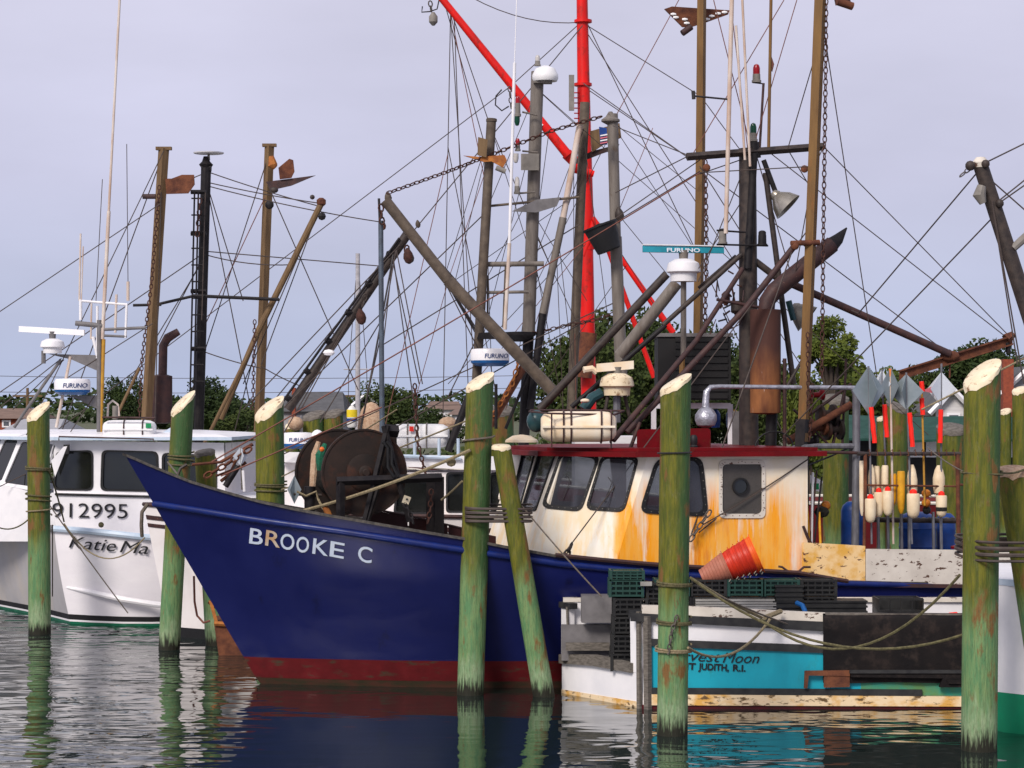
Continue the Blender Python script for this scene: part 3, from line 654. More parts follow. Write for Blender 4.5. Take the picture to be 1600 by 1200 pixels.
# ------------------------------------------------------------------ blue dragger
YAW = R(16); CA, SA = math.cos(YAW), math.sin(YAW)
OX, OY = (405 - 800) * Ywl(1068) / F, Ywl(1068)
BL = 11.0
def W(s, v, z): return Vector((OX + CA * s + SA * v, OY + SA * s - CA * v, z))
def s_at(px, v):
    k = (px - 800) / F; return (k * (OY - CA * v) - OX - SA * v) / (CA - k * SA)
def BP(px, py, v=0.0):
    s = s_at(px, v); w = W(s, v, 0); return P(px, py, w.y)
def stem(z): return -1.754 * z / 3.02 if z > 0 else -z * .9
def hbmax(z): return 1.72 + .24 * min(max(z, -1), 1.5)
def gfun(u, z):
    ue = .52 - .06 * min(max(z, 0), 3.0); e = 2.0 + .15 * max(z, 0)
    g_ = 1 - (1 - min(u / ue, 1)) ** e
    return g_ * (1 - .10 * max(0, (u - .6) / .4) ** 2)
def hb(s, z):
    u = (s - stem(z)) / (BL - stem(z)); return 0 if u <= 0 else hbmax(z) * gfun(u, z)
SHEER = [(195, 710), (240, 730), (300, 754), (400, 783), (480, 800), (550, 812), (640, 828), (720, 841), (800, 857), (880, 871), (1040, 885), (1260, 897), (1330, 911), (1800, 913)]
def z_line(u, table, v_extra=0.0):
    z = 2.4
    for _ in range(12):
        s = stem(z) + u * (BL - stem(z)); w = W(s, hbmax(z) * gfun(u, z), z); px = 800 + F * w.x / w.y
        zn = H - (interp(table, px) - HY) * w.y / F; z = .5 * z + .5 * zn
    return z
US = [0, .006, .015, .03, .045, .06, .08, .10, .13, .16, .2, .24, .28, .32, .37, .42, .47, .52, .58, .64, .7, .76, .82, .88, .94, 1.0]
ZS = [z_line(u, SHEER) for u in US]
blue = thing('fishing_boat', (OX, OY, 0), 'dark blue steel fishing boat with high raked bow and cream rust streaked wheelhouse', 'fishing boat')
def hull_strip(z0f, z1f, rows, name, m, off=0.0, ends=True):
    mb = MB()
    for side in (1, -1):
        vs = []
        for u, zs in zip(US, ZS):
            za, zb = z0f(zs), z1f(zs)
            for j in range(rows + 1):
                z = za + (zb - za) * j / rows; s = stem(z) + u * (BL - stem(z)); v = hbmax(z) * gfun(u, z)
                vs.append(W(s, side * (v + off), z))
        k = rows + 1
        mb.add(vs, [(i * k + j, (i + 1) * k + j, (i + 1) * k + j + 1, i * k + j + 1) for i in range(len(US) - 1) for j in range(rows)])
    if ends:
        a = []
        for j in range(rows + 1):
            z = z0f(ZS[-1]) + (z1f(ZS[-1]) - z0f(ZS[-1])) * j / rows; v = hbmax(z) * gfun(1, z); a.append((W(BL, v, z), W(BL, -v, z)))
        mb.add([p for q in a for p in q], [(2 * j, 2 * j + 1, 2 * j + 3, 2 * j + 2) for j in range(rows)])
    return mb.build(name, m, blue, 60)
hull_strip(lambda z: .36, lambda z: z, 12, 'hull', 'blue_paint')
hull_strip(lambda z: -.9, lambda z: .36, 5, 'bottom_paint', 'red_bottom')
hull_strip(lambda z: -.3, lambda z: .085, 2, 'waterline_scum', 'scum', .004)
# inside of the bulwark, deck, cap rail
mb = MB()
for side in (1, -1):
    vs = []
    for u, zs in zip(US, ZS):
        for z in (zs - .02, zs - .62):
            s = stem(z) + u * (BL - stem(z)); vs.append(W(s + (.06 if u < .01 else 0), side * max(0, hbmax(z) * gfun(u, z) - .05), z))
    mb.add(vs, [(2 * i, 2 * i + 1, 2 * i + 3, 2 * i + 2) for i in range(len(US) - 1)])
mb.build('bulwark_inside', 'maroon_inside', blue, 0)
mb = MB(); vs = []
for u, zs in zip(US, ZS):
    z = zs - .6; s = stem(z) + u * (BL - stem(z)); v = max(0, hbmax(z) * gfun(u, z) - .04); vs += [W(s, v, z), W(s, -v, z)]
mb.add(vs, [(2 * i, 2 * i + 1, 2 * i + 3, 2 * i + 2) for i in range(len(US) - 1)]); mb.build('deck', 'deck_grey', blue, 0)
mb = MB()
for side in (1, -1):
    vs = []
    for u, zs in zip(US, ZS):
        s = stem(zs) + u * (BL - stem(zs)); v = hbmax(zs) * gfun(u, zs)
        for dv, dz in ((.025, -.015), (.025, .02), (-.08, .02), (-.08, -.015)): vs.append(W(s - (.02 if u == 0 else 0), side * (v + dv), zs + dz))
    mb.add(vs, [(4 * i + j, 4 * i + (j + 1) % 4, 4 * i + 4 + (j + 1) % 4, 4 * i + 4 + j) for i in range(len(US) - 1) for j in range(4)])
mb.build('cap_rail', 'dark_rail', blue, 30)
# rounded rubbing strip
STRIP = [(242, 787), (320, 799), (400, 812), (530, 830), (720, 859), (880, 882), (1040, 897), (1260, 910), (1800, 925)]
mb = MB()
US2 = [u for u in US if u > .0] 
for side in (1, -1):
    pts = []
    for u in [0.001] + US2:
        z = z_line(u, STRIP); s = stem(z) + u * (BL - stem(z)); pts.append(W(s, side * (hbmax(z) * gfun(u, z) + .005), z))
    mb.path(pts, .045, 8)
mb.build('rubbing_strip', 'blue_strip', blue, 60)
mb = MB()   # shelf under the wheelhouse, brown edge
EDGE = [(u, zs) for u, zs in zip(US, ZS) if .36 < u < .76]
mb.path([W(stem(zs) + u * (BL - stem(zs)), hbmax(zs) * gfun(u, zs) + .03, zs + .015) for u, zs in EDGE], .03, 6); mb.build('deck_edge', 'rust_tube', blue)
# name on the bow
def bow_text(body, x0, y0, x1, y1, h, m, bold, name='name_lettering'):
    def surf(px, py):
        z = 1.5; s = 1
        for _ in range(25):
            v = hb(s, z); s = .5 * s + .5 * s_at(px, v); w = W(s, hb(s, z), z); z = .5 * z + .5 * (H - (py - HY) * w.y / F)
        return s, z
    s0, z0 = surf(x0, y0); s1, z1 = surf(x1, y1); su, zu = surf(x0, y0 - h)
    w = text_w(body, 1.0); k = (s1 - s0) / w; hh = zu - z0; capk = hh / .70
    def place(x, y, z):
        s = s0 + x * k; zz = z0 + (z1 - z0) * (x / w) + y * capk + 0 ; return W(s, hb(s, zz) + .006 + abs(z) * 0 + (z if z > 0 else 0), zz)
    return text(name, body, m, blue, place, 1.0, bold, 0, 1.0, .006)
for ch, x0, y0, x1, y1 in (('B', 386, 848, 406, 851), ('R', 411, 851, 433, 855), ('O', 436, 856, 457, 860), ('O', 461, 861, 480, 864), ('K', 485, 864, 508, 868), ('E', 511, 868, 532, 872), ('C', 557, 875, 578, 880)):
    bow_text(ch, x0, y0, x1, y1, 24, 'name_letter_stained' if ch == 'R' else 'name_letter', .010, 'letter')

# wheelhouse
VS = 1.90; ZT, ZB = 3.02, 1.42
sA, sB, sC = s_at(1262, VS), s_at(1013, VS), s_at(880, 1.15)
sBb = s_at(955, VS); sCb = sC - (sB - sBb)
top = [(sA, VS), (sB, VS), (sC, 1.15), (sC, -1.15), (sB, -VS), (sA, -VS)]
bot = [(sA, VS), (sBb, VS), (sCb, 1.15), (sCb, -1.15), (sBb, -VS), (sA, -VS)]
TW = [W(s, v, ZT) for s, v in top]; BW = [W(s, v, ZB) for s, v in bot]
house_ = MB(); panes = []
WIN = {1: [([(1000, 800), (1026, 717), (1096, 715), (1105, 806)][::-1], 16, 'b'), ([(1124, 720), (1194, 720), (1194, 808), (1124, 808)], 9, 'c')],
       2: [([(877, 706), (937, 713), (908, 798), (847, 792)], 12, 'b'), ([(941, 712), (998, 715), (975, 799), (916, 795)], 12, 'b')],
       3: [([(818, 704), (838, 703), (812, 797), (797, 794)], 3, 'b'), ([(844, 704), (870, 705), (838, 797), (815, 797)], 3, 'b')]}
def shrink(pts, k, c=None):
    c = c or sum(pts, Vector()) / len(pts); return [c + (p - c) * k for p in pts]
for i in range(6):
    j = (i + 1) % 6
    a, b, c, d = BW[i], BW[j], TW[j], TW[i]
    n = (b - a).cross(d - a).normalized()
    ctr = (a + b + c + d) / 4; hc = sum(TW, Vector()) / 6
    if n.dot(ctr - Vector((hc.x, hc.y, ctr.z))) < 0: n = -n
    # the quad is nearly planar
    holes = []
    if i in (0, 1, 2):
        for cor, r, kind in WIN[i + 1]:
            poly = [on_plane(p.x, p.y, ctr, n) for p in rquad(cor, r)]
            holes.append(poly); panes.append((poly, n, kind, i))
    proj = [p - n * (p - ctr).dot(n) for p in (a, b, c, d)]
    if i in (3, 4):
        for poly_, n_, kind_, i_ in [q for q in panes if q[3] == (1 if i == 3 else 0)]:
            mp_ = []
            for p in poly_:
                dx, dy = p.x - OX, p.y - OY; s_, v_ = CA * dx + SA * dy, SA * dx - CA * dy; mp_.append(W(s_, -v_, p.z))
            holes.append(mp_)
    if i in (0, 1, 2, 3, 4):
        w_ = wall_with_holes(proj, holes, n, .05); house_.add(w_.v, w_.f)
    else: house_.hexa([p - n * .05 for p in (a, b)] + [b, a] + [d - n * .05, c - n * .05, c, d]) if False else house_.add([a, b, c, d, a - n * .05, b - n * .05, c - n * .05, d - n * .05], [(0, 1, 2, 3), (7, 6, 5, 4)])
wh = house_.build('wheelhouse', 'wheelhouse_paint', blue, 20)
for poly, n, kind, i in panes:
    fr = MB().ring(shrink(poly, 1.035), shrink(poly, .90 if kind == 'b' else .88), n * .018)
    f = fr.build('window', 'black_rubber' if kind == 'b' else 'offwhite_chipped', wh, 20)
    MB().prism([p - n * .012 for p in shrink(poly, .96)], n * .006).build('pane', 'glass_blue' if kind == 'b' else 'glass_grey', f, 0)
    # frame bolts
    bo = MB(); pts = shrink(poly, .965 if kind == 'b' else .945)
    seg = [(q, pts[(k + 1) % len(pts)]) for k, q in enumerate(pts)]; tot = sum((y_ - x_).length for x_, y_ in seg); m_ = 26; acc = 0; nxt = 0
    for x_, y_ in seg:
        l = (y_ - x_).length
        while nxt < acc + l and l > 1e-6:
            bo.ball(x_.lerp(y_, (nxt - acc) / l) + n * .018, .007, 6); nxt += tot / m_
        acc += l
    bo.build('frame_bolts', 'lamp_grey' if kind == 'b' else 'rust', f)
    if kind == 'c':
        c = on_plane(1157, 760, poly[0], n); rr = .115
        MB().lathe(c - n * .004, n, [(rr, 0), (rr, .03), (rr * .78, .03), (rr * .78, .005)], 24).build('clear_view_ring', 'black_rubber', f)
        MB().lathe(c - n * .002, n, [(rr * .76, 0), (rr * .76, .008)], 24).build('clear_view_pane', 'glass_dark', f)
    if i == 1:     # wipers and the loose wire inside the glass
        cc = sum(poly, Vector()) / len(poly); MB().path([poly[0] * .3 + cc * .7 + n * .03, cc + n * .03, cc - Vector((.1, 0, .25)) + n * .03], .006, 5).build('wiper', 'wire_dark', f)
# inside the wheelhouse, seen dimly through the panes
MB().box(W(5.6, 0, ZB + .25), (2.6, 3.0, .04), rz=YAW).build('wheelhouse_floor', 'maroon_inside', wh, 0)
MB().box(W(4.35, 0, 1.95), (.5, 2.4, .5), rz=YAW).build('console', 'bracket_grey', wh, 0)
MB().box(W(4.6, .7, 2.28), (.10, .35, .28), rz=YAW).build('screen', 'glass_dark', wh, 0); MB().box(W(4.55, -.3, 2.28), (.10, .40, .26), rz=YAW).build('screen', 'crate_grey', wh, 0)
MB().box(W(5.4, .5, 2.05), (.45, .5, .1), rz=YAW).build('helm_chair', 'black_rubber', wh, 0); MB().box(W(5.65, .5, 2.35), (.1, .45, .55), rz=YAW).build('helm_chair', 'black_rubber', wh, 0)
MB().box(W(6.95, .2, 2.2), (.06, 3.2, 1.5), rz=YAW).build('inner_wall', 'crate_grey', wh, 0)
# roof
def off(poly, d):
    c = sum((Vector(p) for p in poly), Vector((0, 0))) / len(poly); return [tuple(Vector(p) + (Vector(p) - c).normalized() * d) for p in poly]
sR = s_at(1290, 2.05)
rp = [(sR, 2.1), (s_at(993, 2.1), 2.1), (s_at(772, -.6) + .15, 1.0), (s_at(772, -.6) + .05, -.6), (sB - .3, -2.1), (sR, -2.1)]
MB().prism([W(s, v, ZT - .03) for s, v in rp], (0, 0, .065)).build('roof', 'roof_red', blue, 20)
MB().prism([W(s, v, ZT + .037) for s, v in [(a_ * .94 + .06 * 6.0, b_ * .93) for a_, b_ in rp]], (0, 0, .045)).build('roof_top', 'roof_red', blue, 20)
# handrail-like white rust line at the roof's rear corner, nav light boards
def board(corners, r, v, th, name, m, parent, n_=4):
    pts = [BP(p.x, p.y, v) for p in rquad(corners, r, n_)]; return MB().prism(pts, (-SA * th * -1, CA * th, 0)).build(name, m, parent, 0)
board([(995, 671), (1110, 669), (1110, 702), (995, 702)], 7, 1.3, .03, 'light_board', 'roof_red', blue)
MB().lathe(BP(1084, 702, 1.42), (0, 0, 1), [(.05, 0), (.055, .04), (.04, .06), (.05, .1), (.05, .16), (.03, .19)], 14).build('side_light', 'black_rubber', blue)
# bulwark planks aft of the wheelhouse
def side_px(pts, v, th, name, m, parent=blue, bump_=0):
    q = [BP(x_, y_, v) for x_, y_ in pts]; return MB().prism(q, (-SA * th, CA * th, 0)).build(name, m, parent, 0)
side_px([(1256, 848), (1300, 850), (1352, 853), (1352, 911), (1318, 910), (1285, 902), (1256, 896)], 2.0, .07, 'bulwark_panel', 'cream_rust')
side_px([(1353, 858), (1560, 860), (1760, 862), (1760, 915), (1560, 914), (1353, 911)], 2.0, .07, 'bulwark_panel', 'offwhite_chipped')
side_px([(1256, 897), (1285, 903), (1318, 911), (1760, 916), (1760, 921), (1318, 917), (1256, 905)], 2.03, .12, 'rusty_ledge', 'rust_tube')
# mooring horn cleat on the rail
MB().path([BP(1216, 885, 2.08), BP(1222, 886, 2.1), BP(1232, 893, 2.1), BP(1248, 893, 2.1), BP(1256, 886, 2.1), BP(1266, 886, 2.08)], .016, 6).build('cleat', 'rust_tube', blue)
# vertical ribs inside the shaded hull side under the ledge
for xx in (1282, 1300, 1322, 1342, 1362, 1388): 
    MB().tube(BP(xx, 914, 1.93), BP(xx, 1000, 1.90), .022, n=6).build('hull_rib', 'blue_strip', blue)

def bar(x0, y0, x1, y1, wpx, m, v0=0.0, v1=None, name='boom', parent=None, w1=None, n=12):
    v1 = v0 if v1 is None else v1; a, b = BP(x0, y0, v0), BP(x1, y1, v1); k = a.y / F / 2
    return MB().tube(a, b, wpx * k, (w1 or wpx) * k, n).build(name, m, parent or blue)
ANCH = [(909, -30, 921, 700), (690, 0, 888, 243), (840, 112, 815, 680), (768, 185, 742, 640), (914, 160, 893, 640), (957, 178, 972, 620), (906, 195, 828, 640), (602, 313, 870, 618), (637, 365, 450, 640), (595, 345, 597, 690),
        (256, 232, 226, 700), (421, 228, 402, 730), (322, 262, 309, 720), (502, 318, 345, 655), (208, 477, 436, 468), (1097, -60, 1090, 560), (1284, -60, 1254, 690), (1168, 232, 1170, 700), (1073, 245, 1287, 229), (1222, 437, 1484, 553), (1405, 585, 1582, 530), (1532, 258, 1700, 780), (926, 340, 1052, 520), (843, 640, 1042, 428), (1165, 482, 1240, 386)]
def near_anchor(x, y):
    best = (1e9, x, y)
    for a, b, c, d in ANCH:
        t = max(0, min(1, ((x - a) * (c - a) + (y - b) * (d - b)) / ((c - a) ** 2 + (d - b) ** 2))); X, Y_ = a + (c - a) * t, b + (d - b) * t
        r = math.hypot(X - x, Y_ - y)
        if r < best[0]: best = (r, X, Y_)
    return best
def snap_line(d):
    """stays end on a spar, or run down to the deck"""
    x0, y0, x1, y1 = d[:4]; sw = y0 > y1
    if sw: x0, y0, x1, y1 = x1, y1, x0, y0
    if 5 < y0 < 640 and 0 < x0 < 1600:
        r, X, Y_ = near_anchor(x0, y0)
        if r < 60: x0, y0 = X, Y_
    if y1 < 600 and 0 < x1 < 1590:
        r, X, Y_ = near_anchor(x1, y1)
        if r < 40: x1, y1 = X, Y_
        elif y1 - y0 > 30: k = (680 - y0) / (y1 - y0); x1, y1 = x0 + (x1 - x0) * k, 680
    q = (x1, y1, x0, y0) if sw else (x0, y0, x1, y1)
    return q + tuple(d[4:])
def lines(parent, pt, data, m='wire', r=.011, name='rigging_line', n=5):
    """data: tuples x0,y0,x1,y1[,sag px[,v0,v1]]"""
    for d in data:
        d = snap_line(d); sg = d[4] if len(d) > 4 else 0; v0, v1 = (d[5], d[6]) if len(d) > 6 else (0, 0)
        a, b = pt(d[0], d[1], v0), pt(d[2], d[3], v1)
        pts = sag(a, b, sg * a.y / F, 8) if sg else [a, b]
        MB().path(pts, r, n).build(name, m, parent)
# centre mast and its crossbeam
bar(1168, 232, 1170, 700, 27, 'dark_tube', name='mast', w1=31)
bar(1178, 240, 1168, 420, 12, 'black_tube', .12, name='mast_brace')
mb = MB(); a, b = BP(1073, 245, .1), BP(1287, 229, .1); d_ = (b - a)
mb.path([a, b], .055, 4); mb.build('crossbeam', 'dark_tube', blue, 0)
MB().tube(BP(1178, 246, .05), BP(1178, 222, .05), .10, .07).build('mast_cap', 'black_tube', blue)
def lamp(px, py0, py1, wpx, v, glass, base='lamp_grey', parent=blue, pt=None, frac=.55, name='lamp'):
    pt = pt or BP; a = pt(px, py1, v); b = pt(px, py0, v); h = (b - a).length; r = wpx * a.y / F / 2
    o = MB().lathe(a, (0, 0, 1), [(r * 1.15, 0), (r * 1.15, h * .12), (r * .95, h * .14), (r * .9, h * (1 - frac))], 14).build(name, base, parent)
    MB().lathe(a + Vector((0, 0, h * (1 - frac))), (0, 0, 1), [(r * .85, 0), (r * .85, h * frac * .6), (r * .6, h * frac * .9), (r * .2, h * frac)], 14).build('lens', glass, o)
    return o
lamp(1177, 192, 221, 12, .05, 'lamp_green'); lamp(1182, 100, 129, 13, .05, 'lamp_red')
bar(1193, 130, 1187, 232, 4, 'rust_tube', .05, name='lamp_post'); bar(1176, 129, 1193, 131, 2, 'dark_tube', .05, name='lamp_bracket')
lamp(1129, 357, 381, 13, .2, 'black_tube', 'lamp_grey', frac=.2); lamp(1191, 360, 384, 14, .2, 'black_tube', 'black_tube', frac=.3)
bar(1120, 382, 1200, 384, 3, 'black_tube', .2, name='lamp_bracket'); bar(1120, 360, 1165, 363, 3, 'black_tube', .2, name='lamp_bracket')
# floodlights
def flood(cx, cy, ax, ay, L, r0, r1, m, v, nm='floodlight'):
    a = BP(cx, cy, v); d = (BP(ax, ay, v) - a); d = d.normalized() + Vector((0, -.35, 0)); k = a.y / F
    o = MB().lathe(a, d, [(r0 * k * .6, -8 * k), (r0 * k, -2 * k), (r0 * k, 0), (r1 * k * .75, L * k * .45), (r1 * k, L * k), (r1 * k * .93, L * k - .01), (r1 * k * .5, L * k * .5), (.01, L * k * .4)], 20).build(nm, m, blue)
    return o
flood(1213, 306, 1236, 330, 26, 9, 25, 'lamp_tin', .3); flood(1243, 484, 1262, 500, 24, 12, 24, 'lamp_grey', -.3)
bar(1193, 250, 1214, 306, 8, 'black_tube', .2, name='lamp_bracket'); bar(1232, 470, 1240, 500, 10, 'buoy_dark', -.1, name='lamp_bracket')
bar(1196, 270, 1222, 470, 9, 'dark_tube', .15, name='mast_brace'); bar(1222, 470, 1240, 600, 9, 'dark_tube', .15, name='mast_brace')
# raised outriggers
bar(1097, -60, 1094, 300, 15, 'brown_post', -1.5, name='outrigger', n=4, w1=16); bar(1094, 300, 1090, 560, 16, 'brown_post', -1.5, name='outrigger', n=4, w1=16)
bar(1284, -60, 1254, 690, 20, 'brown_post', 1.0, name='outrigger', n=4, w1=18)
MB().tube(BP(1254, 655, 1.0), BP(1251, 705, 1.0), .10, .09, 4).build('outrigger_foot', 'black_tube', blue, 0)
mb = MB().chain([BP(1291, -20, 1.0), BP(1290, 120, 1.0), BP(1287, 330, 1.0), BP(1284, 590, 1.0)], .009, .10, .055); mb.build('chain', 'chain_rust', blue)
mb = MB().chain([BP(1102, 250, -1.3), BP(1104, 400, -1.3), BP(1101, 525, -1.3)], .010, .10, .06); mb.build('chain', 'chain_rust', blue)
mb = MB().chain([BP(1262, 520, 1.2), BP(1263, 640, 1.2)], .008, .08, .05); mb.build('chain', 'chain_rust', blue)
mb = MB().chain([BP(1270, 600, 1.0), BP(1264, 690, 1.0)], .008, .08, .05); mb.build('chain', 'chain_rust', blue)
for (x_, y_) in ((1104, 262), (1257, 264)): MB().ball(BP(x_, y_, .2), .055, 10, (1, .6, 1)).build('pulley_block', 'rust', blue)
# stack
a = BP(1196, 645, .45); b = BP(1196, 484, .45); r = 24 * a.y / F
MB().lathe(a, b - a, [(r * .5, -.02), (r, 0), (r, (b - a).length), (r * .5, (b - a).length + .01)], 26).build('exhaust_muffler', 'stack_rust', blue)
bp_ = [BP(1197, 490, .45), BP(1199, 470, .45), BP(1210, 455, .45), BP(1240, 430, .45), BP(1300, 382, .45)]
MB().path(bp_, [13 * r / 24, 13 * r / 24, 14 * r / 24, 14 * r / 24, 13.5 * r / 24], 16).build('exhaust_pipe', 'rust_tube', blue)
tipc = BP(1294, 387, .45); tn = BP(1323, 356, .45); MB().path([tipc, BP(1310, 373, .45), tn], [13.5 * r / 24, 9 * r / 24, 1.2 * r / 24], 14).build('exhaust_tip', 'black_tube', blue)
bar(1206, 646, 1204, 700, 18, 'black_tube', .45, name='exhaust_riser'); bar(1226, 560, 1226, 705, 6, 'rust_tube', .6, name='mast_brace')
bar(1206, 484, 1120, 468, 5, 'rust_tube', .4, name='stack_bracket'); bar(1226, 610, 1255, 560, 5, 'dark_tube', .6, name='stack_bracket')
# booms crossing above the roof
for q_ in ((843, 640, 1042, 428, 13, 'dark_tube', -.5, .2), (893, 636, 1040, 508, 8, 'black_tube', -.2, 0), (1036, 508, 1158, 398, 8, 'dark_tube', 0, .1), (968, 556, 1058, 442, 19, 'grey_mast', -1.6, -1.2),
           (958, 688, 1090, 530, 9, 'rust_tube', 1.2, .6), (1088, 532, 1160, 420, 8, 'rust_tube', .6, .2), (980, 676, 1165, 482, 10, 'rust_tube', .9, .8), (1165, 482, 1240, 386, 10, 'rust_tube', .8, 1.0),
           (1180, 408, 1222, 440, 11, 'dark_tube', 0, .1), (1222, 437, 1484, 553, 12, 'rust_tube', .1, .3), (1000, 660, 985, 700, 6, 'rust_tube', 1.1, 1.1), (1150, 400, 1092, 450, 6, 'dark_tube', 0, -.4), (1230, 690, 1330, 632, 12, 'rust', -.6, -.6)):
    bar(*q_[:6], q_[6], q_[7])
MB().ball(BP(1242, 384, 1.05), .06, 10).build('flange', 'rust', blue); MB().tube(BP(1236, 380, 1.05), BP(1280, 379, 1.05), .035, .04).build('outrigger_bracket', 'rust', blue)
MB().lathe(BP(996, 478, -.2), BP(1042, 428, .2) - BP(843, 640, -.5), [(.062, -.02), (.062, .02)], 12).build('clamp', 'rust_tube', blue)
# rusty beam at right, hung by a wire
mb = MB(); a, b = BP(1405, 585, .2), BP(1582, 530, .2); up = Vector((.0, 0, 1))
for dz, t_ in ((.06, .022), (-.06, .022)): mb.hexa([a + Vector((0, -.06, dz - t_)), b + Vector((0, -.06, dz - t_)), b + Vector((0, .06, dz - t_)), a + Vector((0, .06, dz - t_)), a + Vector((0, -.06, dz)), b + Vector((0, -.06, dz)), b + Vector((0, .06, dz)), a + Vector((0, .06, dz))])
mb.hexa([a + Vector((0, -.012, -.07)), b + Vector((0, -.012, -.07)), b + Vector((0, .012, -.07)), a + Vector((0, .012, -.07)), a + Vector((0, -.012, .05)), b + Vector((0, -.012, .05)), b + Vector((0, .012, .05)), a + Vector((0, .012, .05))])
mb.build('gantry_beam', 'rust', blue, 0)
MB().ball(BP(1484, 556, .25), .13, 12, (1.1, .5, .6)).build('beam_hinge', 'rust', blue)
MB().tube(BP(1572, 530, .2), BP(1583, 522, .2), .09, .05, 5).build('beam_end', 'rust', blue); bar(1574, 535, 1576, 552, 8, 'black_tube', .2, name='beam_hook')
bar(1484, 560, 1484, 590, 3, 'rust', .2, name='beam_hook')
# silver rail and grey posts behind the wheelhouse
MB().path([BP(1102, 636, 1.0), BP(1104, 612, 1.0), BP(1110, 605, 1.0), BP(1125, 604, 1.0), BP(1335, 606, 1.0)], [.05, .045, .034, .03, .03], 12).build('silver_pipe', 'silver', blue)
MB().lathe(BP(1103, 668, 1.0), (0, 0, 1), [(.05, 0), (.12, .03), (.148, .10), (.145, .17), (.10, .24), (.05, .27), (.045, .34)], 22).build('foil_bulb', 'silver', blue)
MB().path([BP(1335, 606, 1.5), BP(1338, 616, 1.5), BP(1338, 700, 1.5), BP(1336, 862, 1.5)], .052, 12).build('grey_post', 'galv', blue)
MB().path([BP(1240, 700, .8), BP(1280, 697, 1.5), BP(1336, 697, 1.5)], .036, 8).build('grey_rail', 'galv', blue)
bar(1270, 706, 1350, 708, 5, 'rust_tube', 1.6, name='rail')
# radars on the roof
def open_radar(parent, pt, v, bar_px, dome, foot, ped, m1, m2, label=None, word=None, wordm=None, barm=None, wpx=None):
    x0, y0, x1, y1, hp = bar_px; a, b = pt(x0, y0, v), pt(x1, y1, v); k = a.y / F; r = hp * k / 2
    up = Vector((0, 0, 1)); d = (b - a).normalized(); n = Vector((0, -1, 0))
    o = MB().hexa([a - up * r + n * r, b - up * r + n * r, b - up * r - n * r, a - up * r - n * r, a + up * r + n * r * .6, b + up * r + n * r * .6, b + up * r - n * r, a + up * r - n * r]).build('radar_antenna', barm or m1, parent, 0)
    dx, dy0, dy1, dw = dome; c = pt(dx, dy1, v); h = (dy1 - dy0) * k; R_ = dw / 2 * k
    MB().lathe(c, up, [(R_ * .75, 0), (R_ * .78, h * .35), (R_ * 1.0, h * .42), (R_ * 1.0, h * .50), (R_ * .9, h * .8), (R_ * .5, h * .98), (R_ * .2, h)], 24).build('radar_gearbox', m1, parent)
    MB().lathe(pt(dx, dy0 + 1, v), up, [(R_ * .25, -.01), (R_ * .3, (dy0 - (y0 + y1) / 2) * k)], 12).build('radar_neck', m2, parent)
    for q_ in foot: MB().tube(pt(q_[0], q_[1], v), pt(q_[2], q_[3], v), q_[4] * k / 2, n=8).build(ped, q_[5], parent)
    return o
open_radar(blue, BP, -.3, (1004, 389, 1131, 391, 10), (1068, 404, 440, 54), [(1068, 438, 1068, 560, 9, 'grey_mast'), (1066, 560, 1062, 690, 9, 'brown_post')], 'radar_post', 'white_paint', 'grey_mast', barm='radar_teal')
text_px('radar_lettering', 'FURUNO', 'white_letter', blue, 1041, 393.5, 1092, 394, 6, (BP(1066, 390, -.3) + Vector((SA, -CA, 0)) * .05, Vector((SA, -CA, 0))), .02)
MB().box(BP(1067, 383.5, -.3), (132 * BP(1067, 384, -.3).y / F, .09, .015), rz=YAW).build('radar_lid', 'white_paint', blue, 0)
open_radar(blue, BP, .2, (932, 575, 990, 570, 13), (964, 583, 618, 54), [(950, 618, 940, 672, 6, 'dark_tube'), (976, 618, 990, 680, 6, 'dark_tube'), (964, 618, 964, 660, 12, 'galv')], 'radar_leg', 'cream', 'lamp_grey', barm='raft_cream')
MB().path([BP(912, 578, .1), BP(925, 576, .1), BP(932, 582, .1)], .045, 8).build('horn', 'raft_cream', blue)
MB().path([BP(912, 640, .1), BP(925, 622, .1), BP(940, 614, .1)], .075, 10).build('duct', 'buoy_dark', blue)
MB().ball(BP(914, 626, .3), .05, 10, (1.3, 1, .6)).build('small_antenna', 'raft_cream', blue)
MB().lathe(BP(815, 691, 1.0), (0, 0, 1), [(.22, 0), (.21, .03), (.12, .085), (.02, .10)], 22).build('roof_vent', 'raft_cream', blue)
# dark box tank on a white frame
tank = MB(); c0, c1 = BP(1028, 525, -.9), BP(1139, 625, -.9); wd = c1.x - c0.x
tank.box(((c0.x + c1.x) / 2, c0.y + .4, (c0.z + c1.z) / 2), (wd, .8, c0.z - c1.z))
tk = tank.build('tank', 'tank_black', blue, 0)
for k in range(9):
    zz = c1.z + (c0.z - c1.z) * (k + .5) / 9; MB().box(((c0.x + c1.x) / 2 + .1, c0.y - .012, zz), (wd * .72, .02, (c0.z - c1.z) / 15)).build('rib', 'tank_black', tk, 0)
MB().box(((c0.x + c1.x) / 2, c0.y + .4, c0.z + .015), (wd + .06, .86, .05)).build('lid', 'bracket_grey', tk, 0)
fr = MB()
for xx in (1022, 1142): fr.box(BP(xx, 665, -.9) + Vector((0, .1, 0)), (.07, .07, .62))
fr.box(BP(1082, 634, -.9) + Vector((0, .1, 0)), (1.1, .1, .08)); fr.build('tank_frame', 'white_paint', blue, 0)
MB().box(BP(1150, 670, -.6), (.1, .1, .5)).build('grey_board', 'bracket_grey', blue, 0)
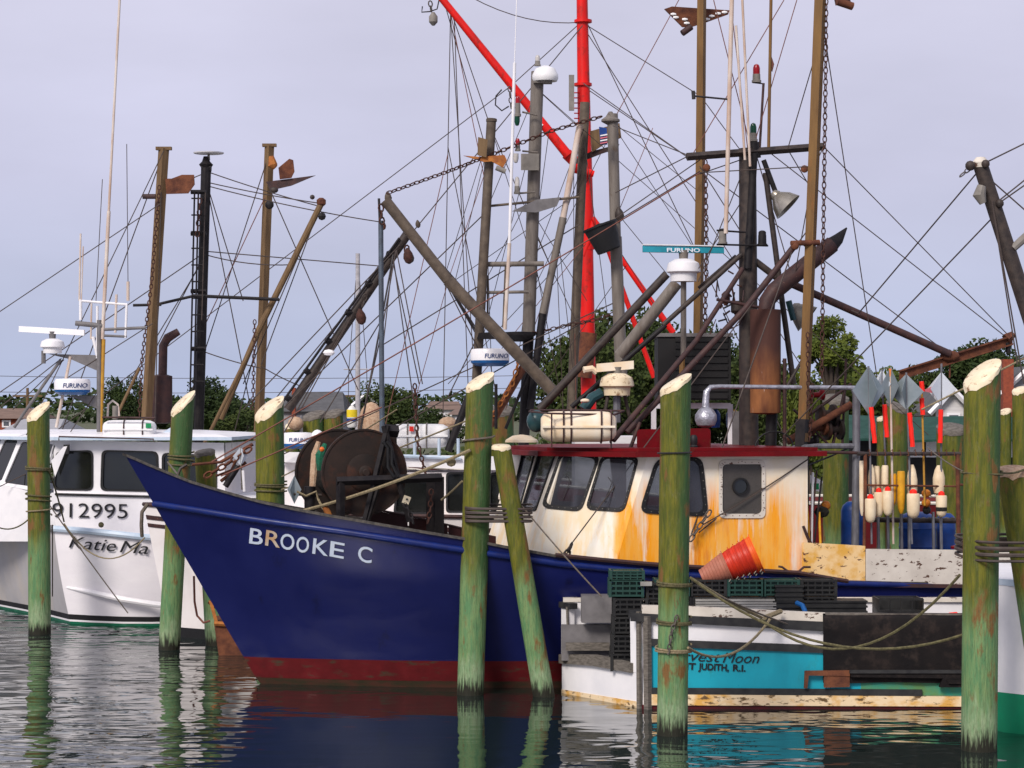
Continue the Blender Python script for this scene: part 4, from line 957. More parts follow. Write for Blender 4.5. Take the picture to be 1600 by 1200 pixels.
# winch gear behind the roof at the right
for (x_, y_, r_, m_) in ((1290, 650, .16, 'drum_steel'), (1275, 668, .13, 'rust'), (1300, 672, .15, 'drum_steel'), (1272, 618, .08, 'roof_red'), (1262, 690, .09, 'black_tube')):
    MB().lathe(BP(x_, y_, -.8) - Vector((.12, .1, 0)), (1, .3, .05), [(r_ * .5, 0), (r_, .02), (r_, .06), (r_ * .5, .08), (r_ * .5, .2), (r_, .22), (r_, .26), (r_ * .4, .28)], 16).build('winch', m_, blue)
for q_ in ((1262, 650, 1330, 600, 5), (1300, 700, 1320, 610, 5), (1316, 700, 1322, 560, 4), (1240, 640, 1300, 700, 4)): bar(*q_, 'rust_tube', -.7, name='gantry_leg')
MB().path([BP(1210 + 30 * math.cos(t_), 700 - 26 * math.sin(t_), .7) for t_ in [i * math.pi / 10 for i in range(11)]], .012, 6).build('hose', 'black_rubber', blue)
for (x_, m_) in ((1142, 'furuno_blue'), (1118, 'barrel_blue'), (1147, 'float_yellow')):
    MB().lathe(BP(x_, 668, -1.2), (0, 0, 1), [(.06, 0), (.07, .05), (.07, .2), (.03, .26)], 12).build('small_canister', m_, blue)
# rigging of the blue boat
lines(blue, BP, [(1250, 378, 1080, 835, 0, 1.0, 1.95), (1092, 832, 1256, 700, 0, 1.95, 1.6), (1092, 905, 1160, 905, 2, 2, 2)], 'wire', .010)
lines(blue, BP, [(1262, 718, 1098, 820, 3, 1.9, 1.97), (885, 860, 1262, 352, 0, 1.95, .5)], 'wire', .009)
MB().chain([BP(1078, 845, 2.0), BP(1100, 812, 2.0), BP(1110, 798, 2.0)], .011, .12, .06).build('turnbuckle', 'chain_steel', blue)
MB().chain([BP(883, 872, 1.97), BP(893, 850, 1.96)], .014, .14, .08).build('shackle', 'black_tube', blue)
MB().tube(BP(883, 874, 1.97), BP(883, 864, 1.97), .05, .03, 8).build('shackle_plate', 'rust_tube', blue)
lines(blue, BP, [(1073, 245, 1000, 300, 0, .1, 0), (1080, 245, 1000, 195, 0, 0, -3), (1073, 240, 930, 130, 0, .1, -6), (1287, 232, 1580, 525, 0, .1, .2), (1200, 250, 1575, 522, 0, .1, .2), (1180, 232, 1230, 470, 0, 0, .3),
                 (1288, 232, 1260, 262, 0, .1, 1), (1100, 272, 1165, 246), (1105, 268, 1000, 345, 0, 0, -2), (1104, 270, 1250, 259, 0, 0, .8), (1232, 250, 1290, 300), (1150, 380, 1090, 260, 0, 0, -.5), (1165, 300, 1130, 420),
                 (1096, 262, 1480, 552, 0, -.5, .3), (1262, 70, 1232, 250, 0, .8, .2), (1255, 270, 1228, 470, 0, 1, .5), (1306, 8, 1372, 600, 0, 1, .2), (1096, 250, 985, 340), (1180, 250, 1104, 440), (1190, 262, 1165, 460), (1176, 250, 1150, 330)], 'wire', .008)
lines(blue, BP, [(1140, -10, 1165, 232), (1225, 0, 1080, 240, 0, 0, -.3), (1245, 0, 1190, 260, 0, .5, 0), (1115, 0, 1175, 240, 0, .2, 0)], 'wire_red', .007)
lines(blue, BP, [(330, 722, 1104, 270, 3, 0, -1.3), (345, 744, 640, 636, 0, .2, .2)], 'wire_red', .010)
# whip aerials between the outriggers
for q_ in ((1144, -20, 1134, 365, 7, 'pale_pole'), (1159, -20, 1172, 260, 4, 'pale_pole'), (1205, -20, 1201, 230, 5, 'brown_post'), (1150, 40, 1164, 250, 4, 'pale_pole')): bar(*q_, .25, name='whip_aerial')
bar(1084, 150, 1136, 155, 3, 'wire_dark', .25, name='aerial_bracket'); bar(1083, 142, 1084, 155, 6, 'wire_dark', .25, name='aerial_bracket')
# frayed flag remnant tied to an aerial
MB().prism([BP(1203, 82, .25), BP(1209, 100, .25), BP(1206, 112, .25), BP(1201, 104, .25)], (.01, .03, 0)).build('frayed_streamer', 'wire_red', blue, 0)
# clutter round the mast foot
rnd = random.Random(3)
for i in range(22):
    x_, y_ = rnd.uniform(1118, 1165), rnd.uniform(425, 520); bar(x_, y_, x_ + rnd.uniform(-14, 14), y_ + rnd.uniform(-26, 26), rnd.uniform(1.5, 3.5), rnd.choice(['chain_rust', 'wire_dark', 'rust_tube']), rnd.uniform(-.2, .3), name='hanging_tackle', n=5)
MB().lathe(BP(1134, 455, .2), (0, 0, -1), [(.02, 0), (.06, .04), (.06, .14), (.02, .2)], 12).build('pulley_block', 'chain_rust', blue); MB().lathe(BP(1152, 470, .2), (0, 0, -1), [(.03, 0), (.09, .04), (.09, .14), (.03, .2)], 12).build('pulley_block', 'dark_tube', blue)

# net drum on the foredeck
dr = thing('net_drum', BP(568, 738, .3), 'large dark rusty net drum on the blue foredeck', 'net drum')
nv = Vector((SA, -CA, 0)); k = OY / F
def flange(px, py, v, rx, name, m):
    c = BP(px, py, v); rr = rx * c.y / F
    return MB().lathe(c, nv, [(.01, -.03), (rr, -.03), (rr * 1.005, 0), (rr, .03), (rr * .96, .03), (rr * .95, .018), (.01, .018)], 56).build(name, m, dr, 30)
f1 = flange(569, 738, .85, 68, 'flange', 'drum_steel'); f2 = flange(528, 738, -.75, 68, 'flange', 'drum_steel')
c = BP(569, 738, .85)
for rr_, z0_, z1_ in ((.24, .018, .04), (.09, .04, .10), (.05, .10, .14)): MB().lathe(c, nv, [(rr_, z0_), (rr_, z1_), (rr_ * .8, z1_ + .01), (.01, z1_ + .01)], 28).build('hub', 'drum_steel', f1)
for kk in range(0):
    th = kk * math.pi / 3 + .2; d1 = Vector((CA, SA, 0)) * math.cos(th) + Vector((0, 0, 1)) * math.sin(th)
    MB().tube(c + nv * .03 + d1 * .25, c + nv * .03 + d1 * .54, .018, n=5).build('spoke', 'drum_steel', f1)
ca, cb = BP(528, 738, -.72), BP(569, 738, .80)
mb = MB(); rr_ = 40 * k
prof = [(rr_ * (1 + .12 * mnoise.noise(Vector((i * .9, 2, 0)))), (cb - ca).length * i / 12) for i in range(13)]
mb.lathe(ca, cb - ca, prof, 28); mb.build('wound_net', 'net_dark', dr)
pts = [BP(498, 690, .3), BP(492, 710, .3), BP(490, 740, .35), BP(488, 765, .4), BP(494, 778, .4)]
MB().path(pts, [.03, .05, .05, .04, .03], 8).build('hanging_net', 'net_pale', dr); MB().path([BP(508, 694, .3), BP(500, 712, .35), BP(498, 735, .35)], [.03, .07, .04], 8).build('green_net', 'net_green', dr)
MB().ball(BP(503, 702, .5), .035, 8).build('orange_float', 'orange_plastic', dr)
def dbar(x0, y0, x1, y1, w_, m, v0, v1=None, name='frame', n=4):
    v1 = v0 if v1 is None else v1; a, b = BP(x0, y0, v0), BP(x1, y1, v1); MB().tube(a, b, w_ * a.y / F * .7, n=n).build(name, m, dr, 0)
for q_ in ((526, 752, 690, 746, 10, 'black_tube', 1.05), (532, 752, 532, 815, 10, 'black_tube', 1.05), (606, 665, 570, 815, 7, 'black_tube', 1.0), (600, 665, 640, 815, 7, 'black_tube', 1.0), (594, 750, 574, 815, 6, 'black_tube', 1.0), (680, 745, 680, 840, 20, 'black_tube', .6), (600, 672, 622, 674, 14, 'black_tube', .9)): dbar(*q_)
MB().prism([BP(598, 671, .7), BP(619, 672, .7), BP(620, 710, .7), BP(602, 700, .7)], (0, .12, 0)).build('gearbox_plate', 'drum_steel', dr, 0)
MB().path([BP(604, 690, 1.1), BP(612, 700, 1.1), BP(612, 725, 1.1), BP(622, 745, 1.1)], .02, 8).build('hydraulic_hose', 'black_rubber', dr)
MB().path([BP(598, 690, 1.1), BP(606, 700, 1.1), BP(606, 730, 1.1), BP(616, 746, 1.1)], .02, 8).build('hydraulic_hose', 'black_rubber', dr)
pl = MB().box(BP(635, 781, 1.2), (.09, .02, .10), rz=.3, m=Matrix.Rotation(.35, 3, 'Y')).build('white_square_plate', 'cream', dr, 0)
MB().lathe(BP(636, 780, 1.2) - Vector((0, .02, 0)), (0, -1, 0), [(.014, 0), (.014, .01)], 8).build('plate_hole', 'black_rubber', pl)
MB().chain([BP(674, 765, .8), BP(672, 800, .8), BP(668, 818, .8)], .010, .09, .06).build('hanging_chain', 'chain_rust', dr)
MB().chain([BP(632, 786, 1.2), BP(642, 806, 1.2), BP(646, 818, 1.2)], .010, .09, .05).build('hanging_chain', 'wire_dark', dr)
# foredeck far bulwark panels, bitts, lines
MB().path([BP(576, 794, .4), BP(640, 806, .4), BP(725, 826, .4)], .016, 6).build('inner_rail', 'rust_tube', blue)
wbo = MB(); 
for (xa, ya, xb, yb) in ((577, 796, 637, 807), (639, 808, 699, 820), (701, 821, 775, 838)):
    MB().hexa([BP(xa, ya + 45, .4), BP(xb, yb + 45, .4), BP(xb, yb + 45, .36), BP(xa, ya + 45, .36), BP(xa, ya, .4), BP(xb, yb, .4), BP(xb, yb, .36), BP(xa, ya, .36)]).build('hatch_panel', 'maroon_inside', blue, 0)
mb = MB().tube(BP(484, 800, .5), BP(484, 760, .5), .07, .075); mb.build('bollard', 'black_tube', blue); MB().tube(BP(458, 772, .5), BP(502, 774, .5), .02, .02).build('bollard_pin', 'dark_tube', blue)
MB().path([BP(464, 768, .6), BP(478, 775, .6), BP(494, 768, .6), BP(497, 780, .6), BP(505, 795, .7), BP(510, 800, .8)], .016, 6).build('bollard_rope', 'rope', blue)
MB().path([BP(506, 790, .8), BP(512, 800, .8), BP(516, 806, .8)], [.03, .045, .03], 8).build('orange_rag', 'rust_orange', blue)
# anchor gear near the bow
for q_ in ((345, 752, 384, 722, 6), (356, 748, 372, 712, 5), (337, 744, 378, 728, 4), (300, 726, 345, 722, 5), (345, 722, 395, 694, 6)): bar(*q_, 'rust', 0, name='anchor_gear', n=6)
MB().chain([BP(320, 745, .1), BP(350, 728, .1), BP(392, 700, .1)], .014, .12, .07).build('anchor_chain', 'rust', blue)
bar(352, 760, 372, 728, 10, 'black_tube', .1, name='anchor_arm'); bar(380, 735, 382, 768, 5, 'white_paint', .2, name='cleat_post')
MB().path([BP(278, 742, 0), BP(282, 732, 0), BP(288, 728, 0), BP(292, 726, 0)], .02, 6).build('bow_hook', 'dark_tube', blue)
def diamond(px, py, w_, h_, pt, v, m1, m2, parent, name='radar_reflector', tw=.5):
    """crossed metal plates"""
    c = pt(px, py, v); k = c.y / F; w_, h_ = w_ * k / 2, h_ * k / 2; mb = MB()
    for a_ in (tw, tw + math.pi / 2):
        d = Vector((math.cos(a_), math.sin(a_), 0)) * w_; n = Vector((-math.sin(a_), math.cos(a_), 0)) * .004
        q_ = [c - d, c - Vector((0, 0, h_)), c + d, c + Vector((0, 0, h_))]; mb.prism([p - n * .5 for p in q_], n)
    return mb.build(name, m1, parent, 0)
diamond(376, 713, 26, 30, BP, .1, 'reflector_bright', 0, blue); diamond(460, 765, 26, 44, BP, .5, 'reflector', 0, blue, tw=1.1)
MB().tube(BP(376, 698, .1), BP(378, 765, .1), .012, n=6).build('reflector_pole', 'lamp_tin', blue)

# life raft canister on the roof with its rail
lr = thing('life_raft', BP(905, 690, 1.35), 'cream life raft canister strapped on the red wheelhouse roof', 'life raft')
def canister(t, pt, v, x0, x1, y0, y1, m, bands, bandm, pxpt=None):
    a, b = pt(x0, (y0 + y1) / 2, v), pt(x1, (y0 + y1) / 2, v); b = Vector((b.x, a.y, a.z)); L = (b - a).length; r = (y1 - y0) * a.y / F / 2; n = 22; ax = (b - a).normalized()
    vs = []; prof = [(0, .55), (.03, .78), (.10, .95), (.2, 1), (.8, 1), (.90, .95), (.97, .78), (1, .55)]
    for u, s_ in prof:
        for i in range(n):
            th = 2 * math.pi * i / n; cx, sx = math.cos(th), math.sin(th); p_ = 1 / max((abs(cx) ** 3 + abs(sx) ** 3) ** (1 / 3.0), .01)
            vs.append(a + ax * L * u + Vector((0, cx * r * 1.1 * s_ * p_, sx * r * s_ * p_ * .98)))
    fs = [(i * n + k_, i * n + (k_ + 1) % n, (i + 1) * n + (k_ + 1) % n, (i + 1) * n + k_) for i in range(len(prof) - 1) for k_ in range(n)] + [tuple(range(n)), tuple(range((len(prof) - 1) * n, len(prof) * n))]
    MB().add(vs, fs).build('canister', m, t, 50)
    MB().hexa([a + Vector((.02 * L, -r * 1.22, -.014)), b + Vector((-.02 * L, -r * 1.22, -.014)), b + Vector((-.02 * L, r * 1.2, -.014)), a + Vector((.02 * L, r * 1.2, -.014)), a + Vector((.02 * L, -r * 1.22, .014)), b + Vector((-.02 * L, -r * 1.22, .014)), b + Vector((-.02 * L, r * 1.2, .014)), a + Vector((.02 * L, r * 1.2, .014))]).build('seam', m, t, 0)
    for u in bands:
        c = a + ax * L * u; pts = []
        for i in range(25):
            th = 2 * math.pi * i / 24; cx, sx = math.cos(th), math.sin(th); p_ = 1 / ((abs(cx) ** 3 + abs(sx) ** 3) ** (1 / 3.0)); pts.append(c + Vector((0, cx * r * 1.16 * p_, sx * r * 1.04 * p_)))
        MB().path(pts, .012, 5).build('strap', bandm, t)
    return a, b, r
canister(lr, BP, 1.35, 845, 961, 642, 691, 'raft_cream', (.30, .40, .80, .93), 'rust_tube')
MB().path([BP(827, 643, 1.1), BP(860, 646, 1.7), BP(960, 648, 1.7), BP(975, 642, 1.2), BP(930, 641, .8), BP(830, 641, .9), BP(827, 643, 1.1)], .014, 6).build('raft_rail', 'rust_tube', lr)
for x_ in (862, 955): MB().tube(BP(x_, 646, 1.68), BP(x_, 700, 1.68), .012, n=6).build('rail_post', 'rust_tube', lr)
tag(MB().ball(BP(838, 658, .9), .13, 16, (1, 1, 1.15)).build('buoy', 'buoy_dark'), 'dark teal round buoy hanging left of the cream life raft', 'buoy')
# ------------------------------------------------------------------ turquoise boat in front
HM_Y = 27.75; hx0, hfar = P(1003, 1107, HM_Y), P(880, 1088, 29.25)
tur = thing('workboat', (hx0.x, HM_Y, 0), 'low turquoise and white workboat with open stern and black side mat', 'workboat')
def hm(x_, y_, o=0.0): return P(x_, y_, HM_Y - o)
def side(pts, out_, name, m, th=.05):
    """a plank on the near side; out_ = how far it stands proud (m)"""
    q = [hm(x_, y_, 0) for x_, y_ in pts]; q = [Vector((p.x, HM_Y - out_, p.z)) for p in q]; return MB().prism(q, (0, th, 0)).build(name, m, tur, 0)
side([(1008, 950), (1290, 962), (1700, 964), (1700, 1150), (1003, 1150)], 0.0, 'hull_side', 'white_paint', .06)
side([(1003, 946), (1060, 947), (1290, 958), (1285, 971), (1003, 959)], .035, 'gunwale', 'offwhite_chipped', .14)
side([(1285, 958), (1700, 960), (1700, 973), (1285, 972)], .035, 'gunwale', 'old_wood', .14)
side([(985, 957), (1060, 961), (1290, 971), (1700, 973), (1700, 988), (1290, 986), (1060, 973), (985, 970)], .06, 'rub_rail', 'rubber_strip', .07)
side([(1006, 997), (1060, 1000), (1290, 1008), (1700, 1010), (1700, 1021), (1290, 1020), (1060, 1011), (1006, 1008)], .045, 'rub_rail', 'rubber_strip', .06)
side([(1006, 1008), (1060, 1011), (1290, 1020), (1345, 1020), (1345, 1082), (1006, 1077)], .012, 'teal_panel', 'teal_side', .03)
side([(1345, 1020), (1700, 1020), (1700, 1088), (1345, 1086)], .012, 'green_panel', 'teal_green', .03)
side([(1008, 1074), (1440, 1077), (1440, 1087), (1008, 1084)], .045, 'lower_strip', 'rubber_strip', .06)
side([(1006, 1084), (1700, 1089), (1700, 1104), (1006, 1101)], .055, 'stained_strip', 'cream_stained', .07)
side([(1003, 1101), (1700, 1104), (1700, 1150), (1003, 1150)], .03, 'bottom_paint', 'boot_red', .04)
# corner post, transom
dirT = (hfar - hx0); dirT.z = 0; nT = Vector((-dirT.y, dirT.x, 0)).normalized(); nT = nT if nT.y < 0 else -nT
def tp(px, py, o=0.0):
    p = on_plane(px, py, hx0, nT); return p + nT * o
def trans(pts, out_, name, m, th=.05): return MB().prism([tp(x_, y_, out_) for x_, y_ in pts], nT * -th).build(name, m, tur, 0)
trans([(878, 1024), (985, 1046), (1001, 1046), (1001, 1150), (878, 1110)], 0, 'transom', 'white_paint', .06)
trans([(878, 945), (889, 946), (890, 1030), (878, 1028)], .01, 'transom_post', 'white_paint', .09)
trans([(985, 962), (1001, 962), (1001, 1052), (986, 1050)], .005, 'transom_post', 'white_paint', .08)
trans([(876, 940), (893, 943), (893, 952), (876, 949)], .03, 'corner_cap', 'rubber_strip', .12)
trans([(985, 953), (1003, 955), (1003, 966), (985, 964)], .03, 'corner_cap', 'rubber_strip', .12)
trans([(878, 1022), (930, 1023), (990, 1036), (990, 1051), (930, 1040), (878, 1036)], .05, 'sill_board', 'old_wood', .09)
trans([(876, 1086), (1001, 1107), (1001, 1150), (876, 1140)], .012, 'boot_stripe', 'boot_red', .03)
trans([(878, 1077), (1001, 1097), (1001, 1107), (878, 1086)], .008, 'stained_strip', 'cream_stained', .02)
MB().tube(tp(889, 948, .03), tp(892, 1026, .03), .018, n=5).build('post_moulding', 'old_wood', tur)
MB().tube(tp(1001, 955, .03), tp(1002, 1112, .03), .035, n=6).build('corner_moulding', 'old_wood', tur)
MB().tube(Vector((hx0.x + .06, HM_Y - .05, hm(0, 962).z)), Vector((hx0.x + .07, HM_Y - .05, -.1)), .05, n=4).build('corner_moulding', 'old_wood', tur)
# far side, floor, inner walls
fx = hfar
mb = MB(); zt = P(900, 940, fx.y).z
mb.hexa([(fx.x, fx.y, -.3), (8.4, fx.y + .05, -.3), (8.4, fx.y + .13, -.3), (fx.x, fx.y + .08, -.3), (fx.x, fx.y, zt), (8.4, fx.y + .05, zt), (8.4, fx.y + .13, zt), (fx.x, fx.y + .08, zt)]); mb.build('far_side', 'white_paint', tur, 0)
MB().box(((fx.x + 8.4) / 2, fx.y + .07, zt + .02), (8.4 - fx.x, .16, .05)).build('gunwale', 'offwhite_chipped', tur, 0)
MB().add([(fx.x, fx.y, .32), (hx0.x, HM_Y + .05, .32), (8.4, HM_Y + .05, .32), (8.4, fx.y, .32)], [(0, 1, 2, 3)]).build('deck', 'deck_grey', tur, 0)
q = P(905, 932, 29.0); q2 = P(945, 952, 29.0)
MB().box((1.12, 29.0, 1.10), (.5, .3, .34)).build('grey_hatch_box', 'bracket_grey', tur, 0)
MB().box((1.0, 29.1, .66), (.75, .1, .45)).build('grey_locker', 'bracket_grey', tur, 0)
MB().box((.95, 28.98, .62), (.55, .05, .10)).build('white_shelf', 'old_wood', tur, 0)
# mat draped over the gunwale
mt = MB(); prof = [(-.14, 962), (-.02, 958), (.05, 961), (.075, 966), (.07, 985), (.055, 1020), (.06, 1046), (.058, 1066)]
vs = []
for i in range(25):
    x_ = 1285 + (1700 - 1285) * i / 24
    for j, (o_, y_) in enumerate(prof): vs.append(Vector((P(x_, y_, HM_Y).x, HM_Y - o_ - .012 * math.sin(i * .9) * (j / 7), P(x_, y_ + .6 * math.sin(i * .7), HM_Y).z)))
n_ = len(prof); mt.add(vs, [(i * n_ + j, (i + 1) * n_ + j, (i + 1) * n_ + j + 1, i * n_ + j + 1) for i in range(24) for j in range(n_ - 1)])
mt.build('side_mat', 'black_mat', tur, 50)
side([(1327, 1046), (1700, 1046), (1700, 1072), (1465, 1072), (1470, 1058), (1327, 1056)], .13, 'black_guard', 'black_mat', .07)
side([(1325, 1045), (1700, 1045), (1700, 1050), (1325, 1050)], .15, 'guard_lip', 'rubber_strip', .05)
side([(1256, 1047), (1326, 1046), (1326, 1055), (1262, 1054), (1260, 1074), (1255, 1074)], .10, 'rusty_bracket', 'rust', .05)
side([(1286, 1055), (1326, 1055), (1326, 1072), (1286, 1073)], .09, 'rusty_plate', 'rust', .04)
side([(1476, 1060), (1520, 1060), (1512, 1066), (1478, 1066)], .16, 'rubber_foot', 'black_mat', .05)
pl_ = (Vector((0, HM_Y - .012, 0)), Vector((0, -1, 0)))
def script(body, x0, y0, x1, y1, h, bold, shear): text_px('name_lettering', body, 'black_letter', tur, x0, y0, x1, y1, h, pl_, bold, shear)
script('Harvest', 1030, 1031, 1120, 1034, 16, -.004, .35); script('Moon', 1127, 1035, 1182, 1036, 16, -.004, .35)
text_px('port_lettering', 'POINT', 'black_letter', tur, 1034, 1044, 1085, 1046, 10, pl_, .025); text_px('port_lettering', 'JUDITH,', 'black_letter', tur, 1092, 1046, 1139, 1048, 10, pl_, .025); text_px('port_lettering', 'R.I.', 'black_letter', tur, 1144, 1048, 1163, 1049, 10, pl_, .025)
MB().path([P(1245, 942, 28.2), P(1254, 946, 28.1), P(1258, 956, 28.0), P(1259, 962, 28.0)], .03, 8).build('blue_hose', 'furuno_blue', tur)
MB().path([P(1478, 966, 27.9), P(1484, 959, 27.9), P(1494, 958, 27.9), P(1502, 964, 27.9)], .018, 6).build('red_hose', 'flag_red', tur)
side([(1045, 941), (1052, 941), (1062, 948), (1040, 948)], .03, 'chock', 'white_paint', .1)

# lattice fish crates
def crate(L, D, Hh, name, m, label, loc, rz=0):
    t = MB(); s = .022
    for x_ in (-1, 1):
        for y_ in (-1, 1): t.box((x_ * (L / 2 - s / 2), y_ * (D / 2 - s / 2), Hh / 2), (s * 1.6, s * 1.6, Hh))
    for zz in (.1, .36, .64, .92):
        for y_ in (-1, 1): t.box((0, y_ * (D / 2 - s / 2), Hh * zz), (L - .01, s * .8, Hh * .11))
        for x_ in (-1, 1): t.box((x_ * (L / 2 - s / 2), 0, Hh * zz), (s * .8, D - .01, Hh * .11))
    for i in range(1, 5):
        for y_ in (-1, 1): t.box((-L / 2 + L * i / 5, y_ * (D / 2 - s / 2), Hh / 2), (s * .7, s * .6, Hh * .9))
    t.box((0, 0, .02), (L - .03, D - .03, .02)); t.box((0, 0, Hh * .5), (L - .1, D - .1, Hh * .8))
    t.v = [Matrix.Rotation(rz, 3, 'Z') @ v + Vector(loc) for v in t.v]
    return tag(t.build(name, m, None, 0, origin=loc), label, 'crate', 'lattice fish crates stacked in the turquoise boat')
base = crate(.42, .34, .22, 'fish_crate', 'crate_black', 'black crate at the bottom of the stern stack', (1.42, 28.35, .40))
def crate_at(loc, m, label, sx=1, sz=1):
    c = base.copy(); c.data = base.data if m is None else base.data.copy(); COL.objects.link(c); c.location = loc; c.scale = (sx, 1, sz); c['label'] = label
    if m: c.data.materials[0] = M(m)
    return c
lv = ['second from the bottom', 'third from the bottom', 'fourth from the bottom', 'fifth from the bottom', 'just under the top']
for i in range(1, 4): crate_at((1.42 + .01 * i, 28.35, .40 + .225 * i), None if i != 1 else None, 'black crate %s in the left column of the stern stack' % lv[i - 1])
crate_at((1.40, 28.38, .40 + .225 * 4), 'crate_dark_green', 'dark green crate second from the top at the left end of the stern stack')
crate_at((1.41, 28.38, .40 + .225 * 4 + .20), 'crate_dark_green', 'dark green crate topping the left end of the stern stack', 1, .6)
for i, m_ in ((0, None), (1, 'crate_green'), (2, None), (3, 'crate_black'), (4, None)):
    crate_at((1.86, 28.42, .40 + .215 * i), m_, ['black crate at the foot of the second column beside the stern post', 'green crate low in the second column beside the stern post', 'black crate in the middle of the second column', 'black crate above the middle of the second column', 'top black crate of the second column'][i])
lip = crate_at((1.72, 28.2, .63), 'crate_green', 'green handled crate poking out low at the front of the stern stack', .7, .55)
for i, (xx, m_, lb) in enumerate(((2.0, 'crate_dark_green', 'dark green crate at the left of the row behind the front piling'), (2.44, 'crate_black', 'black crate right behind the front piling'), (2.9, 'crate_dark_green', 'dark green long crate just right of the front piling'), (3.34, 'crate_dark_green', 'dark green crate under the orange baskets'), (3.80, 'crate_black', 'black crate right of the orange baskets'))):
    crate_at((xx - .02, 28.55, 1.30), m_, lb, 1.05, .95); 
for i, xx in enumerate((2.0, 2.44, 2.9, 3.34, 3.78)):
    crate_at((xx, 28.57, 1.08), None, 'black crate under the top row, number %s from the stern' % ['one', 'two', 'three', 'four', 'five'][i] if False else ['lower black crate left of the front piling', 'lower black crate hidden by the front piling', 'lower black crate right of the front piling', 'lower black crate below the orange baskets', 'lower black crate at the right end of the row'][i], 1.04, 1)
crate_at((2.02, 28.25, 1.02), 'crate_blue', 'blue crate low beside the front piling on its left', .8, .7); crate_at((2.95, 28.25, 1.0), 'crate_blue', 'blue crate lying flat right of the front piling', 2.2, .55)
tag(MB().box((1.64, 28.18, 1.47), (.14, .05, .05)).build('crate_handle', 'crate_grey', smooth=0), 'pale grey crate handle high on the stern stack', 'handle')
tag(MB().box((1.66, 28.14, 1.13), (.14, .05, .05)).build('crate_handle', 'crate_grey', smooth=0), 'pale grey crate handle halfway up the stern stack', 'handle')
for (x0, x1, y0, y1, m_, lb) in ((1085, 1210, 936, 948, 'crate_grey', 'long low grey tray right of the front piling'), (1205, 1352, 938, 962, 'crate_black', 'long black tray stack on the turquoise boat'), (1208, 1253, 914, 936, 'crate_black', 'black bin end right of the baskets')):
    a, b = P(x0, y1, 28.5), P(x1, y0, 28.5); t = MB(); 
    for zz in np.linspace(a.z, b.z, 4): t.box(((a.x + b.x) / 2, 28.5, zz), (b.x - a.x, .4, .022))
    t.box(((a.x + b.x) / 2, 28.5, (a.z + b.z) / 2), (b.x - a.x - .03, .36, b.z - a.z))
    tag(t.build('fish_tray', m_, None, 0), lb, 'tray', 'trays on the turquoise boat')
t = MB(); a, b = P(1372, 966, 28.3), P(1440, 935, 28.3); cx = (a.x + b.x) / 2
o_ = [(a.x, 28.1, b.z), (b.x, 28.1, b.z), (b.x, 28.1, a.z), (a.x, 28.1, a.z)]
t.box((cx, 28.45, a.z), (b.x - a.x, .5, .02)); t.box((cx, 28.69, (a.z + b.z) / 2), (b.x - a.x, .02, b.z - a.z))
for xx in (a.x, b.x): t.box((xx, 28.45, (a.z + b.z) / 2), (.02, .5, b.z - a.z))
t.box((cx, 28.2, b.z), (b.x - a.x, .03, .03)); t.box((cx, 28.2, a.z + .06), (b.x - a.x, .03, .1))
for xx in np.linspace(a.x, b.x, 5): t.box((xx, 28.2, (a.z + b.z) / 2), (.015, .02, b.z - a.z))
tag(t.build('open_bin', 'crate_black', smooth=0), 'open black bin standing on the deck above the black mat', 'bin')

# stack of nested baskets lying on the crates
bk_a, bk_b = P(1128, 902, 28.45), P(1180, 872, 28.45)
axd = (P(1185, 868, 28.3) - P(1092, 905, 28.6)); axd = (axd.normalized() + Vector((0, .30, 0))).normalized()
def basket(base_pt, r0, r1, L, m, label, faded=False):
    mb = MB(); pr = [(r0 * .9, 0), (r0, .004)]
    nb = 9
    for i in range(nb):
        f_ = (i + .5) / nb; r_ = r0 + (r1 - r0) * f_; pr += [(r_, L * (i / nb)), (r_ + .008, L * (i / nb) + .006), (r_ + .008, L * (i / nb) + L * .5 / nb)]
    pr += [(r1, L * .97), (r1 + .025, L * .97), (r1 + .028, L), (r1 - .005, L), (r0 * .9, .03)]
    mb.lathe(base_pt, axd, pr, 28); o = mb.build('basket', m, None, 30, origin=base_pt)
    a_ = axd.orthogonal().normalized()
    for s_ in (1,):
        th = 2.1 + s_ * 1.1; d = (Matrix.Rotation(th, 3, axd) @ a_); d2 = Matrix.Rotation(th + .35, 3, axd) @ a_
        p0 = base_pt + axd * L * .93 + d * (r1 + .02); p1 = base_pt + axd * L * .93 + d2 * (r1 + .02)
        MB().path([p0, p0 + d * .02 - axd * .03, p1 + d2 * .02 - axd * .03, p1], .007, 5).build('wire_handle', 'lamp_tin', o)
    return tag(o, label, 'basket', 'nested orange fish baskets')
b0 = P(1096, 902, 28.5)
names = ['faded innermost basket at the pointed lower end of the stack', 'dull red basket second in the nested stack', 'red basket third in the nested stack', 'bright red basket fourth in the nested stack', 'bright red basket fifth in the nested stack', 'outermost orange basket at the wide upper end of the stack']
for i in range(6):
    basket(b0 + axd * (.075 * i + (.02 if i else 0)), .085 + (.012 * i if i else 0), .178 + .010 * i, .35, ['basket_faded', 'basket_red', 'basket_red', 'basket_red', 'basket_red', 'basket_orange'][i], names[i])

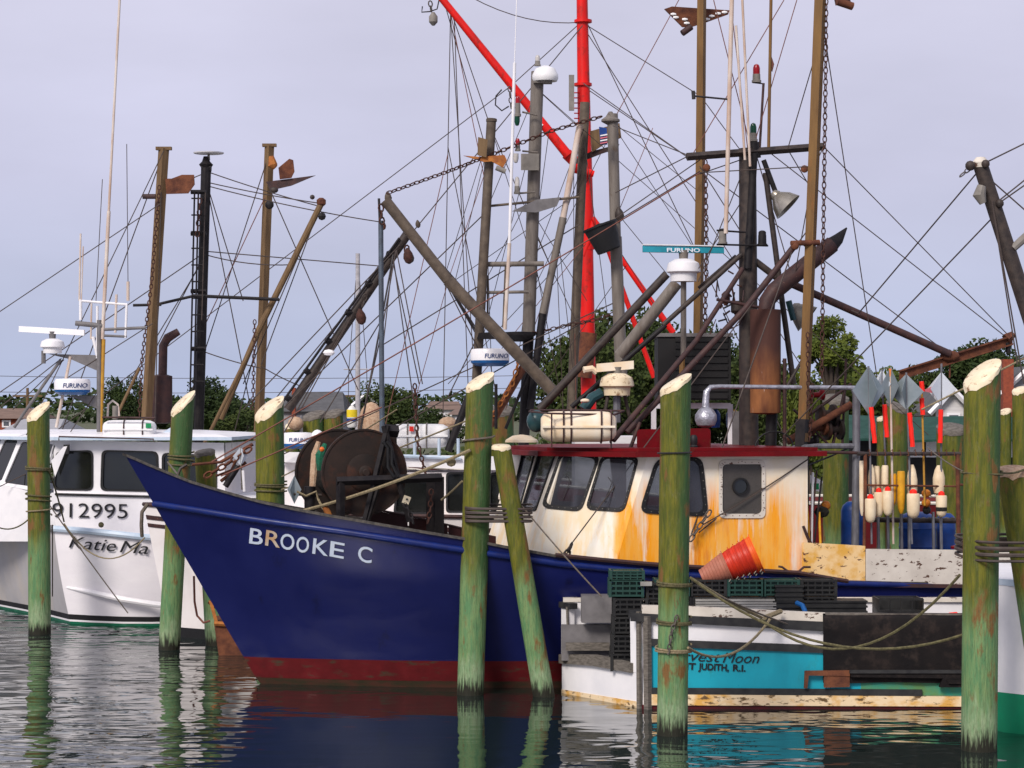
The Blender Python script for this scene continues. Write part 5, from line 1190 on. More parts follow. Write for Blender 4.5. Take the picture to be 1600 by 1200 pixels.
# ------------------------------------------------------------------ float rack on the blue boat's stern rail
rk = thing('float_rack', BP(1350, 860, 1.85), 'rusty pipe rack holding floats and marker flags on the stern rail', 'rack')
def rbar(x0, y0, x1, y1, w_, m='rust', v=1.85, name='bar', n=8): 
    a, b = BP(x0, y0, v), BP(x1, y1, v); MB().tube(a, b, w_ * a.y / F / 2, n=n).build(name, m, rk)
rbar(1340, 709, 1500, 709, 6, 'dark_tube', name='top_rail'); rbar(1352, 758, 1495, 760, 3); rbar(1352, 709, 1352, 800, 6); rbar(1351, 800, 1350, 860, 5); rbar(1496, 710, 1498, 855, 7)
rbar(1355, 812, 1500, 814, 8, 'dark_tube', 1.5, 'lower_rail'); rbar(1498, 757, 1510, 758, 4)
MB().lathe(BP(1497, 857, 1.85), (0, 0, 1), [(.10, 0), (.10, .03), (.03, .05)], 14).build('foot_flange', 'roof_red', rk)
for x_ in range(1362, 1500, 9): MB().ball(BP(x_, 812, 1.48), .045, 8, (1.1, 1, .8)).build('net_cork', 'old_wood' if x_ % 2 else 'dark_tube', rk)
rndr = random.Random(9)
for x_ in range(1356, 1496, 12): MB().path([BP(x_, 705, 1.86), BP(x_ + 2, 702, 1.9), BP(x_ + 4, 712, 1.9), BP(x_ + 1, 712, 1.86)], .006, 4).build('tie_wire', 'rust', rk)
def flag_buoy(label, x, ytop, yref, wref, href, yf0, yf1, xf0, xf1, ybot, xb, polem, refm, tw, fl, v):
    t = thing('marker_buoy', BP(xb, ybot, v), label, 'marker buoy', 'marker flags standing in the float rack')
    MB().tube(BP(x, ytop, v), BP(xb, ybot, v), .014, n=7).build('pole', polem, t)
    if refm:
        c = BP(x, yref, v); k_ = c.y / F; w_, h_ = wref * k_ / 2 * 1.12, href * k_ / 2; mb = MB()
        for a_ in (tw, tw + math.pi / 2):
            d = Vector((math.cos(a_), math.sin(a_), 0)) * w_; n = Vector((-math.sin(a_), math.cos(a_), 0)) * .004; q_ = [c - d, c - Vector((0, 0, h_)), c + d, c + Vector((0, 0, h_))]; mb.prism([p - n * .5 for p in q_], n)
        mb.build('radar_reflector', refm, t, 0)
    a, b = BP(xf0, yf0, v) + Vector((0, -.05, 0)), BP(xf1, yf1, v) + Vector((0, -.05, 0)); pts = [a.lerp(b, i / 8) + Vector((.0025 * math.sin(i * 2.1), 0, 0)) for i in range(9)]
    MB().path(pts, [.032 + .0015 * math.sin(i * 1.7) for i in range(9)], 9).build('rolled_flag', 'flag_red', t)
    if fl:
        fx_, fy0, fy1, fw = fl; c = BP(fx_, fy1, v - .05) ; h_ = (BP(fx_, fy0, v - .05) - c).length; r_ = fw * c.y / F / 2
        MB().lathe(c, (0, 0, 1), [(r_ * .3, 0), (r_ * .8, h_ * .1), (r_, h_ * .35), (r_, h_ * .6), (r_ * .7, h_ * .85), (r_ * .3, h_)], 16).build('float', 'float_cream', t)
flag_buoy('marker buoy with the leftmost large grey square reflector', 1357, 572, 610, 51, 76, 636, 692, 1360, 1366, 850, 1362, 'galv', 'reflector', .35, (1362, 726, 775, 11), 1.84)
flag_buoy('marker buoy with red roll tilted left below the second reflector', 1378, 576, 600, 28, 46, 632, 683, 1381, 1385, 850, 1388, 'galv', 'reflector_bright', .9, (1380, 728, 772, 12), 1.70)
flag_buoy('wooden poled marker with orange tipped square reflector', 1391, 578, 604, 40, 60, 0, 0, 1391, 1391, 850, 1396, 'wood_mast', 'reflector', .55, None, 1.78) if False else None
t = thing('marker_buoy', BP(1395, 850, 1.78), 'wooden poled marker with orange tipped square reflector and no red roll', 'marker buoy', 'marker flags standing in the float rack')
MB().tube(BP(1391, 577, 1.78), BP(1396, 850, 1.78), .015, n=7).build('pole', 'pale_pole', t); diamond(1391, 604, 40, 60, BP, 1.78, 'reflector', 0, t, tw=.55); MB().tube(BP(1391, 576, 1.78), BP(1391, 590, 1.78), .022, .012).build('orange_tip', 'orange_tip', t)
flag_buoy('marker buoy with grey square reflector right of the orange tip', 1416, 582, 612, 50, 56, 645, 698, 1420, 1425, 850, 1425, 'galv', 'reflector', 1.15, (1425, 726, 785, 17), 1.82)
flag_buoy('marker buoy on a yellow pole with two red rolls and no reflector', 1440, 596, 0, 0, 0, 622, 648, 1439, 1441, 790, 1445, 'yellow_pole', None, 0, None, 1.76)
t = [o for o in bpy.data.objects if o.get('label', '').startswith('marker buoy on a yellow')][0]
MB().path([BP(1439, 596, 1.76) + Vector((0, -.03, 0)), BP(1441, 612, 1.76) + Vector((0, -.03, 0))], .032, 8).build('red_flag_end', 'flag_red', t)
MB().prism([BP(1444, 609, 1.8), BP(1456, 604, 1.8), BP(1456, 614, 1.8), BP(1446, 612, 1.8)], (.01, .02, 0)).build('pink_rag', 'pink_cloth', t, 0)
flag_buoy('marker buoy with the bright white square reflector at the right', 1471, 568, 608, 50, 54, 640, 692, 1469, 1468, 850, 1470, 'galv', 'reflector_bright', .75, (1467, 727, 775, 19), 1.84)
def floatb(x, y0, y1, wpx, m, label, v, capm='flag_red', black=False):
    c = BP(x, y1, v); k_ = c.y / F; h_ = (y1 - y0) * k_; r_ = wpx * k_ / 2
    o = MB().lathe(c, (0, 0, 1), [(.01, 0), (r_ * .55, h_ * .04), (r_ * .85, h_ * .14), (r_, h_ * .32), (r_ * 1.02, h_ * .95), (r_ * .9, h_), (.01, h_)], 18).build('fishing_float', m)
    tag(o, label, 'float', 'lobster floats hanging in the rack')
    if capm: MB().lathe(c + Vector((0, 0, h_ - .002)), (0, 0, 1), [(r_ * .6, 0), (r_ * .55, .04), (r_ * .2, .06)], 12).build('cap', capm, o)
    if black: MB().lathe(c + Vector((0, 0, h_ * .28)), (0, 0, 1), [(r_ * 1.03, 0), (r_ * 1.04, h_ * .18), (r_ * .2, h_ * .18)], 16).build('dark_band', 'net_dark', o)
floatb(1360, 779, 817, 17, 'float_cream', 'leftmost cream float with red cap in the rack', 1.98)
floatb(1373, 769, 808, 15, 'float_cream', 'second cream float with red cap from the left', 1.90); floatb(1387, 767, 806, 15, 'float_cream', 'third cream float with red cap from the left', 1.98)
floatb(1427, 771, 810, 20, 'float_cream', 'wide cream float right of the yellow float', 1.98); floatb(1471, 774, 808, 17, 'float_cream', 'rightmost cream float with dark band', 1.98, black=True)
floatb(1383, 727, 775, 10, 'float_cream', 'slim cream float high in the rack', 1.8, None); floatb(1370, 728, 775, 9, 'float_cream', 'slim cream float behind the upper rail', 1.72, None)
floatb(1408, 736, 803, 12, 'float_yellow', 'long yellow float in the middle of the rack', 1.84, None); floatb(1396, 740, 790, 10, 'float_yellow', 'darker yellow float beside the grey pole', 1.74, None)
floatb(1347, 720, 806, 9, 'float_orange' if False else 'raft_cream', 'long pale wooden float left of the rack post', 1.7, None)
for i, y_ in enumerate((771, 786)): tag(MB().ball(BP(1447, y_, 1.7), .065, 12, (1, 1, .9)).build('ball_float', 'float_orange'), ['upper orange ball float hanging in the rack', 'lower orange ball float hanging in the rack'][i], 'float', 'orange ball floats')
tag(MB().ball(BP(1448, 797, 1.65), .06, 10).build('ball_float', 'black_rubber'), 'black ball float under the two orange ones', 'float')
for x_ in (1372, 1387, 1408, 1420, 1458, 1470): 
    MB().tube(BP(x_, 800, 1.6), BP(x_ + 1, 862, 1.6), .022, n=8).build('handle_tube', 'galv', rk)
def barrel(x0, x1, y0, y1, v, label, m='barrel_blue'):
    a = BP((x0 + x1) / 2, y1, v); b = BP((x0 + x1) / 2, y0, v); r_ = (x1 - x0) * a.y / F / 2; h_ = (b - a).length
    tag(MB().lathe(a, (0, 0, 1), [(r_ * .9, 0), (r_, h_ * .05), (r_, h_ * .30), (r_ * 1.03, h_ * .33), (r_, h_ * .36), (r_, h_ * .66), (r_ * 1.03, h_ * .69), (r_, h_ * .72), (r_, h_ * .86), (r_ * .85, h_ * .94), (r_ * .5, h_)], 24).build('barrel', m), label, 'barrel', 'blue plastic barrels on the stern deck')
barrel(1314, 1352, 784, 880, 1.0, 'bright blue barrel behind the grey post'); barrel(1405, 1462, 800, 880, .9, 'blue barrel behind the middle of the float rack'); barrel(1463, 1493, 802, 880, .7, 'blue barrel at the right of the float rack')
# tools at the rear corner of the wheelhouse
tl = thing('tool_bundle', BP(1275, 850, 1.75), 'bundle of poles, gaff and trash leaning behind the wheelhouse corner', 'tools')
for q_ in ((1257, 722, 1264, 848, 5, 'float_yellow'), (1262, 712, 1262, 848, 4, 'black_rubber'), (1270, 738, 1268, 848, 4, 'raft_white'), (1284, 745, 1272, 852, 3, 'black_tube'), (1276, 735, 1266, 850, 3, 'rust_tube'), (1280, 800, 1282, 850, 4, 'float_yellow')):
    a, b = BP(q_[0], q_[1], 1.7), BP(q_[2], q_[3], 1.75); MB().tube(a, b, q_[4] * a.y / F / 2, n=8).build('pole', q_[5], tl)
MB().hexa([BP(1266, 765, 1.6), BP(1280, 768, 1.6), BP(1280, 768, 1.5), BP(1266, 765, 1.5), BP(1266, 742, 1.6), BP(1286, 752, 1.6), BP(1286, 752, 1.5), BP(1266, 742, 1.5)]).build('white_carton', 'raft_white', tl, 0)
MB().box(BP(1273, 760, 1.62), (.11, .02, .08)).build('green_label', 'sticker_green', tl, 0)
MB().ball(BP(1290, 790, 1.4), .07, 10).build('orange_float', 'float_orange', tl); MB().ball(BP(1284, 800, 1.45), .08, 8, (1.3, 1, 1)).build('net_bag', 'net_dark', tl)
MB().path([BP(1262, 727, 1.8), BP(1275, 722, 1.6), BP(1300, 712, 1.5), BP(1325, 700, 1.4)], .012, 6).build('cable', 'black_rubber', tl)
MB().path([BP(1255, 822, 1.95), BP(1262, 840, 1.95), BP(1268, 850, 1.9)], .02, 6).build('hook', 'rust_tube', tl)

# ------------------------------------------------------------------ generic double-ended hull for the other boats
def simple_hull(t, O, yaw, L, beam, zb, zs, rake, m, zc, mlow, flare=.15, full=.42, stripes=(), deckm='white_paint', capm='offwhite_chipped', tumble=0):
    ca, sa = math.cos(yaw), math.sin(yaw)
    def Wp(s, v, z): return Vector((O[0] + ca * s + sa * v, O[1] + sa * s - ca * v, z))
    us = [0, .01, .03, .06, .1, .15, .22, .3, .4, .5, .62, .75, .88, 1]
    def zsh(u): return zb + (zs - zb) * min(1, u / .6) ** .8 
    def stm(z): return -rake * max(z, 0) / zb
    def hbw(u, z): return beam / 2 * (1 - flare * (1 - min(max(z, -.5) / zs, 1))) * (1 - (1 - min(u / full, 1)) ** 2.1) * (1 - .1 * max(0, (u - .6) / .4) ** 2)
    def strip(z0, z1, off_, name, m_, rows=4):
        mb = MB()
        for sd_ in (1, -1):
            vs = []
            for u in us:
                a_, b_ = z0(u), z1(u)
                for j in range(rows + 1):
                    z = a_ + (b_ - a_) * j / rows; s = stm(z) + u * (L - stm(z)); vs.append(Wp(s, sd_ * (hbw(u, z) + off_), z))
            k_ = rows + 1; mb.add(vs, [(i * k_ + j, (i + 1) * k_ + j, (i + 1) * k_ + j + 1, i * k_ + j + 1) for i in range(len(us) - 1) for j in range(rows)])
        a = []
        for j in range(rows + 1): z = z0(1) + (z1(1) - z0(1)) * j / rows; v = hbw(1, z) + off_; a += [Wp(L, v, z), Wp(L, -v, z)]
        mb.add(a, [(2 * j, 2 * j + 1, 2 * j + 3, 2 * j + 2) for j in range(rows)])
        return mb.build(name, m_, t, 60)
    strip(lambda u: zc, zsh, 0, 'hull', m, 8); strip(lambda u: -.6, lambda u: zc, .002, 'bottom_paint', mlow, 4)
    for (a_, b_, mm, nm) in stripes: strip(lambda u, a_=a_: a_ if a_ > 0 and a_ < 50 else zsh(u) + a_ - (100 if a_ > 50 else 0), lambda u, b_=b_: b_ if b_ > 0 and b_ < 50 else zsh(u) + b_ - (100 if b_ > 50 else 0), .015, nm, mm, 1)
    mb = MB(); vs = []
    for u in us: z = zsh(u) - .12; s = stm(z) + u * (L - stm(z)); vs += [Wp(s, hbw(u, z), z), Wp(s, -hbw(u, z), z)]
    mb.add(vs, [(2 * i, 2 * i + 1, 2 * i + 3, 2 * i + 2) for i in range(len(us) - 1)]); mb.build('deck', deckm, t, 0)
    mb = MB()
    for sd_ in (1, -1): mb.path([Wp(stm(zsh(u)) + u * (L - stm(zsh(u))), sd_ * hbw(u, zsh(u)), zsh(u)) for u in us], .035, 6)
    mb.build('cap_rail', capm, t); return Wp, zsh

# right-hand boat: white over sea green with a dark raking mast
rb = thing('motor_boat', P(1640, 1157, 25.2), 'white boat with sea green bottom cut off by the right edge', 'boat')
A = P(1545, 1157, 25.6)
def rp_(x_, y_, Y_=25.6): return P(x_, y_, Y_)
mb = MB(); vs = []
secs = [(1548, 25.9), (1575, 25.5), (1610, 25.3), (1680, 25.2), (1800, 25.2), (1950, 25.25)]
def band(name, m, y0s, y1s, o_=0, rows=5):
    mb = MB(); vs = []
    for i, (x_, Y_) in enumerate(secs):
        for j in range(rows + 1):
            y_ = y0s[i] + (y1s[i] - y0s[i]) * j / rows; f_ = max(0, (y_ - 1060) / 100.) ** 2 * .25
            p = P(x_, y_, Y_); vs.append(Vector((p.x, Y_ + f_ - o_, p.z)))
    k_ = rows + 1; mb.add(vs, [(i * k_ + j, (i + 1) * k_ + j, (i + 1) * k_ + j + 1, i * k_ + j + 1) for i in range(len(secs) - 1) for j in range(rows)]); mb.build(name, m, rb, 60)
band('hull', 'white_paint', [904, 906, 908, 912, 914, 916], [1080, 1083, 1087, 1092, 1095, 1097]); band('bottom_paint', 'sea_green', [1080, 1083, 1087, 1092, 1095, 1097], [1180] * 6)
band('rub_rail', 'pale_blue', [903, 905, 907, 911, 913, 915], [912, 915, 918, 923, 925, 927], .03, 2)
MB().add([P(1548, 905, 25.9), P(1950, 916, 25.25), P(1950, 916, 25.25) + Vector((0, 3, 0)), P(1548, 905, 25.9) + Vector((0.3, 3, 0))], [(0, 1, 2, 3)]).build('deck', 'white_paint', rb, 0)
MB().add([P(1548, 905, 25.9), P(1548, 905, 25.9) + Vector((0.3, 3, 0)), P(1548, 1180, 25.9) + Vector((0.3, 3, 0)), P(1548, 1180, 25.9)], [(0, 1, 2, 3)]).build('transom', 'white_paint', rb, 0)
def PP(Y_): return lambda x_, y_, v=0: P(x_, y_, Y_ - v * .5)
rbp = PP(26.6)
def gbar(parent, pt, x0, y0, x1, y1, wpx, m, name='mast', v=0, w1=None, n=12, v1=None):
    a, b = pt(x0, y0, v), pt(x1, y1, v if v1 is None else v1); k = a.y / F / 2; return MB().tube(a, b, wpx * k, (w1 or wpx) * k, n).build(name, m, parent)
gbar(rb, rbp, 1532, 258, 1742, 905, 24, 'dark_tube', 'raking_mast', w1=28)
MB().lathe(rbp(1532, 262), (0, 0, 1), [(.09, 0), (.10, .06), (.05, .12)], 12).build('mast_cap', 'offwhite_chipped', rb)
MB().path([rbp(1534, 290, .3), rbp(1530, 305, .3), rbp(1536, 318, .3)], [.05, .075, .04], 10).build('pulley_block', 'lamp_grey', rb)
for (x_, y_, r_) in ((1516, 259, .06), (1540, 256, .05), (1562, 318, .05)): MB().ball(rbp(x_, y_, .2), r_, 10).build('pulley_block', 'dark_tube', rb)
MB().path([rbp(1583, 388, .1), rbp(1596, 376, .1), rbp(1612, 362, .1)], [.045, .05, .05], 10).build('floodlight', 'lamp_grey', rb)
lines(rb, rbp, [(1502, 272, 1350, 470, 0, 0, -4), (1545, 245, 1640, 205), (1545, 268, 1660, 380), (1535, 318, 1600, 600, 0, .2, .5), (1533, 318, 1590, 570, 0, .2, .5), (1560, 318, 1640, 250), (1562, 320, 1640, 262), (1538, 340, 1340, 560, 0, 0, -5), (1350, 470, 1315, 520, 0, -4, -4)], 'wire', .009)
lines(rb, rbp, [(1440, 640, 1640, 540, 0, 0, 0)], 'rope', .012)
MB().chain([rbp(1516, 262, .2), rbp(1500, 276, .2)], .008, .09, .05).build('shackle', 'chain_steel', rb)

# white boat bow-on at the left
km = thing('lobster_boat', P(97, 975, 38.7), 'white lobster boat with pale blue roof and black registration numbers', 'boat')
shR = [(85, 825, 38.7), (130, 828, 38.3), (180, 833, 38.1), (225, 838, 38.1), (330, 842, 38.4), (430, 842, 39.5)]
shL = [(85, 825, 38.7), (60, 821, 39.3), (20, 817, 40.4), (-40, 811, 42.0), (-110, 806, 44.0), (-150, 804, 47)]
def kband(sh, f0, f1, name, m, rows, o_=0.0, keel=None):
    mb = MB(); vs = []
    for i, (x_, ys, Y_) in enumerate(sh):
        tp_ = P(x_, ys, Y_); bx = {True: .25 if i < 1 else .32, False: .0}[True]
        s_ = 1 if sh is shR else -1
        for j in range(rows + 1):
            f_ = f0 + (f1 - f0) * j / rows; z = tp_.z * (1 - f_) if f_ <= 1 else -(f_ - 1) * 1.2
            ins = (f_ ** 1.4) * (.26 if i == 0 else .16); 
            vs.append(Vector((tp_.x + (ins if i == 0 else (ins * .6 if s_ > 0 else ins * 1.3)), tp_.y + ins * (0.2 if i == 0 else 1.6) - o_, z)))
    k_ = rows + 1; mb.add(vs, [(i * k_ + j, (i + 1) * k_ + j, (i + 1) * k_ + j + 1, i * k_ + j + 1) for i in range(len(sh) - 1) for j in range(rows)]); return mb.build(name, m, km, 60)
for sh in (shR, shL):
    kband(sh, 0, .90, 'hull_side', 'white_hull' if sh is shR else 'shaded_hull', 8)
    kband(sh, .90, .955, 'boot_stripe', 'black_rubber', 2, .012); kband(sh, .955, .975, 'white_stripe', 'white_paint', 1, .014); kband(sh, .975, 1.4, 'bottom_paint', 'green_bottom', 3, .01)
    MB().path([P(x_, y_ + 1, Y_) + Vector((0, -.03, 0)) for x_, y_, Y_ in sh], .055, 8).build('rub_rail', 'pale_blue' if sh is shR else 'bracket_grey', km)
MB().path([P(105, 918, 38.68), P(150, 927, 38.33), P(190, 936, 38.15), P(240, 944, 38.1), P(300, 950, 38.2)], [.02, .045, .05, .05, .05], 8).build('spray_rail', 'white_paint', km)
dkp = [P(x_, y_ + 3, Y_) for x_, y_, Y_ in shR] + [P(x_, y_ + 3, Y_) for x_, y_, Y_ in shL[::-1]]
zz = min(p.z for p in dkp); MB().add([Vector((p.x, p.y + (.05), zz)) for p in dkp], [tuple(range(len(dkp)))]).build('deck', 'white_paint', km, 0)
# trunk cabin and wheelhouse
Yk = 39.4
def kp(x_, y_, o_=0.0): return P(x_, y_, Yk - o_)
tr_ = [(40, 745), (82, 772), (400, 778), (400, 845), (95, 838), (40, 830)]
MB().prism([P(80, 770, 39.1), P(400, 777, 39.1), P(400, 846, 39.1), (P(90, 846, 39.1))], (0, 2.5, 0)).build('trunk_cabin', 'white_paint', km, 0)
MB().prism([P(-60, 735, 40.6), P(0, 758, 39.9), P(80, 772, 39.12), P(90, 846, 39.12), P(0, 846, 39.9), P(-60, 846, 40.6)][::-1], (.3, 2.0, 0)).build('trunk_cabin', 'white_paint', km, 0)
MB().path([P(86, 772, 39.08), P(232, 776, 39.08), P(400, 780, 39.08)], .022, 6).build('trunk_moulding', 'black_rubber', km)
fr_o = [P(84, 688, 39.2), P(350, 692, 39.2), P(352, 775, 39.2), P(84, 771, 39.2)]
hol = []
for cor in ([(88, 706), (145, 704), (145, 766), (84, 765)], [(160, 704), (246, 706), (248, 768), (158, 766)], [(254, 708), (338, 712), (338, 768), (254, 768)]): hol.append([P(p.x, p.y, 39.2) for p in rquad(cor, 9)])
w_ = wall_with_holes(fr_o, hol, Vector((0, -1, 0)), .06); kw = w_.build('wheelhouse_side', 'white_paint', km, 0)
for hpoly in hol:
    f = MB().ring(shrink(hpoly, 1.03), shrink(hpoly, .94), Vector((0, -.015, 0))).build('window', 'black_rubber', kw, 0); MB().prism([p + Vector((0, .03, 0)) for p in shrink(hpoly, .99)], (0, .01, 0)).build('pane', 'glass_dark', f, 0)
MB().add([P(352, 692, 39.2), P(352, 775, 39.2), P(352, 775, 39.2) + Vector((.3, 4, 0)), P(352, 692, 39.2) + Vector((.3, 4, 0))], [(0, 1, 2, 3)]).build('wheelhouse_end', 'white_paint', km, 0)
wn = Vector((-.57, -.82, 0))
fa, fb = P(84, 690, 39.2), P(-70, 668, 41.4)
fc, fd = P(-95, 738, 41.1), P(66, 770, 39.1)
nrm = (fb - fa).cross(fd - fa).normalized(); nrm = -nrm if nrm.y > 0 else nrm
def onk(x_, y_): return on_plane(x_, y_, fa, nrm)
hol = [[onk(p.x, p.y) for p in rquad(c_, 4)] for c_ in ([(-38, 680), (3, 684), (-24, 742), (-70, 730)], [(8, 686), (28, 688), (2, 752), (-18, 745)], [(34, 690), (84, 694), (62, 762), (6, 754)])]
pr_ = [p - nrm * (p - fa).dot(nrm) for p in (fa, fb, fc, fd)]
w_ = wall_with_holes(pr_, hol, nrm, .05); kf = w_.build('windshield_frame', 'white_paint', km, 0)
for hpoly in hol: MB().prism([p - nrm * .03 for p in shrink(hpoly, 1.02)], nrm * .01).build('windshield_pane', 'glass_dark', kf, 0)
MB().prism([P(99, 698, 39.0), P(105, 697, 39.0), P(86, 745, 39.0), P(80, 720, 39.0)], (0, .02, 0)).build('white_flap', 'white_paint', km, 0)
MB().box(P(104, 702, 39.05), (.09, .09, .16)).build('side_lamp', 'black_rubber', km, 0)
# roof
rf_ = [P(-120, 664, 41.8), P(0, 672, 40.1), P(84, 684, 38.95), P(235, 688, 38.95), P(362, 690, 38.95), P(362, 690, 38.95) + Vector((.2, 4.2, 0)), P(-120, 664, 41.8) + Vector((1.0, 3.0, 0))]
zr_ = P(235, 688, 38.95).z
MB().prism([Vector((p.x, p.y, zr_)) for p in rf_], (0, 0, .055)).build('roof', 'pale_blue', km, 0)
c_ = sum(rf_, Vector()) / len(rf_); rc_ = MB(); n_ = len(rf_)
rc_.add([Vector((c_.x + (p.x - c_.x) * k_, c_.y + (p.y - c_.y) * k_, zr_ + h_)) for k_, h_ in ((.985, .055), (.90, .10), (.6, .15)) for p in rf_], [(j * n_ + i, j * n_ + (i + 1) % n_, (j + 1) * n_ + (i + 1) % n_, (j + 1) * n_ + i) for j in range(2) for i in range(n_)] + [tuple(range(2 * n_, 3 * n_))]).build('roof_crown', 'white_paint', km, 0)
MB().prism([P(245, 681, 39.5), P(268, 667, 39.5), P(268, 681, 39.5)], (0, 1, 0)).build('roof_wedge', 'pale_blue', km, 0)
MB().path([P(92, 688, 38.95), P(92, 682, 38.95), P(240, 686, 38.95), P(240, 690, 38.95)], .012, 5).build('roof_rail', 'rust_tube', km)
pk = (Vector((0, 39.085, 0)), Vector((0, -1, 0)))
text_px('registration_number', '912995', 'black_letter', km, 80, 808, 198, 810, 23, pk, -.004)
def kplace(x0, y0, x1, y1, h):
    a, b = P(x0, y0, 38.45), P(x1, y1, 38.2)
    return a, b
for wd_, x0, y0, x1, y1 in (('Katie', 104, 857, 175, 861), ('Ma', 183, 862, 226, 865)):
    def Yh(px): return interp([(85, 38.7), (130, 38.29), (180, 38.09), (225, 38.09)], px)
    a, b = P(x0, y0, Yh(x0)), P(x1, y1, Yh(x1)); w_ = text_w(wd_, 1.0); hh = 19 * a.y / F / .7
    def kpl(x_, y_, z_, x0=x0, x1=x1, y0=y0, y1=y1, w_=w_, hh=hh):
        t_ = x_ / w_; px = x0 + (x1 - x0) * t_; zz = P(px, y0 + (y1 - y0) * t_, 38.2).z + y_ * hh; Yy = Yh(px); zt_ = P(px, 830, Yy).z; f_ = max(0, 1 - zz / zt_); ins = f_ ** 1.4 * .16
        return Vector(((px - 800) / F * Yy + ins * .6, Yy + ins * 1.6 - .03 - max(z_, 0), zz))
    text('name_lettering', wd_, 'black_letter', km, kpl, 1.0, .0, .35)
# aerials, radars, raft
kpt = lambda x_, y_, v=0: P(x_, y_, 39.6 - v)
for q_ in ((188, -20, 170, 330, 4, 'pale_pole', 'aerial'), (170, 330, 160, 530, 6, 'pale_pole', 'aerial'), (162, 530, 154, 768, 6, 'yellow_pole', 'yellow_pole'), (198, 225, 200, 440, 1.2, 'wire', 'whip_aerial'), (160, 280, 150, 470, 1.2, 'wire', 'whip_aerial'), (126, 365, 124, 470, 3, 'pale_pole', 'whip_aerial'), (130, 385, 127, 470, 2, 'pale_pole', 'whip_aerial'), (200, 440, 200, 470, 5, 'pale_pole', 'aerial_base'),
           (125, 470, 199, 476, 4, 'white_paint', 'aerial_bar'), (126, 468, 126, 500, 5, 'white_paint', 'aerial_foot'), (198, 476, 196, 528, 4, 'white_paint', 'aerial_foot'), (152, 478, 152, 560, 4, 'white_paint', 'aerial_foot'), (182, 460, 180, 520, 4, 'pale_pole', 'aerial_foot'), (143, 474, 142, 530, 3, 'pale_pole', 'aerial_foot'),
           (118, 505, 160, 509, 8, 'bracket_grey', 'bracket_arm'), (154, 524, 198, 526, 4, 'bracket_grey', 'bracket_arm'), (155, 500, 155, 680, 8, 'bracket_grey', 'radar_mast'), (145, 526, 152, 556, 5, 'white_paint', 'bracket_arm'), (110, 557, 88, 668, 5, 'pale_pole', 'stay_tube'), (95, 562, 22, 668, 5, 'bracket_grey', 'stay_tube'), (160, 515, 228, 512, 5, 'bracket_grey', 'bracket_arm')):
    gbar(km, kpt, *q_[:4], q_[4], q_[5], q_[6])
for y0, pts in ((0, [(75, 553), (158, 555), (158, 582), (112, 562)]), (1, [(92, 618), (158, 618), (158, 642), (118, 622)])):
    MB().prism([kpt(*p) for p in pts], (0, .05, 0)).build('radar_bracket', 'bracket_grey', km, 0)
open_radar(km, kpt, .1, (30, 514, 132, 520, 9), (82, 529, 552, 38), [(68, 548, 68, 568, 7, 'bracket_grey')], 'radar_lamp', 'white_paint', 'bracket_grey')
def radome(parent, pt, x0, x1, y0, y1, v, tx=None, nm='radome'):
    a = pt((x0 + x1) / 2, y1, v); k = a.y / F; R_ = (x1 - x0) * k / 2; h = (y1 - y0) * k
    o = MB().lathe(a + Vector((0, 0, h * .32)), (0, 0, 1), [(R_, 0), (R_, h * .5), (R_ * .93, h * .66), (R_ * .5, h * .7)], 28).build(nm, 'white_paint', parent)
    MB().lathe(a, (0, 0, 1), [(R_ * .72, 0), (R_ * .97, h * .18), (R_ * .995, h * .32)], 28).build('radome_base', 'furuno_blue', o)
    if tx:
        w_ = text_w('FURUNO', 1.0); hp = tx[2]
        def place(x_, y_, z_):
            px = tx[0] + (tx[1] - tx[0]) * x_ / w_; dx = (px - (x0 + x1) / 2) * k; dy = math.sqrt(max(0, (R_ + .006) ** 2 - dx * dx)); return Vector((a.x + dx, a.y - dy - max(z_, 0), a.z + h * .45 + y_ * hp * k / .7))
        text('radome_lettering', 'FURUNO', 'blue_letter', o, place, 1.0, .004, .15)
radome(km, kpt, 85, 141, 592, 617, .1, (103, 138, 7))
k1 = thing('life_raft', P(200, 686, 39.3), 'white life raft canister with green sticker on the left boat roof', 'life raft')
canister(k1, kpt, .3, 162, 243, 656, 686, 'raft_white', (.42, .78), 'rust_tube')
MB().path([kpt(160, 652, .55), kpt(243, 653, .55)], .018, 6).build('raft_rail', 'rust_tube', k1); MB().path([kpt(170, 687, .55), kpt(243, 687, .55)], .018, 6).build('raft_rail', 'rust_tube', k1)
MB().box(kpt(232, 665, .5) + Vector((0, .0, 0)), (.09, .02, .08)).build('sticker', 'sticker_green', k1, 0)
MB().path([kpt(168, 652, -.3), kpt(169, 632, -.3), kpt(176, 626, -.3), kpt(184, 632, -.3), kpt(186, 650, -.3)], .02, 6).build('breather_pipe', 'pale_pole', km)
gbar(km, kpt, 180, 634, 180, 655, 9, 'lamp_grey', 'breather')
lines(km, kpt, [(96, 560, 0, 636), (100, 562, 20, 640), (245, 318, -20, 500, 0, 0, 0), (243, 235, 128, 500), (232, 505, 90, 600), (160, 600, 80, 720), (165, 680, 0, 760)], 'wire', .009)
MB().ball(P(158, 820, 38.6), .05, 8).build('bow_cleat', 'rope_green', km)
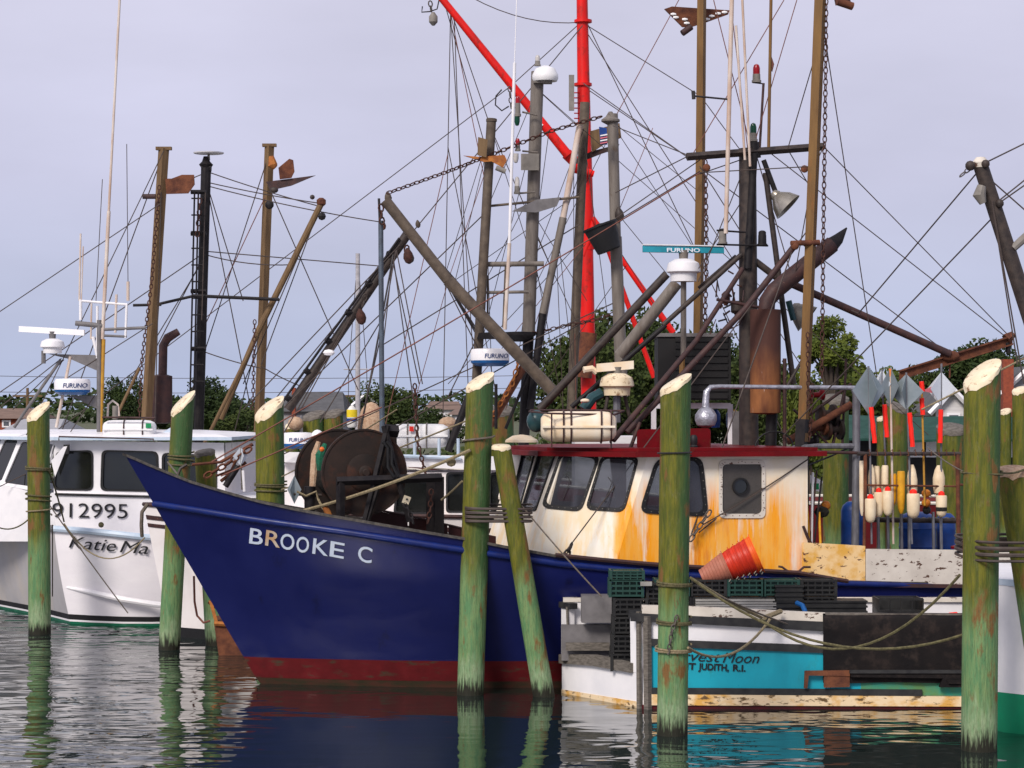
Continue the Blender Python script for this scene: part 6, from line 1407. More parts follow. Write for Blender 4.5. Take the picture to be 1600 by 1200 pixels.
# ------------------------------------------------------------------ dark dragger at the left rear
ld = thing('fishing_trawler', (P(250, 0, 45).x, 45, 0), 'dark trawler with brown outriggers and black mast behind the left boat', 'trawler')
simple_hull(ld, (P(40, 0, 46).x, 46), R(4), 14, 4.2, 2.4, 1.5, 1.0, 'green_bottom', .3, 'boot_red', deckm='deck_grey', capm='dark_rail')
MB().box((P(345, 0, 46).x, 46, 1.9), (2.6, 2.6, 1.2)).build('wheelhouse', 'house_white', ld, 0)
L = lambda x_, y_, v=0: P(x_, y_, 45 - v)
for q_ in ((256, 232, 226, 700, 17, 'wood_mast', 'outrigger', 1.0, 4), (421, 228, 402, 730, 15, 'wood_mast', 'outrigger', -1.0, 4), (322, 262, 309, 720, 16, 'black_tube', 'mast', 0, 10), (304, 300, 297, 620, 3, 'black_tube', 'ladder_rail', .3, 6), (310, 300, 303, 620, 3, 'black_tube', 'ladder_rail', .3, 6),
           (502, 318, 402, 520, 10, 'wood_mast', 'boom', .2, 10), (402, 520, 345, 655, 9, 'wood_mast', 'boom', .2, 10), (208, 477, 252, 476, 5, 'black_tube', 'crossarm', .6, 6), (244, 476, 300, 463, 5, 'black_tube', 'crossarm', .5, 6), (300, 462, 436, 468, 6, 'black_tube', 'crossarm', .4, 6), (315, 262, 330, 262, 14, 'black_tube', 'mast_band', 0, 8),
           (218, 575, 180, 655, 5, 'wood_mast', 'stay_tube', .8, 8), (402, 525, 316, 700, 6, 'wood_mast', 'boom', .9, 8)):
    gbar(ld, L, *q_[:4], q_[4], q_[5], q_[6], q_[7], n=q_[8])
for y_ in range(310, 620, 26): gbar(ld, L, 299, y_, 318, y_, 2.5, 'black_tube', 'ladder_rung', .3, n=5)
for y_ in (300, 365, 455, 545): gbar(ld, L, 298, y_, 322, y_, 7, 'black_tube', 'ladder_bracket', .25, n=4)
MB().box(L(256, 232, 1.0), (.30, .12, .06)).build('outrigger_cap', 'wood_mast', ld, 0); MB().box(L(421, 227, -1.0), (.28, .12, .06)).build('outrigger_cap', 'wood_mast', ld, 0)
MB().lathe(L(322, 262), (0, 0, 1), [(.1, 0), (.14, .06), (.08, .12), (.05, .22)], 12).build('mast_head', 'black_tube', ld); MB().lathe(L(326, 240), (0, 0, 1), [(.29, 0), (.30, .02), (.05, .04)], 24).build('radar_antenna', 'white_paint', ld)
MB().tube(L(326, 250), L(326, 239), .03, .02).build('radar_post', 'lamp_grey', ld)
MB().lathe(L(253, 662, .5), (0, 0, 1), [(.1, 0), (.20, .02), (.20, .92), (.1, .95)], 18).build('exhaust_muffler', 'rust_tube', ld)
MB().path([L(254, 592, .5), L(255, 540, .5), L(262, 528, .5), L(279, 518, .5)], [.085, .085, .09, .07], 12).build('exhaust_pipe', 'rust_tube', ld)
MB().chain([L(249, 290, 1.3), L(237, 440, 1.3), L(222, 560, 1.3), L(218, 650, 1.3)], .010, .10, .06).build('chain', 'chain_rust', ld)
MB().chain([L(398, 500, 1), L(395, 640, 1)], .010, .10, .06).build('chain', 'chain_rust', ld); MB().chain([L(313, 310, .4), L(308, 370, .4)], .012, .12, .08).build('chain', 'chain_rust', ld)
MB().lathe(L(502, 322, .2), (0, 0, 1), [(.05, 0), (.09, .04), (.09, .12), (.04, .16)], 10).build('pulley_block', 'rust', ld); MB().ball(L(503, 338, .4), .08, 8).build('pulley_block', 'black_tube', ld); MB().ball(L(488, 308, .3), .05, 8).build('pulley_block', 'dark_tube', ld)
MB().ball(L(421, 320, -.6), .09, 10, (1, .5, 1)).build('pulley_block', 'black_tube', ld); MB().ball(L(428, 297, -.6), .09, 10, (1, .6, .7)).build('pulley_block', 'dark_tube', ld)
lines(ld, L, [(338, 268, 505, 325, 2), (345, 285, 500, 300, 2), (330, 290, 590, 347, 4), (338, 393, 600, 415, 0), (345, 398, 450, 410, 6), (245, 238, 160, 500, 0, 1, 0), (268, 240, 282, 272, 0, 1, .5), (296, 300, 298, 500, 0, .5, .5), (412, 240, 300, 610, 0, -1, 0), (430, 245, 436, 280, 0, -1, -1), (447, 290, 560, 610), (336, 280, 392, 640), (334, 282, 380, 470), (334, 290, 332, 560),
              (300, 400, 230, 560), (298, 405, 200, 600), (325, 275, 318, 330), (425, 300, 445, 560, 0, -1, -1), (492, 320, 400, 570), (510, 330, 380, 600), (300, 395, -40, 640), (252, 300, 242, 660, 0, 1.1, 1.1), (335, 270, 270, 300), (405, 500, 360, 700), (325, 548, 400, 575, 2), (400, 572, 455, 592, 2)], 'wire', .011)
lines(ld, L, [(510, 290, 505, 318), (350, 520, 300, 660), (436, 300, 320, 520, 0, -1, 0)], 'wire_red', .010)
# paravanes hung on the outriggers
def paravane(label, pts, ballp, pt, v, m, m2=None, th=.04, fin=None, fm=None):
    t = thing('paravane', pt(*pts[0], v), label, 'paravane', 'paravane stabilizers hung from the outriggers')
    MB().prism([pt(x_, y_, v) for x_, y_ in pts], (0, th, 0)).build('wing', m, t, 0)
    if fin: MB().prism([pt(x_, y_, v + .05) for x_, y_ in fin], (0, th, 0)).build('fin', fm or m, t, 0)
    if ballp: MB().path([pt(ballp[0], ballp[1], v + .1), pt(ballp[2], ballp[3], v + .1)], ballp[4] * pt(0, 0, v).y / F / 2, 12).build('weighted_nose', m2 or m, t)
    return t
paravane('rust red plate paravane on the leftmost brown outrigger', [(258, 279), (268, 279), (284, 273), (303, 273), (304, 288), (294, 302), (260, 303)], (223, 307, 243, 307, 8), L, 1.1, 'rust', 'rust_tube')
paravane('paravane with long pointed wing and upright fin on the second outrigger', [(415, 284), (493, 274), (455, 290), (424, 297)], None, L, -.7, 'rust_tube', fin=[(435, 262), (452, 248), (458, 250), (460, 268), (455, 278), (437, 280)], fm='rust')
MB().path([L(424, 244, -.6), L(426, 258, -.6), L(430, 262, -.6)], [.05, .10, .06], 10).build('weighted_nose', 'rust_orange', [o for o in bpy.data.objects if o.name.startswith('paravane')][-1])

# ------------------------------------------------------------------ white dragger behind the blue bow, with the grey masts
wd = thing('fishing_boat', (P(250, 0, 37.2).x, 37.2, 0), 'white fishing boat with grey masts moored just behind the blue boat', 'fishing boat')
simple_hull(wd, (P(266, 0, 36.6).x, 36.6), R(3), 8.6, 3.2, 2.10, 1.95, .42, 'white_boat', .16, 'black_rubber', flare=.25, full=.3, capm='rust_tube', stripes=((-.24, -.17, 'rust_tube', 'brown_strip'), (-.36, -.30, 'rust_tube', 'brown_strip')))
G = lambda x_, y_, v=0: P(x_, y_, 37.2 - v)
gz = G(0, 800, 1).z
cabf = [G(612, 738, .9), G(800, 738, .9), G(800, 840, .9), G(600, 840, .9)]
hol = [[G(p.x, p.y, .9) for p in rquad(c_, 6)] for c_ in ([(622, 742), (690, 742), (690, 802), (616, 802)], [(698, 739), (760, 739), (760, 800), (698, 800)], [(766, 739), (794, 739), (794, 800), (766, 800)])]
w_ = wall_with_holes(cabf, hol, Vector((0, -1, 0)), .06); wk = w_.build('wheelhouse', 'white_boat', wd, 0)
for hpoly in hol:
    f = MB().ring(shrink(hpoly, 1.04), shrink(hpoly, .94), Vector((0, -.015, 0))).build('window', 'black_rubber', wk, 0); MB().prism([p + Vector((0, .03, 0)) for p in hpoly], (0, .01, 0)).build('pane', 'glass_dark', f, 0)
MB().hexa([G(440, 840, .8), G(604, 840, .8), G(604, 840, -1.2), G(440, 840, -1.2), G(446, 712, .8), G(612, 712, .8), G(612, 712, -1.2), G(446, 712, -1.2)]).build('cabin', 'white_boat', wd, 0)
MB().hexa([G(604, 840, .88), G(800, 840, .88), G(800, 840, -1.2), G(604, 840, -1.2), G(612, 740, .88), G(800, 740, .88), G(800, 740, -1.2), G(612, 740, -1.2)]).build('cabin_core', 'white_boat', wd, 0) if False else MB().box(((G(612, 0, 0).x + G(800, 0, 0).x) / 2, 38.3, (G(0, 738, .9).z + G(0, 840, .9).z) / 2), (1.9, .05, 1.0)).build('cabin_back', 'white_boat', wd, 0)
MB().hexa([G(440, 722, 1.0), G(812, 736, 1.0), G(812, 736, -1.4), G(440, 722, -1.4), G(440, 706, 1.0), G(812, 714, 1.0), G(812, 714, -1.4), G(440, 706, -1.4)]).build('roof', 'white_paint', wd, 0)
MB().path([G(620, 712, 1.05), G(720, 716, 1.05)], .03, 6).build('roof_rail', 'pale_blue', wd)
for x_ in (648, 686, 716): gbar(wd, G, x_, 685, x_, 715, 5, 'pale_blue', 'raft_bracket', 1.0)
radome(wd, G, 440, 490, 676, 701, .3, (453, 484, 6)); MB().ball(G(496, 682, .4), .10, 14, (1, 1, 1.1)).build('satellite_dome', 'white_paint', wd); gbar(wd, G, 496, 690, 496, 708, 8, 'white_paint', 'dome_foot', .4)
w1 = thing('life_raft', G(660, 700, .6), 'white life raft canister with red sticker behind the net drum', 'life raft')
canister(w1, G, .6, 610, 702, 662, 700, 'raft_white', (.3, .62), 'lamp_grey'); MB().box(G(643, 670, .86), (.07, .02, .08)).build('sticker', 'sticker_red', w1, 0)
for q_ in ((768, 185, 742, 640, 15, 'grey_dark', 'mast', .4), (840, 112, 826, 520, 20, 'grey_mast', 'mast', 0), (826, 520, 818, 700, 17, 'black_tube', 'mast', 0), (914, 160, 893, 640, 15, 'grey_dark', 'mast', -.2), (957, 178, 962, 380, 17, 'grey_mast', 'mast', .2), (962, 370, 972, 620, 19, 'grey_mast', 'mast', .2),
           (906, 195, 880, 340, 10, 'pale_pole', 'boom', .1), (880, 340, 848, 490, 12, 'grey_mast', 'boom', .1), (848, 490, 828, 640, 12, 'black_tube', 'boom', .1), (804, 98, 796, 380, 5, 'white_paint', 'whip_aerial', .8), (796, 380, 789, 515, 6, 'pale_pole', 'whip_aerial', .8), (808, -20, 804, 98, 1.5, 'white_paint', 'whip_aerial', .8),
           (602, 313, 700, 438, 17, 'grey_dark', 'boom', 1.6), (700, 438, 870, 618, 19, 'grey_dark', 'boom', 1.6), (595, 345, 597, 690, 8, 'steel_blue', 'post', 1.5), (592, 310, 594, 360, 4, 'wire_dark', 'post', 1.5), (637, 365, 450, 640, 15, 'dark_tube', 'boom', -.3), (624, 372, 440, 630, 4, 'black_tube', 'boom_rail', -.2), (740, 600, 700, 705, 12, 'black_tube', 'strut', .8),
           (752, 586, 752, 660, 5, 'black_tube', 'radar_leg', .7), (775, 600, 775, 670, 5, 'black_tube', 'radar_leg', .7), (820, 570, 765, 665, 13, 'rust', 'strut', .5), (835, 560, 790, 670, 5, 'black_tube', 'strut', .4), (752, 413, 850, 412, 8, 'grey_mast', 'ladder_rung', .3), (760, 457, 826, 456, 5, 'grey_mast', 'ladder_rung', .3), (764, 322, 905, 308, 4, 'grey_dark', 'crossarm', .2),
           (762, 430, 762, 500, 3, 'grey_dark', 'ladder_rail', .3), (790, 412, 786, 512, 3, 'grey_dark', 'ladder_rail', .3), (816, 175, 840, 180, 3, 'grey_mast', 'lamp_bracket', .2), (816, 236, 840, 238, 3, 'grey_mast', 'lamp_bracket', .2), (812, 302, 836, 300, 3, 'grey_mast', 'lamp_bracket', .2)):
    gbar(wd, G, *q_[:4], q_[4], q_[5], q_[6], q_[7])
for f_ in (.1, .28, .45, .62, .8, .96): a, b = G(637, 365, -.3).lerp(G(450, 640, -.3), f_), G(624, 372, -.2).lerp(G(440, 630, -.2), f_); MB().path([a, b], .055, 4).build('boom_bracket', 'black_tube', wd, 0)
MB().prism([G(800, 330, .25), G(838, 312, .25), G(876, 308, .25), G(870, 322, .25), G(838, 332, .25)], (0, .04, 0)).build('gusset_plate', 'bracket_grey', wd, 0); MB().hexa([G(814, 266, .3), G(842, 266, .3), G(842, 266, .1), G(814, 266, .1), G(814, 240, .3), G(842, 240, .3), G(842, 240, .1), G(814, 240, .1)]).build('junction_box', 'lamp_grey', wd, 0)
MB().lathe(G(812, 524, .1), (0, 0, 1), [(.10, -.1), (.26, 0), (.26, .05), (.1, .06)], 20).build('mast_platform', 'black_tube', wd)
MB().lathe(G(852, 127, .1), (0, 0, 1), [(.19, 0), (.21, .04), (.21, .10), (.16, .20), (.05, .25)], 24).build('satellite_dome', 'raft_white', wd); MB().box(G(848, 129, .1), (.3, .2, .03)).build('dome_bracket', 'lamp_grey', wd, 0)
lamp(840, 86, 103, 9, .1, 'lamp_clear', 'lamp_grey', wd, G); lamp(809, 150, 182, 9, .3, 'lamp_red', 'lamp_grey', wd, G, .35); lamp(809, 216, 236, 8, .3, 'lamp_red', 'lamp_grey', wd, G); lamp(808, 276, 303, 9, .3, 'lamp_clear', 'lamp_grey', wd, G)
MB().lathe(G(808, 182, .3), (0, 0, -1), [(.045, 0), (.045, .08), (.03, .14), (.01, .15)], 12).build('green_lens', 'lamp_green', wd); MB().lathe(G(806, 240, .3), (0, 0, -1), [(.045, 0), (.045, .08), (.03, .14), (.01, .15)], 12).build('clear_lens', 'lamp_clear', wd)
MB().lathe(G(954, 190, .2), (0, 0, 1), [(.06, -.05), (.15, 0), (.15, .03), (.08, .08), (.03, .16)], 18).build('mast_cap', 'grey_mast', wd); MB().lathe(G(768, 190, .4), (0, 0, 1), [(.09, 0), (.09, .04), (.04, .05)], 12).build('mast_cap', 'grey_dark', wd)
radome(wd, G, 735, 796, 545, 572, .6, (757, 793, 7)); MB().hexa([G(745, 530, .6), G(785, 530, .6), G(785, 530, .3), G(745, 530, .3), G(748, 520, .6), G(780, 518, .6), G(780, 518, .3), G(748, 520, .3)]).build('floodlight', 'black_tube', wd, 0)
MB().chain([G(605, 302, 1.6), G(700, 268, 1.0), G(760, 245, .5), G(860, 205, .2), G(940, 182, .2)], .010, .11, .06).build('chain', 'chain_rust', wd)
MB().chain([G(830, 522, .1), G(880, 510, .1), G(930, 500, .2), G(960, 490, .2)], .009, .10, .06).build('chain', 'chain_rust', wd); MB().chain([G(636, 385, -.2), G(634, 402, -.2)], .014, .13, .08).build('chain', 'chain_rust', wd)
MB().chain([G(595, 320, 1.6), G(597, 350, 1.6)], .014, .12, .08).build('chain', 'chain_rust', wd); MB().chain([G(571, 460, -.1), G(566, 480, -.1)], .012, .12, .08).build('chain', 'dark_tube', wd)
MB().chain([G(648, 600, 1.2), G(652, 690, 1.2), G(670, 760, 1.2)], .012, .10, .06).build('chain', 'chain_rust', wd); MB().chain([G(812, 560, .6), G(800, 600, .6), G(770, 650, .6)], .012, .11, .07).build('chain', 'rust_orange', wd)
for (x_, y_, r_, m_) in ((636, 400, .10, 'chain_rust'), (562, 495, .10, 'chain_rust'), (640, 402, .07, 'dark_tube'), (597, 352, .06, 'rust'), (966, 335, .09, 'dark_tube'), (652, 350, .05, 'grey_dark'), (605, 308, .07, 'grey_dark'), (652, 375, .06, 'black_tube')):
    MB().lathe(G(x_, y_, .3) + Vector((0, 0, r_ * 1.3)), (.15, .1, -1), [(r_ * .15, 0), (r_ * .4, r_ * .3), (r_ * .72, r_ * .9), (r_ * .85, r_ * 1.6), (r_ * .6, r_ * 2.3), (r_ * .15, r_ * 2.6)], 16).build('pulley_block', m_, wd)
MB().ball(G(514, 551, 0), .07, 8, (1.4, 1, .8)).build('small_float', 'white_paint', wd)
lines(wd, G, [(605, 320, 640, 365, 0, 1.6, .2), (655, 380, 740, 520, 0, .3, 0), (660, 385, 745, 530, 0, .3, 0), (660, 400, 735, 545, 0, .3, .5), (700, 455, 790, 530, 0, .3, .5), (630, 400, 600, 520, 0, .3, 1.5), (600, 520, 560, 680, 0, 1.5, 1.3), (560, 510, 430, 700), (570, 505, 470, 640), (575, 500, 500, 660), (630, 410, 655, 690, 0, .3, 1),
              (640, 405, 660, 600, 0, .3, 1), (624, 405, 632, 560), (655, 600, 640, 420), (440, 640, 740, 330), (380, 640, 620, 380), (400, 660, 905, 40, 0, 1, -5), (900, 350, 600, 540), (935, 500, 560, 700, 0, .2, 1), (960, 470, 420, 720, 0, .2, 1.2), (735, 520, 700, 620)], 'wire', .010)
lines(wd, G, [(770, 200, 790, 420, 0, .4, .2), (766, 210, 720, 430), (775, 200, 840, 480), (850, 140, 905, 200, 0, 0, -.2), (846, 140, 760, 330), (848, 140, 820, 500), (832, 350, 900, 500), (836, 190, 800, 480), (870, 140, 1010, 290, 0, 0, 0), (918, 200, 830, 430), (920, 220, 950, 520), (865, 200, 800, 560), (890, 190, 860, 520), (900, 250, 875, 560), (820, 200, 760, 560),
              (965, 190, 1060, 300), (970, 195, 1080, 400, 0, .2, -.5), (970, 330, 1040, 400), (975, 385, 1030, 480), (850, 330, 940, 470), (846, 370, 880, 640), (870, 380, 900, 620), (860, 340, 905, 260), (760, 450, 850, 300), (720, 430, 905, 300), (700, 600, 905, 380), (850, 600, 1000, 400), (830, 470, 1000, 200, 0, 0, -.5), (860, 400, 880, 640), (790, 330, 770, 640), (812, 300, 806, 500), (700, 420, 770, 200), (850, 640, 870, 520)], 'wire', .0062)
lines(wd, G, [(890, 230, 830, 640), (872, 420, 790, 640), (930, 380, 740, 600), (690, 440, 650, 620), (985, 340, 1020, 200, 0, .2, -.5), (740, 250, 690, 440), (880, 520, 900, 640)], 'wire_red', .006)
lines(wd, G, [(655, 380, 745, 525, 0, .35, .1), (662, 390, 800, 540, 0, .35, .3), (632, 410, 560, 690, 2, .4, 1.2)], 'wire_dark', .016)
bk = thing('bucket', G(945, 395, .5), 'black plastic bucket tipped and hanging from the grey mast', 'bucket')
a = G(952, 392, .5); ax_ = (G(938, 355, .5) - a).normalized(); k_ = a.y / F
MB().lathe(a, ax_, [(18 * k_, 0), (19 * k_, .01), (26 * k_, 40 * k_), (28 * k_, 40 * k_), (28 * k_, 43 * k_), (25 * k_, 43 * k_), (17 * k_, .03)], 22).build('pail', 'black_rubber', bk)
MB().path([G(915, 362, .5), G(935, 350, .7), G(962, 346, .5)], .008, 5).build('handle', 'wire_dark', bk)
paravane('orange winged paravane on the slim grey mast left of the white aerial', [(724, 243), (748, 245), (788, 242), (792, 250), (786, 262), (768, 252), (756, 253)], (775, 262, 790, 268, 8), G, .6, 'rust_orange', 'lamp_grey', fin=[(747, 214), (762, 218), (760, 246), (746, 242)], fm='wood_mast')
paravane('dark olive paravane with flag behind the thick grey mast head', [(892, 252), (925, 236), (968, 225), (965, 232), (940, 240), (900, 256)], None, G, -.3, 'rust_tube', fin=[(922, 205), (968, 192), (971, 215), (945, 225), (925, 238)], fm='wood_mast')
ft = MB(); ft.prism([G(936, 198, .6), G(948, 200, .6), G(949, 226, .6), G(938, 226, .6)], (0, .01, 0)); fo = ft.build('flag', 'barrel_blue', None, 0); tag(fo, 'small striped flag fragment beside the thick grey mast', 'flag')
for j in range(4): MB().prism([G(938, 211 + j * 4, .62), G(949, 209 + j * 4, .62), G(949, 211 + j * 4, .62), G(938, 213 + j * 4, .62)], (0, .008, 0)).build('stripe', 'pink_cloth' if j % 2 else 'raft_white', fo, 0)
# low rusty skiff between bow and pilings
sk = thing('mooring_raft', P(355, 1024, Ywl(1024)), 'small rusty steel raft beside the blue bow at the waterline', 'raft'); Yr = Ywl(1024)
MB().hexa([P(342, 1026, Yr), P(400, 1026, Yr), P(430, 1012, Yr + 1.2), P(350, 1012, Yr + 1.2), P(334, 972, Yr), P(400, 976, Yr), P(430, 962, Yr + 1.2), P(338, 962, Yr + 1.2)]).build('hull', 'rust', sk, 0)
MB().hexa([P(326, 938, Yr + .1), P(332, 940, Yr + .1), P(332, 940, Yr + .3), P(326, 938, Yr + .3), P(336, 975, Yr + .1), P(342, 977, Yr + .1), P(342, 977, Yr + .3), P(336, 975, Yr + .3)]).build('upright', 'rust_orange', sk, 0)
MB().tube(P(326, 940, Yr + .2), P(352, 958, Yr + .2), .03, n=5).build('brace', 'rust', sk); MB().tube(P(335, 974, Yr - .03), P(400, 978, Yr - .03), .035, n=5).build('rim', 'rust_orange', sk)
tag(MB().path([P(231, 787, 35.2), P(222, 800, 35.2), P(221, 820, 35.2), P(222, 838, 35.3)], .03, 7).build('fender_rope', 'rope_grey'), 'braided fender rope hanging at the white bow left of the blue bow', 'rope')
tag(MB().path([P(303, 900, 34.9), P(304, 940, 34.9), P(308, 962, 34.9), P(318, 973, 34.8), P(328, 970, 34.8)], .018, 6).build('hanging_line', 'wire_red'), 'brown line drooping down the white hull behind the blue bow', 'rope')

# ------------------------------------------------------------------ red masted boat further back
rd = thing('fishing_trawler', (P(900, 0, 52).x, 52, 0), 'trawler with tall bright red mast and boom behind the blue boat', 'trawler')
simple_hull(rd, (P(560, 0, 52).x, 52), R(-3), 15, 4.4, 2.6, 1.6, 1.0, 'red_bottom', .3, 'black_rubber', deckm='deck_grey')
MB().box((P(1000, 0, 52).x, 52.2, 2.2), (3, 2.6, 1.6)).build('wheelhouse', 'house_white', rd, 0)
Q = lambda x_, y_, v=0: P(x_, y_, 52 - v)
for q_ in ((909, -30, 912, 150, 17, 'red_mast', 'mast', 0, 20), (912, 150, 918, 390, 20, 'red_mast', 'mast', 0, 22), (916, 390, 921, 700, 22, 'red_mast', 'mast', 0, 24), (680, -15, 888, 243, 11, 'red_mast', 'boom', .5, 15), (926, 340, 1052, 520, 8, 'red_mast', 'brace', .3, 10), (945, 375, 1022, 590, 8, 'red_mast', 'brace', -.3, 8), (895, 262, 928, 272, 16, 'red_mast', 'boom_foot', .3, 10), (930, 345, 912, 400, 14, 'red_mast', 'gusset', .1, 8), (885, 240, 908, 262, 18, 'red_mast', 'boom_foot', .4, 18)):
    gbar(rd, Q, *q_[:4], q_[4], q_[5], q_[6], q_[7], w1=q_[8])
for y_ in (33, 132): MB().lathe(Q(911, y_ + 3), (0, 0, 1), [(.10, 0), (.20, .01), (.20, .07), (.10, .08)], 16).build('mast_collar', 'red_mast', rd)
for i in range(7): gbar(rd, Q, 897, 145 + i * 8, 905, 145 + i * 8, 2, 'red_mast', 'rung', .1, n=5)
MB().chain([Q(796, 135, .6), Q(799, 170, .6)], .014, .13, .08).build('chain', 'chain_steel', rd); MB().chain([Q(672, 2, .5), Q(674, 18, .5)], .016, .14, .09).build('chain', 'chain_steel', rd)
MB().lathe(Q(677, 40, .5), (0, 0, 1), [(.03, 0), (.10, .08), (.10, .2), (.03, .3)], 12).build('pulley_block', 'lamp_grey', rd); MB().lathe(Q(844, 200, .5), Q(700, 20, .5) - Q(844, 200, .5), [(.135, 0), (.135, .08)], 16).build('white_band', 'raft_white', rd)
gbar(rd, Q, 920, 520, 912, 590, 26, 'rust', 'rusty_plate', .3); MB().box(Q(893, 145, .4), (.12, .05, .8)).build('grey_plate', 'lamp_grey', rd, 0)
MB().path([Q(660, 10, .5), Q(659, 19, .5), Q(672, 18, .5), Q(683, 14, .5), Q(686, 0, .5)], .016, 6).build('hydraulic_hose', 'wire_dark', rd); MB().path([Q(784, 140, .5), Q(775, 150, .5), Q(774, 164, .5), Q(784, 173, .5), Q(795, 166, .5)], .018, 6).build('hydraulic_hose', 'wire_dark', rd)
lines(rd, Q, [(735, -5, 893, 35, 14), (893, 33, 806, 128), (806, 128, 705, 205), (675, 40, 745, 640, 0, .5, 0), (676, 40, 700, 230), (700, 230, 780, 640), (684, 35, 760, 200), (760, 200, 880, 430), (690, 10, 760, 250), (930, 35, 1075, 150), (1075, 150, 1180, 250), (920, 20, 1010, 230), (932, 135, 1060, 240), (925, 40, 1000, 180), (900, 140, 860, 420), (905, 140, 940, 560), (690, 40, 720, 300)], 'wire', .011)
lines(rd, Q, [(674, 40, 740, 300), (700, 240, 640, 500), (1066, -10, 957, 190)], 'wire_red', .010)
# paravanes of the blue boat
paravane('rust streaked paravane wing crossing the left tall brown post', [(1038, 14), (1050, 10), (1140, 16), (1138, 22), (1105, 34), (1080, 42), (1066, 42)], (1066, 52, 1080, 42, 11), BP, -1.7, 'rust', 'rust_tube')
w_ = [o for o in bpy.data.objects if o.name.startswith('paravane')][-1]
for (x_, y_) in ((1052, 22), (1056, 27), (1070, 30), (1073, 36), (1112, 25), (1122, 21), (1132, 19), (1105, 30)): MB().ball(BP(x_, y_, -1.69) + Vector((0, -.0, 0)), .03, 6, (1.6, .3, .7)).build('peeling_paint', 'raft_white', w_)
paravane('dark paravane nose hanging off the top of the right brown post', [(1300, -20), (1322, -20), (1330, 4), (1306, 8)], (1308, 2, 1332, 10, 14), BP, 1.0, 'rust_tube', 'rust')

# ------------------------------------------------------------------ mooring lines
def mline(a, b, s, m, label, r=.016, n=16):
    tag(MB().path(sag(a, b, s, n), r, 6).build('mooring_line', m), label, 'rope', 'mooring lines')
mline(BP(465, 800, .6), P(735, 703, Y4 - .2), .06, 'rope', 'thick tan mooring line from the foredeck to the tall middle piling', .022)
tag(MB().ball(BP(528, 779, .62) , .055, 8, (1.4, .9, .8)).build('rope_knot', 'rope'), 'bulky knot in the thick tan mooring line', 'knot'); tag(MB().ball(P(705, 722, 29.1), .05, 8, (1.3, .9, 1.2)).build('rope_knot', 'rope'), 'knot with loose end near the tall middle piling', 'knot')
mline(P(440, 765, 33.5), P(735, 655, 29.2), .03, 'rope', 'thin tan line passing in front of the net drum', .011); mline(P(440, 745, 33.5), P(620, 640, 30), .03, 'rope', 'upper thin line crossing the net drum top', .009)
mline(P(690, 781, 29.8), P(722, 752, 29.2), .01, 'rope', 'short slack line left of the tall middle piling', .014)
mline(P(1078, 902, Y6 - .15), P(1510, 990, 24.75), .42, 'rope_green', 'olive line sagging from front piling to thickest piling, lower')
mline(P(1082, 905, Y6 - .1), P(1190, 965, 26.8), .02, 'rope', 'knotted short line from front piling down to the turquoise boat rail', .018)
mline(P(1075, 1012, Y6 - .15), P(1205, 965, 27.3), .25, 'rope', 'brown line looping up to the turquoise boat rail'); mline(P(1190, 968, 26.9), P(1500, 898, 24.9), .55, 'rope_green', 'olive line curving up to the right piling over the black mat', .016)
mline(P(1090, 915, Y6 - .1), P(1230, 975, 27.3), .02, 'rope_grey', 'thin grey line above the turquoise boat gunwale', .011)
mline(P(1195, 965, 27.3), P(1220, 955, 27.6), .0, 'rope', 'frayed rope end knotted on the turquoise boat rail', .03)
mline(P(815, 790, 29.0), P(940, 932, 28.6), .02, 'rope_grey', 'thin grey line from the leaning piling to the turquoise boat stern', .010)
mline(P(76, 735, Y1 - .1), P(100, 815, 38.0), -.05, 'rope_green', 'rope from the far left piling to the white bow, upper', .014); mline(P(78, 790, Y1 - .1), P(200, 958, 37.5), .02, 'rope_grey', 'taut line slanting down across the white hull', .010)
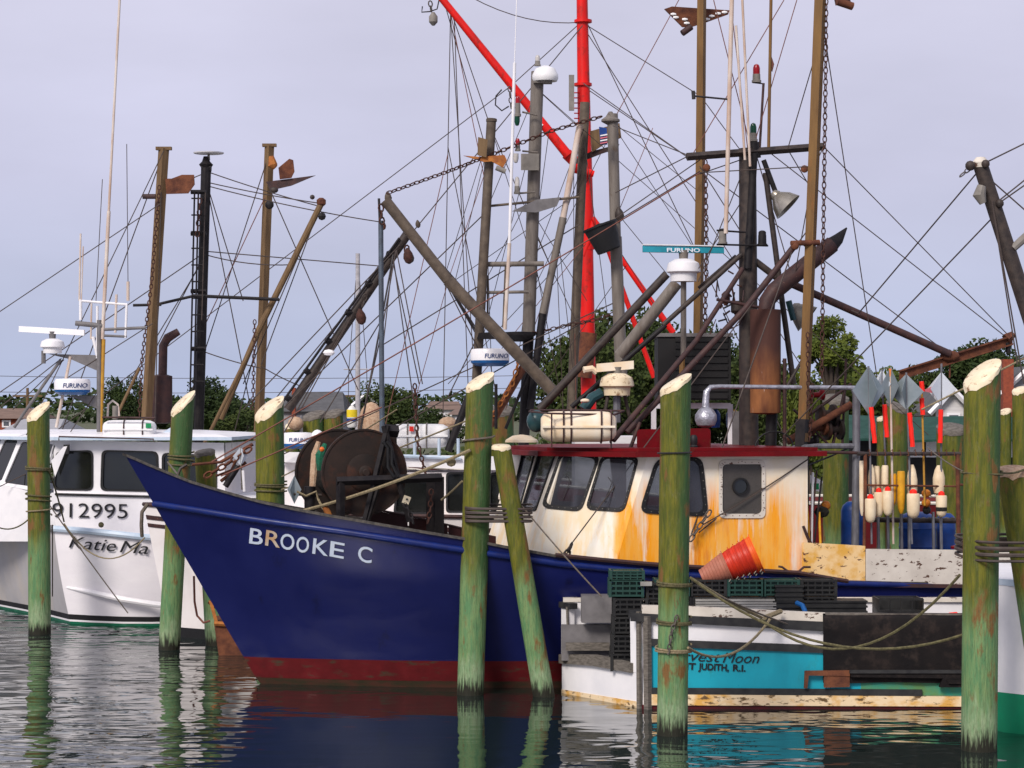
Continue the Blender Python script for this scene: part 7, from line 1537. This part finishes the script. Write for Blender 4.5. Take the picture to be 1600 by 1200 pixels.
mline(P(100, 818, 38.0), P(226, 840, 37.0), .45, 'rope', 'slack tan line drooping over the white bow lettering', .012); mline(P(82, 820, Y1 + .2), P(82, 932, 37.4), .0, 'rope_grey', 'thin line hanging beside the far left piling', .010)
mline(P(44, 812, Y1), P(-40, 790, 36.5), .25, 'rope_green', 'line leading off the left edge from the far left piling', .012)
mline(P(1508, 738, 24.6), P(1450, 700, 26.0), .02, 'rope_grey', 'thin line from thickest piling toward the float rack', .007)
tag(MB().path([P(1502, 848, 24.5), P(1508, 838, 24.5), P(1514, 858, 24.5), P(1520, 862, 24.45)], .01, 5).build('loose_wire', 'wire'), 'loose wire end curling from the right lashing', 'wire')
mline(BP(278, 742, .1), P(262, 722, 34.4), .0, 'rope_grey', 'short line from the bow tip to the piling behind it', .012)
mline(P(1562, 738, 24.6), P(1640, 700, 25.5), .1, 'rope_green', 'rope from thickest piling to the leaning right piling', .012)
# yellow and white buoy on a pile top behind the drum, tan net heap
b_ = MB().lathe(P(550, 668, 40), (0, 0, 1), [(.07, 0), (.09, .03), (.09, .3), (.03, .38)], 16).build('marker_can', 'buoy_white'); tag(b_, 'white yellow and blue banded buoy behind the net drum', 'buoy')
MB().lathe(P(550, 668, 40) + Vector((0, 0, .18)), (0, 0, 1), [(.093, 0), (.093, .13)], 16).build('yellow_band', 'buoy_yellow', b_); MB().lathe(P(550, 668, 40) + Vector((0, 0, .11)), (0, 0, 1), [(.093, 0), (.093, .05)], 16).build('blue_band', 'blue_letter', b_)
hp_ = MB().ball(P(580, 668, 40.3), .30, 16, (.8, .7, 1.5)).build('net_heap', 'net_pale'); tag(hp_, 'heap of tan netting on a piling behind the net drum', 'net')
hp_ = MB().ball(P(462, 662, 40.2), .14, 12, (1, 1, .9)).build('net_heap', 'net_pale'); tag(hp_, 'small pale net bundle right of the left thick piling', 'net')
hp_ = MB().ball(P(700, 662, 39), .15, 12, (1.1, 1, .8)).build('net_heap', 'net_pale'); tag(hp_, 'small pale bundle left of the tall middle piling top', 'net')
for o in bpy.data.objects:
    if o.type == 'MESH' and o.parent is None and 'label' not in o and o.get('kind') is None: print('UNLABELLED', o.name)
